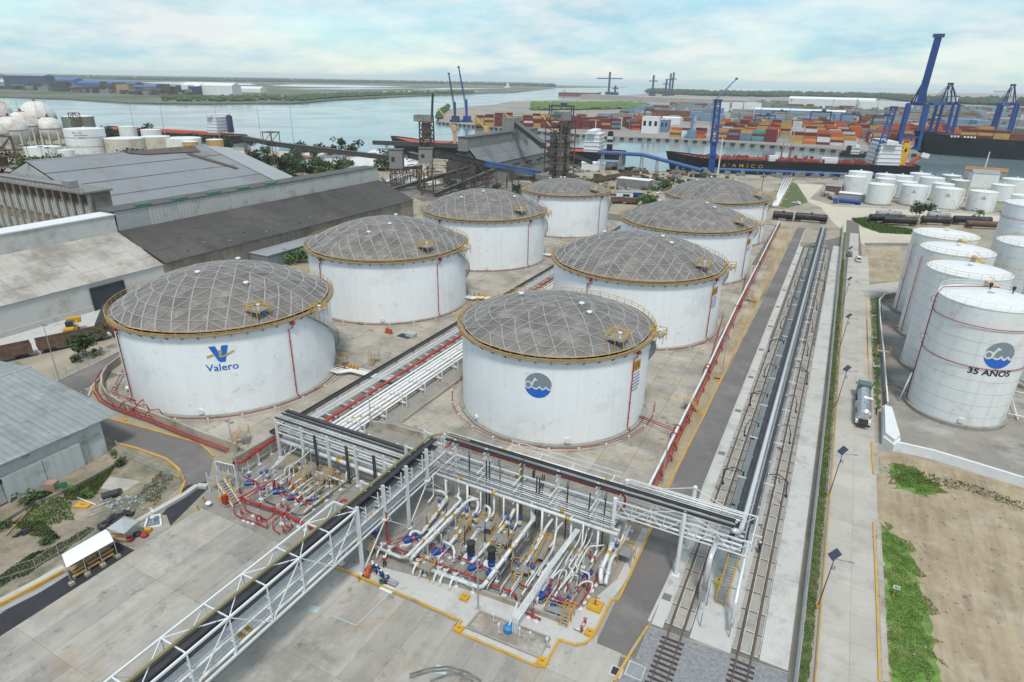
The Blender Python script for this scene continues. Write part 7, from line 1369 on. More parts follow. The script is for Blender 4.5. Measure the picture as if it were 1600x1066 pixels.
# ---- people
def person(label,P,rz,pose='stand',shirt='blue',pants='dark',helmet='white',carry=None):
    """one skinned body from a jointed skeleton; helmet as clothing"""
    T=thing('person',label,'person',(P[0],P[1],P[2] if len(P) > 2 else .05),None,rz)
    hip,kn,an=(.92,.5,.08) if pose != 'crouch' else (.42,.46,.08); ty=.0 if pose == 'stand' else .15; lean=.05 if pose == 'stand' else (.35 if pose == 'bend' else .22)
    J_={'pelvis': (0,0,hip),'waist': (0,lean * .4,hip + .2),'chest': (0,lean,hip + .43),'neck': (0,lean * 1.15,hip + .60),'head': (0,lean * 1.3 + .02,hip + .74),'crown': (0,lean * 1.35,hip + .84)}
    ed=[('pelvis','waist','p'),('waist','chest','s'),('chest','neck','s'),('neck','head','k'),('head','crown','k')]; rad={'pelvis': .15,'waist': .14,'chest': .17,'neck': .06,'head': .1,'crown': .085}
    for s,n in ((-1,'l'),(1,'r')):
        ky=.0 if pose == 'stand' else (.42 if pose == 'crouch' else .12); st=.12 * s if pose == 'stand' else 0
        J_['hip' + n]=(.1 * s,0,hip - .03); J_['knee' + n]=(.13 * s,ky + st * .6,kn); J_['ankle' + n]=(.13 * s,.02 + st,an); J_['toe' + n]=(.15 * s,.2 + st,.04)
        J_['sho' + n]=(.2 * s,lean,hip + .5); J_['elb' + n]=(.27 * s,lean + .08 + (.15 if pose != 'stand' else 0),hip + .25); J_['wri' + n]=(.2 * s,lean + .22 + (.18 if pose != 'stand' else .02),hip + .12); J_['hand' + n]=(.19 * s,lean + .30 + (.18 if pose != 'stand' else .02),hip + .08)
        ed += [('pelvis','hip' + n,'p'),('hip' + n,'knee' + n,'p'),('knee' + n,'ankle' + n,'p'),('ankle' + n,'toe' + n,'b'),('chest','sho' + n,'s'),('sho' + n,'elb' + n,'s'),('elb' + n,'wri' + n,'s'),('wri' + n,'hand' + n,'k')]
        rad.update({'hip' + n: .1,'knee' + n: .075,'ankle' + n: .055,'toe' + n: .045,'sho' + n: .075,'elb' + n: .055,'wri' + n: .04,'hand' + n: .035})
    names_=list(J_); me=bpy.data.meshes.new('body'); me.from_pydata([J_[n] for n in names_],[(names_.index(a),names_.index(c)) for a,c,k in ed],[])
    o=bpy.data.objects.new('body',me); COL.objects.link(o); md=o.modifiers.new('skin','SKIN'); md.use_smooth_shade=True
    for i,n in enumerate(names_): me.skin_vertices[0].data[i].radius=(rad[n],) * 2; me.skin_vertices[0].data[i].use_root=(i == 0)
    o.modifiers.new('sub','SUBSURF').levels=1; dg=bpy.context.evaluated_depsgraph_get(); dg.update(); m2=bpy.data.meshes.new_from_object(o.evaluated_get(dg)); bpy.data.objects.remove(o)
    b=MB(); [b.add([v.co for v in m2.vertices],[tuple(p_.vertices) for p_ in m2.polygons])]; nb=len(b.f); cols={'s': 0,'p': 1,'k': 2,'b': 3}
    for i in range(nb):
        c=sum((Vector(b.v[j]) for j in b.f[i]),Vector()) / len(b.f[i]); best=min(ed,key=lambda e: (c - Vector(J_[e[0]]).lerp(Vector(J_[e[1]]),max(0,min(1,(c - Vector(J_[e[0]])).dot(Vector(J_[e[1]]) - Vector(J_[e[0]])) / max(1e-6,(Vector(J_[e[1]]) - Vector(J_[e[0]])).length_squared))))).length); b.m[i]=cols[best[2]]
    b.cur=2
    for n,s in (('l',-1),('r',1)):
        h=Vector(J_['hand' + n])
        for f_ in range(4): q=h + Vector((-.03 + .02 * f_,0,0)); b.tube([q,q + Vector((0,.05,-.01)),q + Vector((0,.075 - .008 * abs(f_ - 1.4),-.05))],.009,5)
        b.tube([h + Vector((-s * .03,-.02,0)),h + Vector((-s * .055,.03,-.01))],.01,5)
    hd=Vector(J_['head']); b.tube([hd + Vector((0,.09,.01)),hd + Vector((0,.125,-.015))],.015,5); [b.sphere(hd + Vector((s * .1,0,.0)),.022,6,4) for s in (-1,1)]
    obj('body',b,[M[shirt],M[pants],mat('skin',(.32,.19,.13),.6),M['black']],T,True)
    b=MB(); cr=Vector(J_['crown']); b.lathe(cr,[(.165,-.05),(.13,-.03),(.125,.02),(.09,.09),(.01,.115)],12); obj('helmet',b,M[helmet],T); return T
M['navy']=mat('navy',(.02,.035,.10),.8); M['denim']=mat('denim',(.05,.09,.20),.8)
for P,rz,ps,sh,pa_,l in (((-43.08,47,0.06),2.4,'stand','red','navy','worker in red and blue with white helmet, leftmost by the front meter stand'),((-42.48,46.94,0.06),2.0,'bend','navy','black','worker in dark clothes bending beside the leftmost worker'),((-41.91,47,0.06),2.2,'bend','blue','navy','worker in bright blue bending over in the middle of the crew'),((-41.32,46.82,0.06),2.0,'crouch','blue','navy','crouching worker in blue with white helmet'),((-40.52,46.88,0.06),2.8,'crouch','denim','denim','crouching worker in pale blue, nearest the yellow kerb'),((-42.37,48.28,0.06),.6,'stand','red','black','worker in reddish brown standing among the pipes behind the crew')): person(l,P,rz,ps,sh,pa_)
person('worker in dark navy with pale helmet walking beside the rail track',(-0.31,74.06,0.17),.3,'stand','navy','black');
for P,l in (((-43.72,46.65,0.06),'left red fire extinguisher cart beside the white bridge post'),((-43.36,45.84,0.06),'right red fire extinguisher cart on the yellow kerb')): t=thing('extinguisher_cart',l,'fire extinguisher',P); b=MB(); b.tube([(0,-.1,.25),(0,.5,.75)],.28,10); b.lathe((.35,0,0),[(.22,.05),(.22,.8),(.08,.95)],10); obj('cylinder',b,mat('orange_red',(.48,.09,.03)),t); b=MB(); [b.tube([(s * .35 - .04,-.1,.22),(s * .35 + .04,-.1,.22)],.22,10) for s in (-1,1)]; obj('wheel',b,M['dark'],t)
P=(-39.75,46.45,0.06); t=thing('hose_reel','grey tool stand with hoses beside the crouching workers','tool',P); b=MB(); b.box((0,0,.35),(1.4,.8,.12)); [b.box((sx * .6,sy * .3,.17),(.06,.06,.35)) for sx in (-1,1) for sy in (-1,1)]; b.tube([(-.5,0,.5),(.5,.1,.5)],.15,8); obj('stand',b,M['galv'],t); b=MB(); b.box((0,-1.0,.1),(1.8,.9,.1)); obj('tray',b,M['white'],t)
for P,m,l in (((-40.58,46.12,0.06),'dark','black bucket on the kerb walk beside the green bin'),((-40.86,45.85,0.06),'green_sheet','small green bin next to the black bucket')): t=thing('bucket',l,'bucket',P); b=MB(); b.lathe((0,0,0),[(.26,0),(.34,.6),(.3,.6),(.24,.05)],14); obj('body',b,M[m],t); b=MB(); b.tube([(.32 * cos(pi * i / 8),0,.6 + .25 * sin(pi * i / 8)) for i in range(9)],.015,5); obj('handle',b,M['galv'],t)
# ================================================================== SHORE, HARBOUR, SHIPS
def gal(T,p0,p1,w=2.6,h=2.4,m='dark',name='gallery'): b=MB(); b.bar(p0,p1,w,h); o=obj(name,b,M[m],T); b=MB(); b.bar(Vector(p0) + Vector((0,0,h / 2 + .1)),Vector(p1) + Vector((0,0,h / 2 + .1)),w + .4,.2); obj('roof',b,M['conv_roof'],T); return o
def trestle(T,p,w=2.4,m='rust',z=None):
    b=MB(); z=z or p[2]
    for sx in (-1,1):
        for sy in (-1,1): b.bar((p[0] + sx * w * .7,p[1] + sy * w * .7,0),(p[0] + sx * w * .4,p[1] + sy * w * .4,z),.28)
    n=max(2,int(z / 5))
    for k in range(n): a,c=z * k / n,z * (k + 1) / n; b.bar((p[0] - w * .65,p[1] - w * .6,a),(p[0] + w * .6,p[1] - w * .5,c),.18); b.bar((p[0] + w * .65,p[1] - w * .6,a),(p[0] - w * .6,p[1] - w * .5,c),.18); b.bar((p[0] - w * .6,p[1] - w * .6,c),(p[0] + w * .6,p[1] - w * .6,c),.2)
    obj('trestle',b,M[m],T)
M['conv_roof']=mat('conv_roof',(.11,.11,.105),.8,.2,.2); M['conv']=mat('conveyor_side',(.07,.065,.06),.85,.3,.4); M['conv_grey']=mat('tower_grey',(.24,.24,.225),.8,.12,.3,((.12,.11,.1),.3,.3)); M['conv_blue']=mat('conv_blue',(.05,.12,.30),.6,.2,.3); M['soot']=mat('soot_wall',(.10,.095,.09),.85,.25,.3,corr=('X',1.5,.4))
T=thing('conveyor','long dark conveyor gallery on tall trestles behind the dark roofed shed','conveyor'); c0,c1,c2=(-367.9,297.1,18.05),(-303.4,277.1,20.33),(-231.3,294.8,15.44); gal(T,(c0[0],c0[1] + 15,c0[2]),c1,m='conv'); gal(T,c1,c2,m='conv')
for q in (c1,(-293.7,290,17.34),(-283.2,317.2,12.68),(-337.4,287.8,18.77)): trestle(T,q)
b=MB(); [b.bar((c1[0] + sx * 3.5,c1[1] + sy * 3,c1[2]),(c1[0] + sx * 3.5,c1[1] + sy * 3,27),.35) for sx in (-1,1) for sy in (-1,1)]; b.box((c1[0],c1[1],27),(8,7,.5)); [b.bar((c1[0] - 3.5,c1[1] + s * 3,21),(c1[0] + 3.5,c1[1] + s * 3,27),.25) for s in (-1,1)]; obj('frame',b,M['rust'],T)
def tower(label,base,w,d,z0,z1,rz,m='conv_grey',legs=True):
    T=thing('transfer_tower',label,'tower',(base[0],base[1],0),None,rz); b=MB(); b.box((0,0,(z0 + z1) / 2),(w,d,z1 - z0)); bx=obj('housing',b,M[m],T); b=MB(); b.box((0,0,z1 + .2),(w + .6,d + .6,.4)); obj('roof',b,M['conv_roof'],T); b=MB(); b.box((-w * .2,-d / 2 - .05,(z0 + z1) / 2),(w * .25,.1,(z1 - z0) * .25)); b.box((w / 2 + .05,0,(z0 + z1) / 2),(.1,d * .3,(z1 - z0) * .25)); obj('opening',b,M['dark'],bx)
    if legs: lattice(T,(0,0),w * .9,d * .9,0,z0,3,'rust',.35)
    return T
tower('tall grey transfer tower on legs at the end of the dark conveyor',(-225.1,293.6),7.5,6.5,10.5,20.5,.5); tower('pale grey hopper house on legs in front of the soot stained shed',(-195.27,279.8),7,6,17,24,.5)
T=thing('conveyor','dark lattice conveyor rising from the grey transfer tower toward the hopper house','conveyor'); gal(T,(-219.2,298.1,17.68),(-196.36,279.1,18.88),2.6,3,'conv');
T=thing('conveyor','lattice conveyor with blue cover sloping down past the soot stained shed to the silo tower','conveyor'); e0,e1,e2=(-190.83,282.9,21.48),(-196.74,342.2,9.96),(-165.89,360,4.21); gal(T,e0,e1,3,3.2,'conv'); gal(T,e1,e2,2.6,2.4,'conv_blue'); [trestle(T,q,2) for q in ((-192.82,320.6,13.83),(-180.68,349.7,7.68),e1)]; b=MB(); b.bar((e1[0],e1[1],e1[2] + 1.5),(e2[0],e2[1],e2[2] + 1.5),2.8,1.0); obj('cover',b,mat('blue_cover',(.045,.12,.31),.55,.2,.3),T)
for l,p,q,lg in (('low dark conveyor rising across the yard toward the soot stained shed',(-217.3,277.6,1.05),(-200.5,333.3,8.34),3),('grey pipe conveyor rising by the trestles left of the blue cover',(-188.53,277.2,1.33),(-186.1,336.8,7.53),3),('dark conveyor below the grey transfer tower, beside the shed gable',(-241.6,296.7,8.08),(-221.5,313.2,8.91),3)):
    T=thing('conveyor',l,'conveyor'); gal(T,p,q,1.8,1.6,'conv'); [trestle(T,Vector(p).lerp(Vector(q),t_),1.4) for t_ in (.4,.65,.9)]
rg=random.Random(41); b=MB()
for k in range(190):
    x,y,z=rg.uniform(-240,-160),rg.uniform(286,334),rg.uniform(1,13); d=rg.choice(((6,1,0),(1,5,0),(0,0,7),(0,0,9),(5,0,3),(-5,2,3))); b.cur=rg.choice((0,0,1)); z=z if d[2] < 6 else 0; b.bar((x,y,z),(x + d[0],y + d[1],z + d[2]),rg.uniform(.15,.5))
o=obj('steelwork',b,[M['conv'],M['rust']]); o['kind']='stuff'; o['label']='dark tangle of steelwork under the conveyors'
b=MB(); b.prism(rough([(-245,270),(-150,262),(-140,345),(-190,350),(-240,340)],4,6),-.1,.02); struct('coal_ground',b,mat('coal_ground',(.15,.14,.13),.95,.3,.08,[((.30,.27,.23),.3,.06)]),'dusty dark ground under the conveyors')
# A-frame shed
SA=thing('storage_shed','steep roofed soot stained storage shed with a tower at its ridge','storage shed'); ax0,ax1,ay0,ay1=-221,-195,338,436; xr=-208
sheet(SA,'roof_sheet',((ax1,ay0,9),(ax1,ay1,9),(xr + 3,ay1,19),(xr + 3,ay0,19)),mat('soot_roof',(.19,.195,.20),.7,.15,.06,[((.10,.10,.10),.35,.08)]),10,2,.1); sheet(SA,'roof_sheet',((ax0,ay0,9),(ax0,ay1,9),(xr - 3,ay1,19),(xr - 3,ay0,19)),M['shed_roof_dark'],10,1,.1)
b=MB(); b.add([(ax0,ay0,0),(ax1,ay0,0),(ax1,ay0,9),(xr,ay0,20),(ax0,ay0,9)],[(0,1,2,3,4)]); b.prism([(ax0 + .5,ay0 + .2),(ax1 - .5,ay0 + .2),(ax1 - .5,ay1),(ax0 + .5,ay1)],0,9); obj('wall',b,M['soot'],SA); b=MB(); b.prism([(xr - 3.5,ay0 - 1),(xr + 3.5,ay0 - 1),(xr + 3.5,ay1),(xr - 3.5,ay1)],17,25); obj('monitor',b,M['conv_grey'],SA); b=MB(); b.box((xr,(ay0 + ay1) / 2,25.2),(8,ay1 - ay0 + 3,.4)); obj('roof_cap',b,M['conv_roof'],SA); b=MB(); b.box((xr,ay0 + 62,29),(9,9,10)); obj('head_house',b,M['conv_grey'],SA)
b=MB(); b.prism([(ax1 + .3,ay0 + 8),(ax1 + 13,ay0 + 8),(ax1 + 13,ay1 - 6),(ax1 + .3,ay1 - 6)],0,7); a_=obj('annex',b,M['conv_grey'],SA); b=MB(); b.add([(ax1,ay0 + 7,8.6),(ax1 + 13.5,ay0 + 7,7.1),(ax1 + 13.5,ay1 - 5,7.1),(ax1,ay1 - 5,8.6)],[(0,1,2,3)]); obj('roof',b,M['shed_roof_dark'],a_); [obj('roof_hatch',MB().box((ax1 + 8 + 2 * (k % 2),ay0 + 14 + 9 * k,8.1),(2,2,.9)),M['dark'],a_) for k in range(10)]
T=thing('conveyor','dark conveyor descending from the shed head house to the silo tower','conveyor'); gal(T,(xr + 4,ay0 + 62,30),(-160.85,352.3,21.8),3,3,'conv'); trestle(T,(-202,411.8,18.77),2)
# silo tower
P=(-154.36,354.9); ST_=thing('silo_tower','dense dark grey elevator tower full of pipes and stairs behind the far west tank','tower',(P[0],P[1] + 6,0),None,-.35)
lattice(ST_,(0,0),13,12,0,36,9,'rust',.5); lattice(ST_,(0,0),8,8,0,40,10,'grey_steel',.35,'inner_frame')
for k,(x,y,r,h) in enumerate(((-3,-2,2.2,27),(2.5,-2,2.2,24),(0,3,2.4,30),(4,3,1.2,33))): b=MB(); b.lathe((x,y,4),[(.3,-3),(r,0),(r,h - 4),(.4,h - 1)],12); obj('silo',b,M['conv_grey'],ST_)
for z in (8,16,24,32,36): b=MB(); b.box((0,0,z),(13.4,12.4,.3)); obj('deck',b,M['conv'],ST_)
b=MB(); b.box((1,0,38.5),(8,7,5)); obj('head_house',b,M['conv_grey'],ST_); b=MB(); b.box((-4,-9,2.5),(9,5,5)); obj('base_room',b,M['conv_grey'],ST_)
T=thing('conveyor','bright blue tube conveyor sloping down to the ship berth right of the silo tower','conveyor'); B0,B1,B2,B3=(-152.97,365.3,17.91),(-151.71,422.3,12.79),(-125.42,440.6,11.19),(-87.1,451.1,2.55)
for p,q in ((B1,B2),(B2,B3)): b=MB(); b.tube([p,q],1.3,10); obj('tube',b,mat('blue_cover',(.06,.17,.45)),T)
gal(T,B0,(-138.39,375,11.17),2.4,2,'conv'); [trestle(T,Vector(B1).lerp(Vector(B2),t_),1.6,'galv') for t_ in (.1,.5,.98)]; [trestle(T,Vector(B2).lerp(Vector(B3),t_),1.2,'galv') for t_ in (.25,.6)]
b=MB(); p,q=(*(-90.37,468.3),1.5),(*(40.13,504.5),2.0); b.tube([p,q],1.1,8); t=thing('conveyor','long low blue pipe conveyor along the jetty in front of the black tanker','conveyor'); obj('tube',b,mat('blue_cover',(.06,.17,.45)),t); b=MB(); [b.box((p[0] + (q[0] - p[0]) * k / 14,p[1] + (q[1] - p[1]) * k / 14,.4),(.8,2,.9)) for k in range(15)]; o=obj('support',b,M['concrete'],t); o['kind']='stuff'
# ---- ships
def hull(T,L_,Bm,zd,zb,m,deck,ws=None,bowx=.12,name='hull',rake=5):
    """ship hull along +x with bow at +L/2; sheer at the bow"""
    st=[(-.5,.72,0),(-.46,.95,0),(-.3,1,0),(.3,1,0),(.38,.92,.15),(.44,.6,.6),(.48,.28,.9),(.5,.02,1)]; b=MB(); vs=[]
    for u,w,s in st: x=u * L_; z=zd + s * (zb - zd); rk=rake * s; vs += [(x - rk * .2,-Bm / 2 * w * .9,-5),(x + rk,-Bm / 2 * w,z),(x + rk,Bm / 2 * w,z),(x - rk * .2,Bm / 2 * w * .9,-5)]
    fs=[]
    for i in range(len(st) - 1): o=4 * i; fs += [(o,o + 4,o + 5,o + 1),(o + 2,o + 6,o + 7,o + 3)]
    fs.append((0,1,2,3)); b.add(vs,fs); h=obj(name,b,M[m],T)
    b=MB(); dv_=[]
    for i in range(len(st)): dv_ += [tuple(Vector(vs[4 * i + 1]) - Vector((0,0,.9))),tuple(Vector(vs[4 * i + 2]) - Vector((0,0,.9)))]
    b.add(dv_,[(2 * i,2 * i + 2,2 * i + 3,2 * i + 1) for i in range(len(st) - 1)]); obj('deck',b,M[deck],T)
    if ws:
        b=MB(); w_=[]
        for u,w,s in st: w_ += [(u * L_ + .02,-Bm / 2 * w * .92 - .15,-4),(u * L_ + .02,-Bm / 2 * w * .945 - .15,ws)]
        b.add(w_,[(2 * i,2 * i + 2,2 * i + 3,2 * i + 1) for i in range(len(st) - 1)]); obj('boot_stripe',b,M['hull_red'],T)
    return h
def house(T,x,w,d,z,n,m='white',fun=None,fm='black'):
    for k in range(n):
        b=MB(); s=1 - .025 * k; b.box((x,0,z + 2.8 * k + 1.3),(d * s,w * s,2.6)); b.box((x,0,z + 2.8 * k + 2.68),(d * s + 1.2,w * s + .8,.2)); h=obj('deckhouse',b,M[m],T); b=MB(); [b.box((x + d * s / 2 + .03,-w * s / 2 + w * s * (i + .5) / 7,z + 2.8 * k + 1.5),(.08,1.0,.8)) for i in range(7)]; [b.box((x - d * s / 2 + d * s * (i + .5) / 4,-w * s / 2 - .03,z + 2.8 * k + 1.5),(1.0,.08,.8)) for i in range(4)]; obj('window',b,M['glass'],h)['kind']='stuff'
    b=MB(); b.box((x + 1,0,z + 2.8 * n + 1.2),(d * .5,w * 1.15,2.4)); br=obj('bridge',b,M[m],T); b=MB(); b.box((x + 1 + d * .25 + .04,0,z + 2.8 * n + 1.5),(.08,w * 1.1,.9)); obj('window',b,M['glass'],br); b=MB(); b.bar((x,0,z + 2.8 * n + 2.4),(x,0,z + 2.8 * n + 9),.4); b.bar((x,-2,z + 2.8 * n + 6),(x,2,z + 2.8 * n + 6),.3); obj('mast',b,M[m],T)
    if fun: b=MB(); b.prism([(x - fun - 2,-2),(x - fun + 2,-2),(x - fun + 2,2),(x - fun - 2,2)],z,z + 2.8 * n + 1); f=obj('funnel',b,M[fm],T); b=MB(); b.box((x - fun,0,z + 2.8 * n + 1.4),(2.6,2.6,.8)); obj('funnel_cap',b,M['black'],f)
M['hull_black']=mat('hull_black',(.016,.018,.022),.45,.25,.05,((.05,.045,.04),.2,.1)); M['hull_red']=mat('hull_red',(.16,.045,.045),.6,.15,.1); M['deck_red']=mat('deck_red',(.24,.05,.035),.7,.25,.15); M['deck_orange']=mat('deck_orange',(.45,.09,.04),.7,.2,.15); M['funnel_yellow']=mat('funnel_yellow',(.68,.40,.02),.5,.1,.3)
a,c=Vector((-112,472.5,0)),Vector((48,524,0)); mid=(a + c) / 2; L_=(c - a).length
S1_=thing('tanker_ship','black hulled tanker with a red deck and yellow hull lettering','ship',(mid.x - 4,mid.y + 13,-2.5),None,atan2(a.y - c.y,a.x - c.x))
hull(S1_,L_,27,9.6,13.0,'hull_black','deck_red',1.0); house(S1_,-L_ / 2 + 22,24,15,9,5,'white',13,'funnel_yellow'); b=MB(); b.box((-L_ / 2 + 9,2.05,19),(1.6,.1,1.6)); b.bar((-L_ / 2 + 9,2.06,17.5),(-L_ / 2 + 9,2.06,20.5),.5,.1); obj('funnel_mark',b,M['black'],S1_)
for k in range(9): b=MB(); b.tube([(-L_ / 2 + 34,-8 + 2 * k,9.9),(L_ / 2 - 26,-8 + 2 * k,9.9)],.3,6); obj('deck_pipe',b,M['deck_red'],S1_)
rg=random.Random(3); b=MB()
for k in range(120): x=rg.uniform(-L_ / 2 + 34,L_ / 2 - 14); h=rg.choice((.8,1.2,1.6,2.6)); b.box((x,rg.uniform(-12,12),9.3 + h / 2),(rg.uniform(.5,2.2),rg.uniform(.4,1.6),h))
o=obj('deck_fittings',b,M['deck_red'],S1_); o['kind']='stuff'; b=MB()
for s in (-1,1): b.bar((-L_ / 2 + 32,s * 13.2,10.6),(L_ / 2 - 30,s * 13.2,10.6),.1); [b.bar((-L_ / 2 + 32 + k * 3,s * 13.2,9),(-L_ / 2 + 32 + k * 3,s * 13.2,10.6),.1) for k in range(34)]
obj('railing',b,M['deck_red'],S1_); [obj('deck_locker',MB().box((x,8,11),(w,5,4)),M['white'],S1_) for x,w in ((14,6),(-24,11))]; b=MB(); [b.bar((x,5,9),(x,5,19),.7) or b.bar((x,5,18),(x + 9,6,15),.5) for x in (8,2)]; obj('hose_crane',b,M['deck_red'],S1_)
vs,fs=text_mesh("d'AMICO",3.4,.02,1.25,1.9); b=MB(); b.add([(35 - u,13.62,5.6 + v) for u,v in vs],fs); obj('lettering',b,M['yellow'],S1_)
b=MB(); b.add([(-L_ / 2 + 3,13,16),(-L_ / 2 - 2,13.2,15),(-L_ / 2 - 2.5,13.2,18),(-L_ / 2 + 2.5,13,19)],[(0,1,2,3)]); obj('flag',b,M['white'],S1_); b=MB(); b.bar((-L_ / 2 + 2,10,16),(-L_ / 2 + 8,10,10.5),2.2,2.0); obj('lifeboat',b,M['deck_orange'],S1_)
S2_=thing('container_ship','large black container ship with dull red waterline at the right photo edge','ship',(62 + 165,757,-2.5),None,pi)
hull(S2_,330,42,17,20.5,'hull_black','deck_red',3.4,rake=8); b=MB(); [b.box((143 - 2.6 * k,20.2,17.8),(1.7,.3,1.5)) for k in (0,1,2,4,5,6,7)]; obj('bow_lettering',b,M['white'],S2_)
# containers
CC={'maroon': (.155,.030,.032),'orange': (.50,.105,.03),'ochre': (.46,.30,.09),'blue grey': (.13,.19,.27),'white': (.58,.58,.57),'teal': (.08,.30,.28),'brown': (.19,.075,.04)}
for k,v in CC.items(): M['c_' + k]=mat('container_' + k.replace(' ','_'),v,.65,.12,.15,rnd=.12)
CME={}
def cmesh(col):
    if col not in CME:
        b=MB(); b.box((0,0,1.3),(12.0,2.4,2.55)); b.box((0,0,.06),(12.15,2.44,.12)); b.box((0,0,2.56),(12.15,2.44,.1)); [b.box((sx * 6.0,sy * 1.16,1.3),(.2,.16,2.6)) for sx in (-1,1) for sy in (-1,1)]; CME[col]=b.mesh('container',M['c_' + col])
    return CME[col]
rg=random.Random(5); CL=[]
def block(x0,y0,ang,nb,nr,dr,w,hmax,gaps=()):
    ca,sa=cos(ang),sin(ang)
    for r in range(nr):
        for q in range(nb):
            if q in gaps: continue
            cc=rg.choices(list(CC),w)[0]
            for s in range(3):
                if rg.random() < .4: cc=rg.choices(list(CC),w)[0]
                H=max(0,min(hmax,int(rg.gauss(hmax * .72,1.1)))); u,v=q * 12.9,r * dr + s * 2.6
                for k in range(H): CL.append((x0 + u * ca - v * sa,y0 + u * sa + v * ca,k * 2.62,ang,cc if rg.random() < .62 else rg.choices(list(CC),w)[0]))
block(-438,752,.5,9,4,14,(52,6,24,4,5,2,8),6); block(-352,776,.5,13,5,14,(62,6,14,4,3,1,10),6,(8,)); block(-178,748,.06,3,2,14,(24,22,22,9,9,2,8),4); block(-128,752,.06,14,6,17,(24,22,22,9,9,2,8),5,(5,11)); block(-150,862,.08,20,7,19,(24,34,18,9,4,2,8),5,(7,)); block(-70,1010,.1,20,4,28,(24,34,18,9,4,2,8),4)
yd=lambda c: hypot(c[0],c[1])
nship=[]
for q in range(22):
    for s in range(2):
        for k in range(rg.choice((1,2,3,3,4))): nship.append((226 - 12.6 * q + 60,757 - 17 + s * 2.6 if False else 739 + s * 2.6,14.5 + 2.62 * k,0,rg.choices(list(CC),(42,2,46,2,4,0,4))[0]))
nship=[c for c in nship if 88 < c[0] < 240]
CL.sort(key=yd)
for c in nship[:40] + CL[:260]:
    o=link('shipping_container',cmesh(c[4]),None,c[:3],c[3]); g=c in nship
    tag(o,('%s shipping container stacked on the deck of the black container ship' if g else '%s shipping container stacked in the port yard across the basin') % c[4],'container','%s containers %s' % (c[4],'on the black ship' if g else 'in the port yard'))
b=MB()
for c in CL[260:] + nship[40:]: b.cur=list(CC).index(c[4]); b.box((c[0],c[1],c[2] + 1.3),(12.05,2.42,2.58),c[3])
o=obj('container_stacks',b,[M['c_' + k] for k in CC]); o['kind']='stuff'; o['label']='far rows of stacked shipping containers in the port yard'
b=MB(); qp=[(-525.2,785.9),(-358.7,727),(-241.5,704.7),(-154.1,723.5),(-73.79,713.8),(11.05,701.2),(60.42,710.4)]
for i in range(len(qp) - 1): b.bar((*qp[i],-1.2 + .01 * i),(*qp[i + 1],-1.2 + .01 * i),3.0,4.4)
struct('quay_wall',b,M['concrete'],'pale concrete quay wall of the container port'); b=MB()
for i in range(len(qp) - 1):
    a,c=Vector((*qp[i],0)),Vector((*qp[i + 1],0)); n=int((c - a).length / 9)
    for k in range(n): q=a.lerp(c,(k + .5) / n); b.box((q.x,q.y - 1.6,-1.3),(4.2,1.4,2.6))
o=obj('fender',b,M['dark']); o['kind']='stuff'; o['label']='dark fenders lining the container quay'
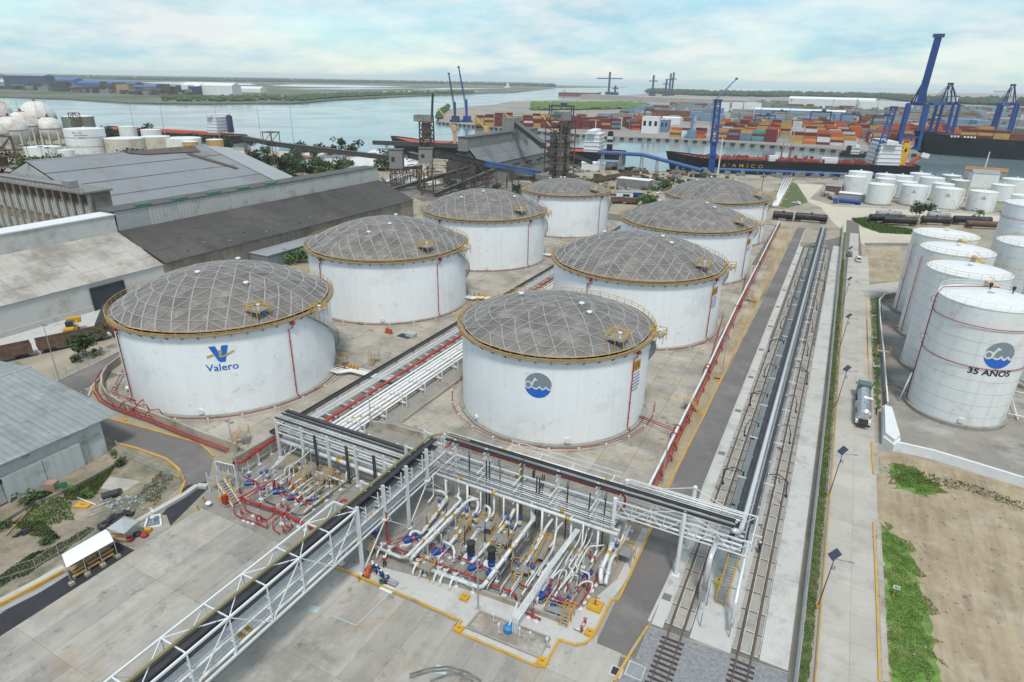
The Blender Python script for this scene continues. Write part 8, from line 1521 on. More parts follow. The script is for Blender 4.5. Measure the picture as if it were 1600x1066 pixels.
# ---- cranes
M['crane_blue']=mat('crane_blue',(.025,.075,.27),.5,.15,.1); M['crane_navy']=mat('crane_navy',(.04,.06,.13),.6,.2,.1); M['crane_grey']=mat('crane_grey',(.16,.25,.36),.6,.15,.1)
def sts(label,x,y,up,s=1.0,rz=0):
    T=thing('quay_crane',label,'crane',(x,y,0),'blue quay cranes',rz); G_=42 * s; w,d=17 * s,22 * s
    for sx in (-1,1):
        for sy in (-1,1): b=MB(); b.bar((sx * w / 2,sy * d / 2,1),(sx * w / 2 * .9,sy * d / 2,G_),2.8 * s); b.box((sx * w / 2,sy * d / 2,.8),(5 * s,2,1.6)); obj('leg',b,M['crane_blue'],T)
    b=MB(); [b.bar((sx * w / 2,-d / 2,12 * s),(sx * w / 2,d / 2,12 * s),1.5 * s) or b.bar((sx * w / 2,-d / 2,12 * s),(sx * w / 2,d / 2,G_),1.0 * s) for sx in (-1,1)]; [b.bar((-w / 2,sy * d / 2,z),(w / 2,sy * d / 2,z),1.5 * s) for sy in (-1,1) for z in (12 * s,G_)]; obj('portal_beam',b,M['crane_blue'],T)
    for sx in (-1,1): b=MB(); b.bar((sx * 3.2 * s,-d / 2 - 2,G_ + 1),(sx * 3.2 * s,d / 2 + 16 * s,G_ + 1),1.6 * s,2.4 * s); obj('girder',b,M['crane_blue'],T)
    b=MB(); b.box((0,d / 2 + 2,G_ + 4.5 * s),(7 * s,10 * s,5 * s)); obj('machinery_house',b,M['old_white'],T); A_=(0,-d / 2,G_ + 20 * s); b=MB()
    for sx in (-1,1): b.bar((sx * w * .3,-d / 2,G_),(sx * 1.5,-d / 2,A_[2]),1.2 * s); b.bar((sx * w * .3,d / 2,G_),(sx * 1.5,-d / 2,A_[2]),.9 * s); b.bar((sx * 1.5,-d / 2,A_[2]),(sx * 3,d / 2 + 14 * s,G_ + 2),.45 * s)
    obj('apex_frame',b,M['crane_navy'],T); b=MB(); b.box((0,-d / 2,A_[2] + .5),(5 * s,4 * s,2 * s)); obj('apex_head',b,M['crane_navy'],T)
    b=MB(); e=(0,-d / 2 - 14 * s,G_ + 58 * s) if up else (0,-d / 2 - 52 * s,G_ + 1)
    for sx in (-1,1): b.bar((sx * 1.6 * s,-d / 2 - 2,G_ + 1),(sx * 1.4 * s,e[1],e[2]),2.9 * s,2.8 * s)
    for k in range(8): q=Vector((0,-d / 2 - 2,G_ + 1)).lerp(Vector(e),(k + 1) / 8); b.bar((-2 * s,q.y,q.z),(2 * s,q.y,q.z),1.6 * s)
    bo=obj('boom',b,M['crane_blue'],T)
    if up: b=MB(); [b.bar((sx * 1.5,-d / 2,A_[2]),(sx * 2,e[1] * .8,G_ + 46 * s),.35) or b.bar((sx * 2,-d / 2 - 3,G_ + 3),(sx * 2.5,e[1] - 3,e[2]),.3) for sx in (-1,1)]; obj('hoist_cable',b,M['crane_navy'],T); b=MB(); b.box((0,e[1],e[2] + 1),(9 * s,3.5 * s,3 * s)); obj('boom_tip',b,M['crane_navy'],bo)
    else: b=MB(); [b.bar((sx,-d / 2,A_[2]),(sx * 2.6,e[1] * t_,e[2] + 1),.4 * s) for sx in (-1,1) for t_ in (.95,.6)]; obj('forestay',b,M['crane_navy'],T)
    b=MB(); b.box((0,-d / 4,G_ - 3),(3,4,3)); obj('operator_cab',b,M['old_white'],T)
sts('blue quay crane with its boom raised high beside the black ship bow',52,763,True,1.0,.05); sts('blue quay crane with boom level behind the black ship containers',86,850,False,.98,-.35); sts('blue quay crane cut by the right photo edge',152,930,False,.98,-.3)
def mobile(label,base,h,m,boom=None,lean=(0,0)):
    T=thing('harbour_crane',label,'crane',(base[0],base[1],0),None,0); b=MB(); b.box((0,0,2),(12,9,3)); [b.box((sx * 6,sy * 5,.6),(2,5,1.2)) for sx in (-1,1) for sy in (-1,1)]; obj('undercarriage',b,M[m],T); b=MB(); b.box((1,0,6),(10,6,5)); b.tube([(0,0,3),(0,0,h * .42)],1.8,10); obj('tower',b,M[m],T); b=MB(); b.box((2.2,2,h * .3),(2.4,2.4,2.4)); obj('cab',b,M['old_white'],T)
    b=MB(); e=Vector((boom[0],boom[1],h)) if boom else Vector((lean[0],lean[1],h)); o=Vector((0,0,h * .25))
    for sx in (-1,1):
        for sy in (-1,1): b.bar(o + Vector((sx * 1.2,sy * 1.2,0)),e + Vector((sx * .4,sy * .4,0)),.4)
    for k in range(14): p,q=o.lerp(e,k / 14),o.lerp(e,(k + 1) / 14); s=1.2 - .8 * k / 14; b.bar(p + Vector((-s,-s,0)),q + Vector((s,-s,0)),.22); b.bar(p + Vector((s,s,0)),q + Vector((-s,s,0)),.22)
    obj('lattice_boom',b,M[m],T); b=MB(); b.box(tuple(e),(2.4,2.4,2)); obj('boom_head',b,M['crane_navy'],T)
mobile('left of two tall dark blue harbour cranes on the peninsula tip',(-507.6,802.2),64.1,'crane_navy',(-9,0)); mobile('right and taller of two dark blue harbour cranes on the peninsula tip',(-495.3,813.7),72.61,'crane_blue',(-12,0)); mobile('grey blue harbour crane with its long boom reaching right',(-160.45,748.7),62.63,'crane_grey',(36,30))
def loader(label,base,top,hz,m='crane_blue'):
    T=thing('ship_loader',label,'crane',(base[0],base[1],0),'blue loading towers at the near berth',0); d=Vector((top[0] - base[0],top[1] - base[1],top[2])); k_=hz / d.z; m1=d * k_; b=MB(); b.bar((0,0,0),m1,4.2,4.2); b.box(m1,(6,6,1)); b.box(m1 * .55,(5.2,5.2,1)); obj('tower',b,M[m],T); b=MB()
    for sx in (-1,1):
        for sy in (-1,1): b.bar(m1 + Vector((sx * 2,sy * 2,0)),d + Vector((sx * 1.6,sy * 1.6,0)),.7)
    for k in range(6): p,q=m1.lerp(d,k / 6),m1.lerp(d,(k + 1) / 6); b.bar(p + Vector((-2,-2,0)),q + Vector((2,-2,0)),.45); b.bar(q + Vector((-2,-2,0)),q + Vector((2,-2,0)),.5); b.bar(p + Vector((2,2,0)),q + Vector((-2,2,0)),.45)
    obj('lattice',b,M[m],T); b=MB(); b.box(d,(5,5,1.4)); obj('head',b,M['crane_navy'],T)
loader('upright blue loading tower behind the last east tank',(-83.37,469.1),(-85.06,468.8,47.02),20); loader('leaning blue loading tower beside the tanker superstructure',(19.02,523.4),(22.3,523.3,44.55),16)
def rtg(label,P,rz=.1,s=1.0,m='crane_navy'):
    T=thing('yard_crane',label,'crane',(P[0],P[1],0),None,rz); b=MB(); [b.bar((sx * 12 * s,sy * 4 * s,0),(sx * 12 * s,sy * 4 * s,20 * s),1.1 * s) for sx in (-1,1) for sy in (-1,1)]; obj('leg',b,M[m],T)['kind']='stuff'; b=MB(); [b.bar((-12.5 * s,sy * 4 * s,20 * s),(12.5 * s,sy * 4 * s,20 * s),1.5 * s) for sy in (-1,1)]; [b.bar((sx * 12 * s,-4 * s,z),(sx * 12 * s,4 * s,z),1.0 * s) for sx in (-1,1) for z in (2 * s,11 * s,20 * s)]; obj('portal_beam',b,M[m],T); b=MB(); b.box((3,0,21.5 * s),(5 * s,7 * s,3 * s)); obj('trolley',b,M[m],T)
for P,l,s in (((-286.5,1028.4),'behind the white port office',.8),((-108.97,1139.9),'left of the long canopy',.9),((-44.55,1057.3),'over the orange containers',1.1),((-5.66,1050.3),'left of the leaning loader',1.0),((-103.68,915.4),'between the container rows',1.0),((-353.6,827.3),'tall and narrow behind the silo tower',1.3),((34.37,1046.2),'beside the blue quay crane',1.0)): rtg('dark yard crane straddling containers, ' + l,P,.1,s)
# white office, port sheds, kingposts, masts
bldg('office','white port office block on the basin quay with dark windows','building',(-219.3,792.3),20,14,19,.1,'white','roof_white','flat',3); bldg('office','blue fronted office wing right of the white port office','building',(-212.6,823.8),14,14,15,.1,'crane_grey','roof_white','flat',3); bldg('shed','white roofed port shed behind the office','shed',(-245.8,985.3),34,18,9,.1,'old_white','roof_white',.1)
bldg('warehouse','long white port warehouse with stained wall in the right distance','warehouse',(-66.57,2008.8),210,40,22,.06,'old_white','roof_white',.14); bldg('warehouse','low white canopy roofs behind the orange containers','shed',(-104.05,1476.5),170,30,9,.06,'crane_grey','roof_white',.1); bldg('warehouse','pale flat blocks beyond the quay cranes','building',(60.87,1964.8),120,60,20,.1,'old_white','roof_white'); bldg('warehouse','long low grey breakwater shed behind the green belt','warehouse',(-551.3,2078.5),620,60,14,-.35,'road_concrete','road_concrete')
for k,P in enumerate(((-265.4,1541.8),(-244.9,1597.5),(-222.1,1623),(-202.1,1579.7))): bldg('reefer_block','white tall block beyond the containers, %s of four' % ['leftmost','second','third','rightmost'][k],'building',P,24,16,18,.1,'roof_white','roof_white')
for P,h,m,l in (((-75.03,448),24.37,'white','white flag mast in front of the black tanker'),((94.01,593.3),14,'white','white bent mast by the black ship waterline'),((-43.24,522.3),26,'galv','grey twin pole mast at the tanker jetty, left'),((-37.75,526.1),26,'galv','grey twin pole mast at the tanker jetty, right')): t=thing('mast',l,'mast',(P[0],P[1],0)); b=MB(); b.tube([(0,0,0),(0,0,h)],.5,8,True,.35); obj('pole',b,M[m],t); b=MB(); b.box((0,0,.4),(2.4,2.4,.8)); obj('base',b,M['concrete'],t)
b=MB(); rg=random.Random(9)
for k in range(70): t_=rg.random(); x,y=-107 + 147 * t_ + rg.uniform(-3,6),450 + 55 * t_ + rg.uniform(-14,2); h=rg.choice((.8,1.4,2,3)); b.box((x,y,h / 2),(rg.uniform(.6,4),rg.uniform(.6,3),h))
o=obj('jetty_equipment',b,M['conv_grey']); o['kind']='stuff'; o['label']='cluttered grey jetty equipment along the tanker berth'
# bulk carrier beyond the soot stained shed and other ships
S3_=thing('bulk_ship','bulk carrier with an orange red deck and cream cranes behind the soot stained shed','ship',(-250,470,-2.5),None,pi + .18); hull(S3_,196,28,10,14,'hull_black','deck_orange',1.0); house(S3_,-74,25,12,9,5,'white',12,'black')
b=MB(); b.box((-86,0,20),(4.1,4.1,2.2)); b.box((-86,0,16),(4.1,4.1,1.4)); obj('funnel_band',b,M['c_white'],S3_)
for k,x in enumerate((58,30,2,-28)): b=MB(); b.box((x,0,10.2),(19,17,1.8)); obj('hatch_cover',b,M['deck_orange'],S3_); b=MB(); b.tube([(x - 14,0,9),(x - 14,0,24)],1.3,10); b.tube([(x - 14,0,20),(x - 14,0,24.5)],1.9,10); g_=obj('deck_crane',b,mat('cream_paint',(.62,.42,.16),.5,.1,.3),S3_); b=MB(); [b.bar((x - 14,s * 1.3,22),(x - 14 + 13,s * .5 + 3,38),.5) for s in (-1,1)]; [b.bar((x - 14 + 13 * t_,-1,22 + 16 * t_),(x - 14 + 13 * t_,1.5,22 + 16 * t_),.3) for t_ in (.3,.5,.7,.9)]; obj('jib',b,mat('cream_paint',(.62,.42,.16)),g_)
T=thing('ship_unloader','dark unloader tower with a grey cab and a steep boom beside the orange red ship','crane',(*(-301.3,433.7),0),None,.3); lattice(T,(0,0),9,9,0,26,4,'conv',.9); b=MB(); b.box((0,0,19),(6,6,12)); obj('machinery',b,M['rust'],T); b=MB(); b.box((-2,0,28.5),(14,9,5)); obj('cab',b,M['conv_grey'],T); b=MB(); [b.bar((4.5,s * 1.2,26),(6.0,s * 1.2,47),.9) for s in (-1,1)]; [b.bar((4.5 + 1.5 * k / 8,-1.2,26 + 21 * k / 8),(4.6 + 1.5 * k / 8,1.2,27.5 + 21 * k / 8),.5) for k in range(8)]; obj('boom',b,M['conv'],T)
S4_=thing('tanker_ship','red decked ship with white bridge and dark funnel beyond the left tank farm','ship',(-600,424,-2.5),None,radians(187)); hull(S4_,170,25,7,9,'hull_black','deck_orange'); house(S4_,-62,22,12,9,5,'white',12,'crane_navy'); [obj('deck_pipe',MB().tube([(-50,-7 + 2.4 * k,8),(68,-7 + 2.4 * k,8)],.45,6),M['deck_orange'],S4_) for k in range(6)]
for P,L2,rz,m,l in (((-1062.6,2670.2),320,.35,'deck_red','distant red cargo ship at the outer quay'),((1376.9,-5662.6),150,0,'crane_navy','tiny ship on the sea horizon, left one'),((4332014.2,-8783090.8),330,0,'crane_navy','tiny ship on the horizon above the wooded bank'),((1985.9,13011.5),400,.2,'crane_navy','tiny ship on the sea horizon at the right')):
    if hypot(*P) < 26000: T=thing('cargo_ship',l,'ship',(P[0],P[1],-2.5),None,rz); hull(T,L2 * .55,L2 * .09,L2 * .04,L2 * .05,m,m); house(T,-L2 * .2,L2 * .06,L2 * .05,L2 * .035,4 if L2 > 160 else 2,'white')
T=thing('tug_boat','dark tug boat with white wheelhouse by the basin quay','boat',(*(6.54,669.3),-2.5),None,.2); hull(T,26,9,3,4.5,'hull_black','deck_red'); house(T,-1,6,7,2.6,2,'old_white',5,'black')
for k,(P,h,l,w) in enumerate((((-998.3,2860.8),95,'tall rig with a cross arm on the outer breakwater',60),((-947.8,2800.4),40,'short crane beside the tall rig',14),((-823.5,2944.7),85,'slim mast crane on the outer breakwater',20),((-784.6,3022.2),70,'left of three cranes at the breakwater end',16),((-792.1,3117.3),95,'middle of three cranes at the breakwater end',16),((-783.7,3134.5),100,'right of three cranes at the breakwater end',16))):
    t=thing('offshore_crane','far ' + l,'crane',(P[0],P[1],0)); b=MB(); b.bar((0,0,0),(0,0,h),7); b.bar((-w,0,h * .72),(w,0,h * .72),4); obj('mast',b,M['crane_navy'],t); b=MB(); b.box((0,0,7),(24,24,14)); obj('base',b,M['crane_navy'],t)
P=(-2281.7,4327.1); t=thing('lighthouse','white lighthouse on the wooded far bank','lighthouse',(P[0],P[1],0)); b=MB(); b.lathe((0,0,0),[(12,0),(8,38),(13,40),(12,44),(6,46),(6,56),(1,62)],10); obj('tower',b,M['white'],t); b=MB(); b.box((0,0,5),(40,30,10)); obj('base',b,M['white'],t)
# far sheds
for P,w,d,h,wm,rm,l in (((-2915.2,1488.1),160,60,40,'crane_navy','sheet_grey','dark framed mill building on the far bank'),((-3173.4,1721.8),210,70,24,'conv_blue','conv_blue','blue mill hall right of the dark framed building'),((-2346.1,1455.4),200,60,22,'conv_blue','conv_blue','long blue hall in the middle of the far bank'),((-2142,1431.1),150,40,15,'conv_blue','conv_blue','low blue hall right of the long one'),((-1927.8,1236.7),36,30,26,'ochre','rust','ochre brown tower block before the blue halls'),((-1748.5,1391.9),150,70,26,'roof_white','roof_white','pale hall with dark open end on the far bank'),((-1763.9,1358.1),30,66,24,'crane_navy','roof_white','dark end bay of the pale hall'),((-1962.1,1694.3),140,60,12,'roof_white','roof_white','low white hall far right of the pale one'),((-2639.1,1401.9),150,40,10,'ochre','ochre','pinkish brown low shed before the blue mill hall')):
    M.setdefault('ochre',mat('ochre_wall',(.36,.25,.15),.8,.15,.2)); bldg('mill_hall',l,'building',P,w,d,h,radians(28),wm,rm,.12 if wm != 'ochre' else 'flat')
rg=random.Random(21); b=MB()
for k in range(420): t_=rg.random(); p,q=Vector((*(-2592.5,1225),0)),Vector((*(-1768.8,1232.3),0)); c=p.lerp(q,t_) + Vector((rg.uniform(-60,60),rg.uniform(-30,220),0)); h=rg.uniform(3,14) * (1 if rg.random() < .9 else 2); b.cur=rg.choice((0,0,0,1,2)); b.box((c.x,c.y,h / 2),(rg.uniform(8,40),rg.uniform(8,30),h),rg.uniform(0,3))
o=obj('scrap_heaps',b,[M['conv'],M['rust'],M['conv_grey']]); o['kind']='stuff'; o['label']='dark industrial scrap and structures lining the far bank'
rg=random.Random(22); b=MB()
for k in range(620): c=Vector((rg.uniform(-420,800),rg.uniform(1080,2300),0)); h=rg.uniform(3,11); b.cur=rg.choice((0,1,2,2)); b.box((c.x,c.y,h / 2),(rg.uniform(8,44),rg.uniform(8,30),h),rg.uniform(0,.4))
o=obj('port_buildings',b,[M['crane_grey'],M['c_brown'],M['conv_grey']]); o['kind']='stuff'; o['label']='hazy mass of low port buildings beyond the container yard'
# far woods
def wood(label,line,depth,h,n,seed,size=14,mk='leaf_dark',spread=0):
    rg=random.Random(seed); b=MB(); pts=[Vector((*p,0)) for p in line]; Ls=[(pts[i + 1] - pts[i]).length for i in range(len(pts) - 1)]; tot=sum(Ls)
    for k in range(n):
        u=rg.random() * tot; i=0
        while u > Ls[i] and i < len(Ls) - 1: u -= Ls[i]; i += 1
        c=pts[i].lerp(pts[i + 1],min(1,u / Ls[i])); away=Vector((c.x,c.y,0)).normalized(); c += away * rg.uniform(0,depth); hh=h * rg.uniform(.35,1.2); s=size * rg.uniform(.3,1.0)
        b.lathe((c.x,c.y,0),[(s * .5,0),(s,hh * .45),(s * .7,hh * .8),(s * .1,hh)],6,False)
    o=obj('woods',b,M[mk]); o['kind']='stuff'; o['label']=label
wood('dark belt of trees along the far sea side of the bank',[(-6408.6,2779.9),(-6107.9,3392.3),(-5225.5,3665.4),(-4788.6,4281.5),(-4440.5,4878.7),(-4046.4,5555.1),(-3578.3,6026.9),(-3083.5,5939),(-2501.4,5658.7)],900,25,3200,1,32); wood('green scrub on the near edge of the far bank',[(-1388.5,972.4),(-1302.5,1029.8),(-1279.2,1136.2),(-1221.4,1222.9),(-1375.8,1561.6),(-1435.3,1892.5),(-1500.1,2526.2)],330,8,1500,2,9,'leaf'); wood('green belt of trees behind the container yard',[(-583.9,1217.9),(-549.3,1276.9),(-510.2,1342.1),(-479.9,1444),(-405.6,1417.5)],300,9,1300,3,10,'leaf_light'); wood('patchy scrub between the port buildings',[(-165.69,1500.6),(-85.67,1741),(48.61,1727.1),(220.1,1640.7)],900,6,900,9,12,'leaf'); wood('hazy tree belt beyond the port on the right',[(-1023.5,3569.9),(-661.1,3267.8),(-384.3,3372),(-271.8,3739),(-64.63,3745.5),(104.76,3750.8),(189.06,3086.1),(463.6,2845.7)],500,22,1500,4,26); wood('green bank at the tip of the peninsula',[(-557.6,836.3),(-646.1,977.6),(-747.3,1154.9)],70,7,160,5,8,'leaf'); wood('trees at the right edge behind the quay cranes',[(450.9,3309.9),(506.2,3248.4),(521.1,2917.4)],200,26,160,6,16)
T=thing('conveyor','dark low conveyor along the berth in front of the orange red ship','conveyor'); gal(T,(-348,424,8),(-226,447,9),3,3,'conv'); [trestle(T,(-348 + 122 * t_,424 + 23 * t_,8),2) for t_ in (.1,.35,.6,.9)]
rg=random.Random(77)
for k in range(46):
    t_=k / 46; x,y=-330 + rg.uniform(-70,60),232 + rg.uniform(0,150)
    if inpoly(x,y,[(-320,90),(-214,90),(-214,235),(-320,225)]) or hypot(x + 304,y - 276) < 9: continue
    tree('leafy tree in the overgrown strip between the grey warehouse and the river',(x,y),rg.uniform(6,11),rg.uniform(4,7.5),('leaf','leaf_dark','leaf')[k % 3],420,k % 4,group='trees in the overgrown strip',size=.13)
for k,P in enumerate(((-579.9,274.5),(-598.6,291.4),(-632.1,322),(-609.2,317.5),(-522.8,335.8),(-504.6,349.5),(-488.5,388.8),(-363.3,352.3),(-444.4,394.9))): t=thing('light_mast','thin tall mast of the left tank farm against the river','mast',(P[0],P[1],0),'thin masts at the left tank farm'); obj('pole',MB().tube([(0,0,0),(0,0,40)],.28,6,True,.12),M['galv'],t); obj('lamp_head',MB().box((0,0,40),(1.4,1.4,.5)),M['grey_steel'],t)
for k in range(16): x,y=-180 + k * 42 + (k * 37) % 23,960 + (k * 71) % 420; t=thing('light_mast','thin floodlight mast standing in the container port','mast',(x,y,0),'thin floodlight masts in the port'); obj('pole',MB().tube([(0,0,0),(0,0,36)],.4,6,True,.2),M['crane_navy'],t); obj('lamp_head',MB().box((0,0,36),(3,3,1)),M['crane_navy'],t)
# ---- left tank farm and spheres
M['sphere']=mat('sphere_white',(.66,.65,.62),.5,.06,.12,[((.36,.20,.09),.24,.09),((.45,.42,.36),.2,.2)],streak=((.30,.15,.06),.6))
for k,(P,r,l) in enumerate((((-663.3,337.5),14.5,'white gas sphere highest in the middle of the group'),((-703.7,322.4),15,'white gas sphere cut by the left photo edge at the back'),((-580.3,274.2),10.8,'white gas sphere in front beside the photo edge'),((-603,294.6),11.8,'rust streaked gas sphere between the front and back ones'),((-593.2,308.8),9.6,'smaller rusty yellow gas sphere nearest the big lettered tank'),((-551.7,246.1),11,'gas sphere mostly outside the left photo edge'))):
    T=thing('gas_sphere',l,'gas sphere',(P[0],P[1],0),'gas spheres'); zc=r + 4; b=MB(); b.sphere((0,0,zc),r,28,18); obj('shell',b,M['sphere'],T,True); [obj('leg',MB().tube([(r * .96 * cos(a),r * .96 * sin(a),0),(r * .96 * cos(a),r * .96 * sin(a),zc)],.6,7),M['sphere'],T) for a in [2 * pi * i / 9 for i in range(9)]]; b=MB(); b.tube([((r + .15) * cos(2 * pi * i / 28),(r + .15) * sin(2 * pi * i / 28),zc + .5) for i in range(29)],.22,5,False); b.lathe((0,0,zc + r - .5),[(3,0),(3,.4),(1.0,.5),(.8,2.4),(.1,2.6)],10); b.tube([(r * .7 * cos(t_),0,zc + r * .75 * sin(t_)) for t_ in [pi * i / 12 for i in range(13)]],.3,5,False); obj('top_platform',b,M['rust'],T)
TB=plain_tank('large white tank with dark lettering behind the grey warehouse roof',-517.5,292.9,13.5,18.2,(),0,False,'old_white',0,1.0,'tanks of the left tank farm'); [decal('painted_lines',TB,[(u,v - .5),(u + .8,v - .5),(u + .8,v + .5),(u,v + .5)],[(0,1,2,3)],13.53,radians(-40),14,M['grey_steel']) for v,us in ((2.0,(-6,-5,-4,-2,-1,0)),(.2,(-5,-4,-3,-2,-1,0,1,2,3)),(-1.6,(-2,-1,0,1))) for u in us]
for z in (6,12.5): b=MB(); b.tube([(13.6 * cos(2 * pi * i / 40),13.6 * sin(2 * pi * i / 40),z) for i in range(41)],.12,5,False); obj('wind_girder',b,M['rust'],TB)
M['green_tank']=mat('green_tank',(.19,.24,.19),.7,.15,.1,[((.30,.33,.30),.3,.1),((.16,.10,.07),.25,.1)],streak=((.13,.10,.07),.7)); TG=plain_tank('dull green tank with rusty scaffolding behind the large white tank',-645,362,13,19.5,(),0,False,'green_tank',0,1.2,'tanks of the left tank farm'); lattice(TG,(9.5,-8),7,6,0,23,5,'rust',.6,'scaffold')
M['cream']=mat('cream_tank',(.55,.51,.43),.6,.06,.1,((.34,.25,.15),.25,.1)); M['ochre_tank']=mat('ochre_tank',(.50,.30,.11),.6,.1,.2)
for k,(P,R,H,m,l) in enumerate((((-494.9,308.8),14,11.5,'cream','cream tank right of the large white one'),((-485.3,327.3),10.5,12,'cream','cream white tank with hoops in the middle'),((-473.5,341.8),14,10.5,'old_white','pale grey tank with dark characters'),((-457.3,336.5),5.5,9,'ochre_tank','left of two ochre banded tanks'),((-457.9,359.4),6.5,9,'ochre_tank','right of two ochre banded tanks'),((-566.5,357.8),7,14,'old_white','small white tank peeping over the cream one'),((-521.5,263.1),11,7,'old_white','low white tank behind the palms'),((-497.5,265.7),5,6,'old_white','small low tank at the foot of the large white one'),((-541.5,362.4),8,12.5,'old_white','white tank half hidden behind the cream ones'))): plain_tank('round ' + l,P[0],P[1],R,H,(),0,False,m,k,.5,'tanks of the left tank farm')
for k,(P,h,r,mk,l) in enumerate((((-571.6,339.3),15,7,'leaf_dark','tall dark tree right behind the large white tank'),((-586,358),13,9,'leaf_dark','first dark shore tree left of the pair'),((-582.3,368.7),13,9,'leaf_dark','second dark shore tree of the row'),((-580.6,378.1),14,9,'leaf_dark','third dark shore tree of the row'),((-520.8,378.4),9,8,'leaf_dark','low dark tree before the red decked ship'),((-514.5,383.2),9,8,'leaf_dark','dark bushy tree left of the white bridge'),((-492.7,385.6),10,9,'leaf_dark','dark bushy tree right of the white bridge'),((-468.4,376.8),9,8,'leaf_dark','shore tree at the conveyor start'),((-451.9,389.2),10,6,'leaf_dark','round shore tree over the conveyor'),
    ((-334.8,296),13,10,'leaf_dark','dark tree mass at the conveyor trestle, left'),((-315.2,295.1),14,11,'leaf_dark','dark tree mass behind the conveyor trestle'),((-317.2,308.1),11,9,'leaf','green tree right of the conveyor trestle'),((-278.3,287.3),9,8,'leaf','pale green tree over the dark roof, left'),((-269.8,286.9),9,8,'leaf_light','light green tree over the dark roof, middle'),((-294.7,323.7),8,7,'leaf','green tree by the colourful shacks'),((-341.7,388.1),12,8,'leaf_dark','dark shore tree right of the slanting one'),((-346.8,384.4),15,5,'leaf_dark','slanting dark shore tree'),((-378,394.7),8,5,'leaf_dark','small dark shore tree on the water edge'),((-471.9,293.9),9,11,'leaf','spreading green tree over the grey warehouse ridge'),
    ((-470.8,224.5),9,9,'leaf','green tree in front of the gas spheres, left'),((-465.2,228.4),8,8,'leaf_light','green tree in front of the gas spheres, right'),((-455.7,235),8,7,'leaf','green tree below the rusty yellow sphere'),((-84.78,313.5),8,6.5,'leaf_light','bright green tree beside the blue and white cabin'),((-89.84,366.3),7,5.5,'leaf','round green tree before the last east tank'),((-116.91,333.2),5,4,'leaf_light','light bush at the far west tank rim'),((-158.21,311.3),5,3.5,'leaf_dark','small round tree between the far west tanks'),((-169.44,309),5,3,'leaf','little tree on the bare ground by the trestles'),((-195.18,305.2),5,6,'leaf','low green growth under the hopper house'))): tree(l,P,h,r,mk,420,k % 4,size=.13)
for P,h,l in (((-467.7,226.7),14,'palm left of a pair before the low white tank'),((-460.8,231.5),13,'palm right of a pair before the low white tank'),((-463.9,237.1),12,'third palm beside the low white tank'),((-332.7,320.7),15,'palm by the conveyor trestle'),((-40.54,398.7),8,'small palm beside the last east tank')): palm(l,P,h)
bush('green shrubs between the first two west tanks',(-156.19,146.39),4.5,'leaf_light',1)
for k,(P,w,d,h,rm,l) in enumerate((((-353.9,357),22,10,4,'c_white','pink white shack roof'),((-349.4,376.5),26,12,4,'c_orange','orange red shack roof'),((-331.3,357.7),18,10,4,'c_blue grey','blue shack roof in front of the orange one'),((-378,373),30,14,5,'crane_grey','long grey shack at the shore'),((-342.1,350.1),16,8,3,'c_maroon','dark red shack roof'),((-328.2,324.6),20,9,3,'c_teal','teal edged low roof'),((-375.8,326.2),16,10,4,'c_teal','turquoise shack left of the trees'),((-397.6,341.8),18,9,4,'road_concrete','pale shack behind the turquoise one'),((-332.4,380.5),34,16,3,'c_brown','brownish yard roof right of the shacks'))): bldg('shack',l + ' behind the dark roofed shed','shack',P,w,d,h,.5,'old_white',rm,.12)
for P,w,m,l in (((-300,361.6),20,'c_white','white tarpaulin heap left of the transfer tower'),((-327.6,409.6),16,'c_white','white tarpaulin heap on the shore'),((-279.8,365.2),20,'c_white','white tarpaulin heap under the transfer tower'),((-293.4,366.2),12,'crane_grey','blue tarpaulin over a heap'),((-228,311.9),16,'c_white','white tarpaulin heap by the hopper house legs')): t=thing('covered_heap',l,'heap',(P[0],P[1],0)); b=MB(); b.add([(-w,-w * .5,0),(w,-w * .5,0),(w,w * .5,0),(-w,w * .5,0),(-w * .55,0,w * .28),(w * .5,0,w * .3)],[(0,1,5,4),(2,3,4,5),(0,4,3),(1,2,5)]); obj('cover',b,M[m],t)
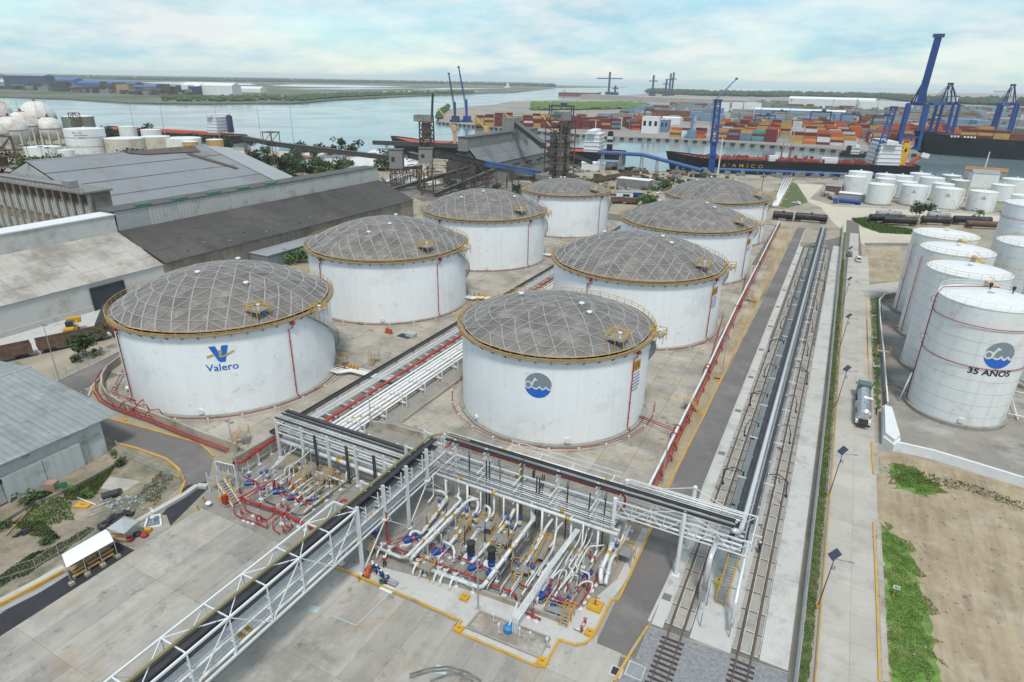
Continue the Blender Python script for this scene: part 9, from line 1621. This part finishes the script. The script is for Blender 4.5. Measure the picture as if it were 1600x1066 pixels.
# clutter before the jetty
bldg('cabin','white and blue site cabin beyond the far tanks','cabin',(-103.06,325),14,5,4.2,.25,'white','sheet_grey',.1,2); bldg('cabin','bright blue half of the site cabin','cabin',(-97.37,327.2),11.5,5.1,4.2,.25,'car_blue','sheet_grey',.1,1); bldg('shed','pale flat shed among vehicles by the jetty','shed',(-108.13,367.7),20,8,5,-.1,'conv_grey','roof_white'); bldg('shed','pale shed beside the silo tower','shed',(-156.51,428.2),16,9,5,.2,'old_white','roof_white',.1); bldg('shed','green roofed shed right of the silo tower','shed',(-149.01,438.8),15,9,5.5,.2,'conv_grey','crane_grey',.1)
gondola('long line of dark open wagons near the silo tower',(-134.34,370.5),(-129.87,387.3)); gondola('dark open wagons nearer the jetty',(-129.67,388.3),(-124.14,412.4)); gondola('rusty wagons behind the site cabin',(-102.62,310.1),(-96.97,313.8)); gondola('rusty wagons at the tank rail',(-96.12,312.5),(-89.92,315.6))
for k,(P,m) in enumerate((((-109.49,358.2),'car_silver'),((-100.69,362.2),'car_grey'),((-89.33,353.4),'car_white'),((-117.46,370.5),'car_grey'),((-98.06,402.6),'car_white'))): car(['silver','dark','white','dark grey','small white'][k] + ' vehicle parked on the bare ground near the jetty, ' + ['by the pale shed','right of the pale shed','beside the round green tree','left of the pale shed','behind the round green tree'][k],P[0],P[1],.02,.8 + k,M[m])
rg=random.Random(31); b=MB()
for k in range(260): x,y=rg.uniform(-190,-60),rg.uniform(350,450); s=rg.uniform(.5,3); b.cur=rg.choice((0,1,2,3)); b.box((x,y,s * .4),(s * 1.6,s,s * .8),rg.uniform(0,3))
o=obj('scrap_clutter',b,[M['conv_grey'],M['rust'],M['dark'],M['leaf']]); o['kind']='stuff'; o['label']='scattered scrap and crates on the bare ground near the jetty'
# ---- haze over the water and land
b=MB(); b.box((0,0,48),(57000,57000,118)); hz=bpy.data.materials.new('haze'); hz.use_nodes=True; hz.node_tree.nodes.clear(); ho=hz.node_tree.nodes.new('ShaderNodeOutputMaterial'); hv=hz.node_tree.nodes.new('ShaderNodeVolumePrincipled'); hv.inputs['Color'].default_value=(.93,.98,1,1); hv.inputs['Density'].default_value=.00006; hv.inputs['Anisotropy'].default_value=.2; hz.node_tree.links.new(hv.outputs[0],ho.inputs['Volume']); o=obj('haze',b,hz); o['kind']='stuff'; o['label']='thin pale sea haze'
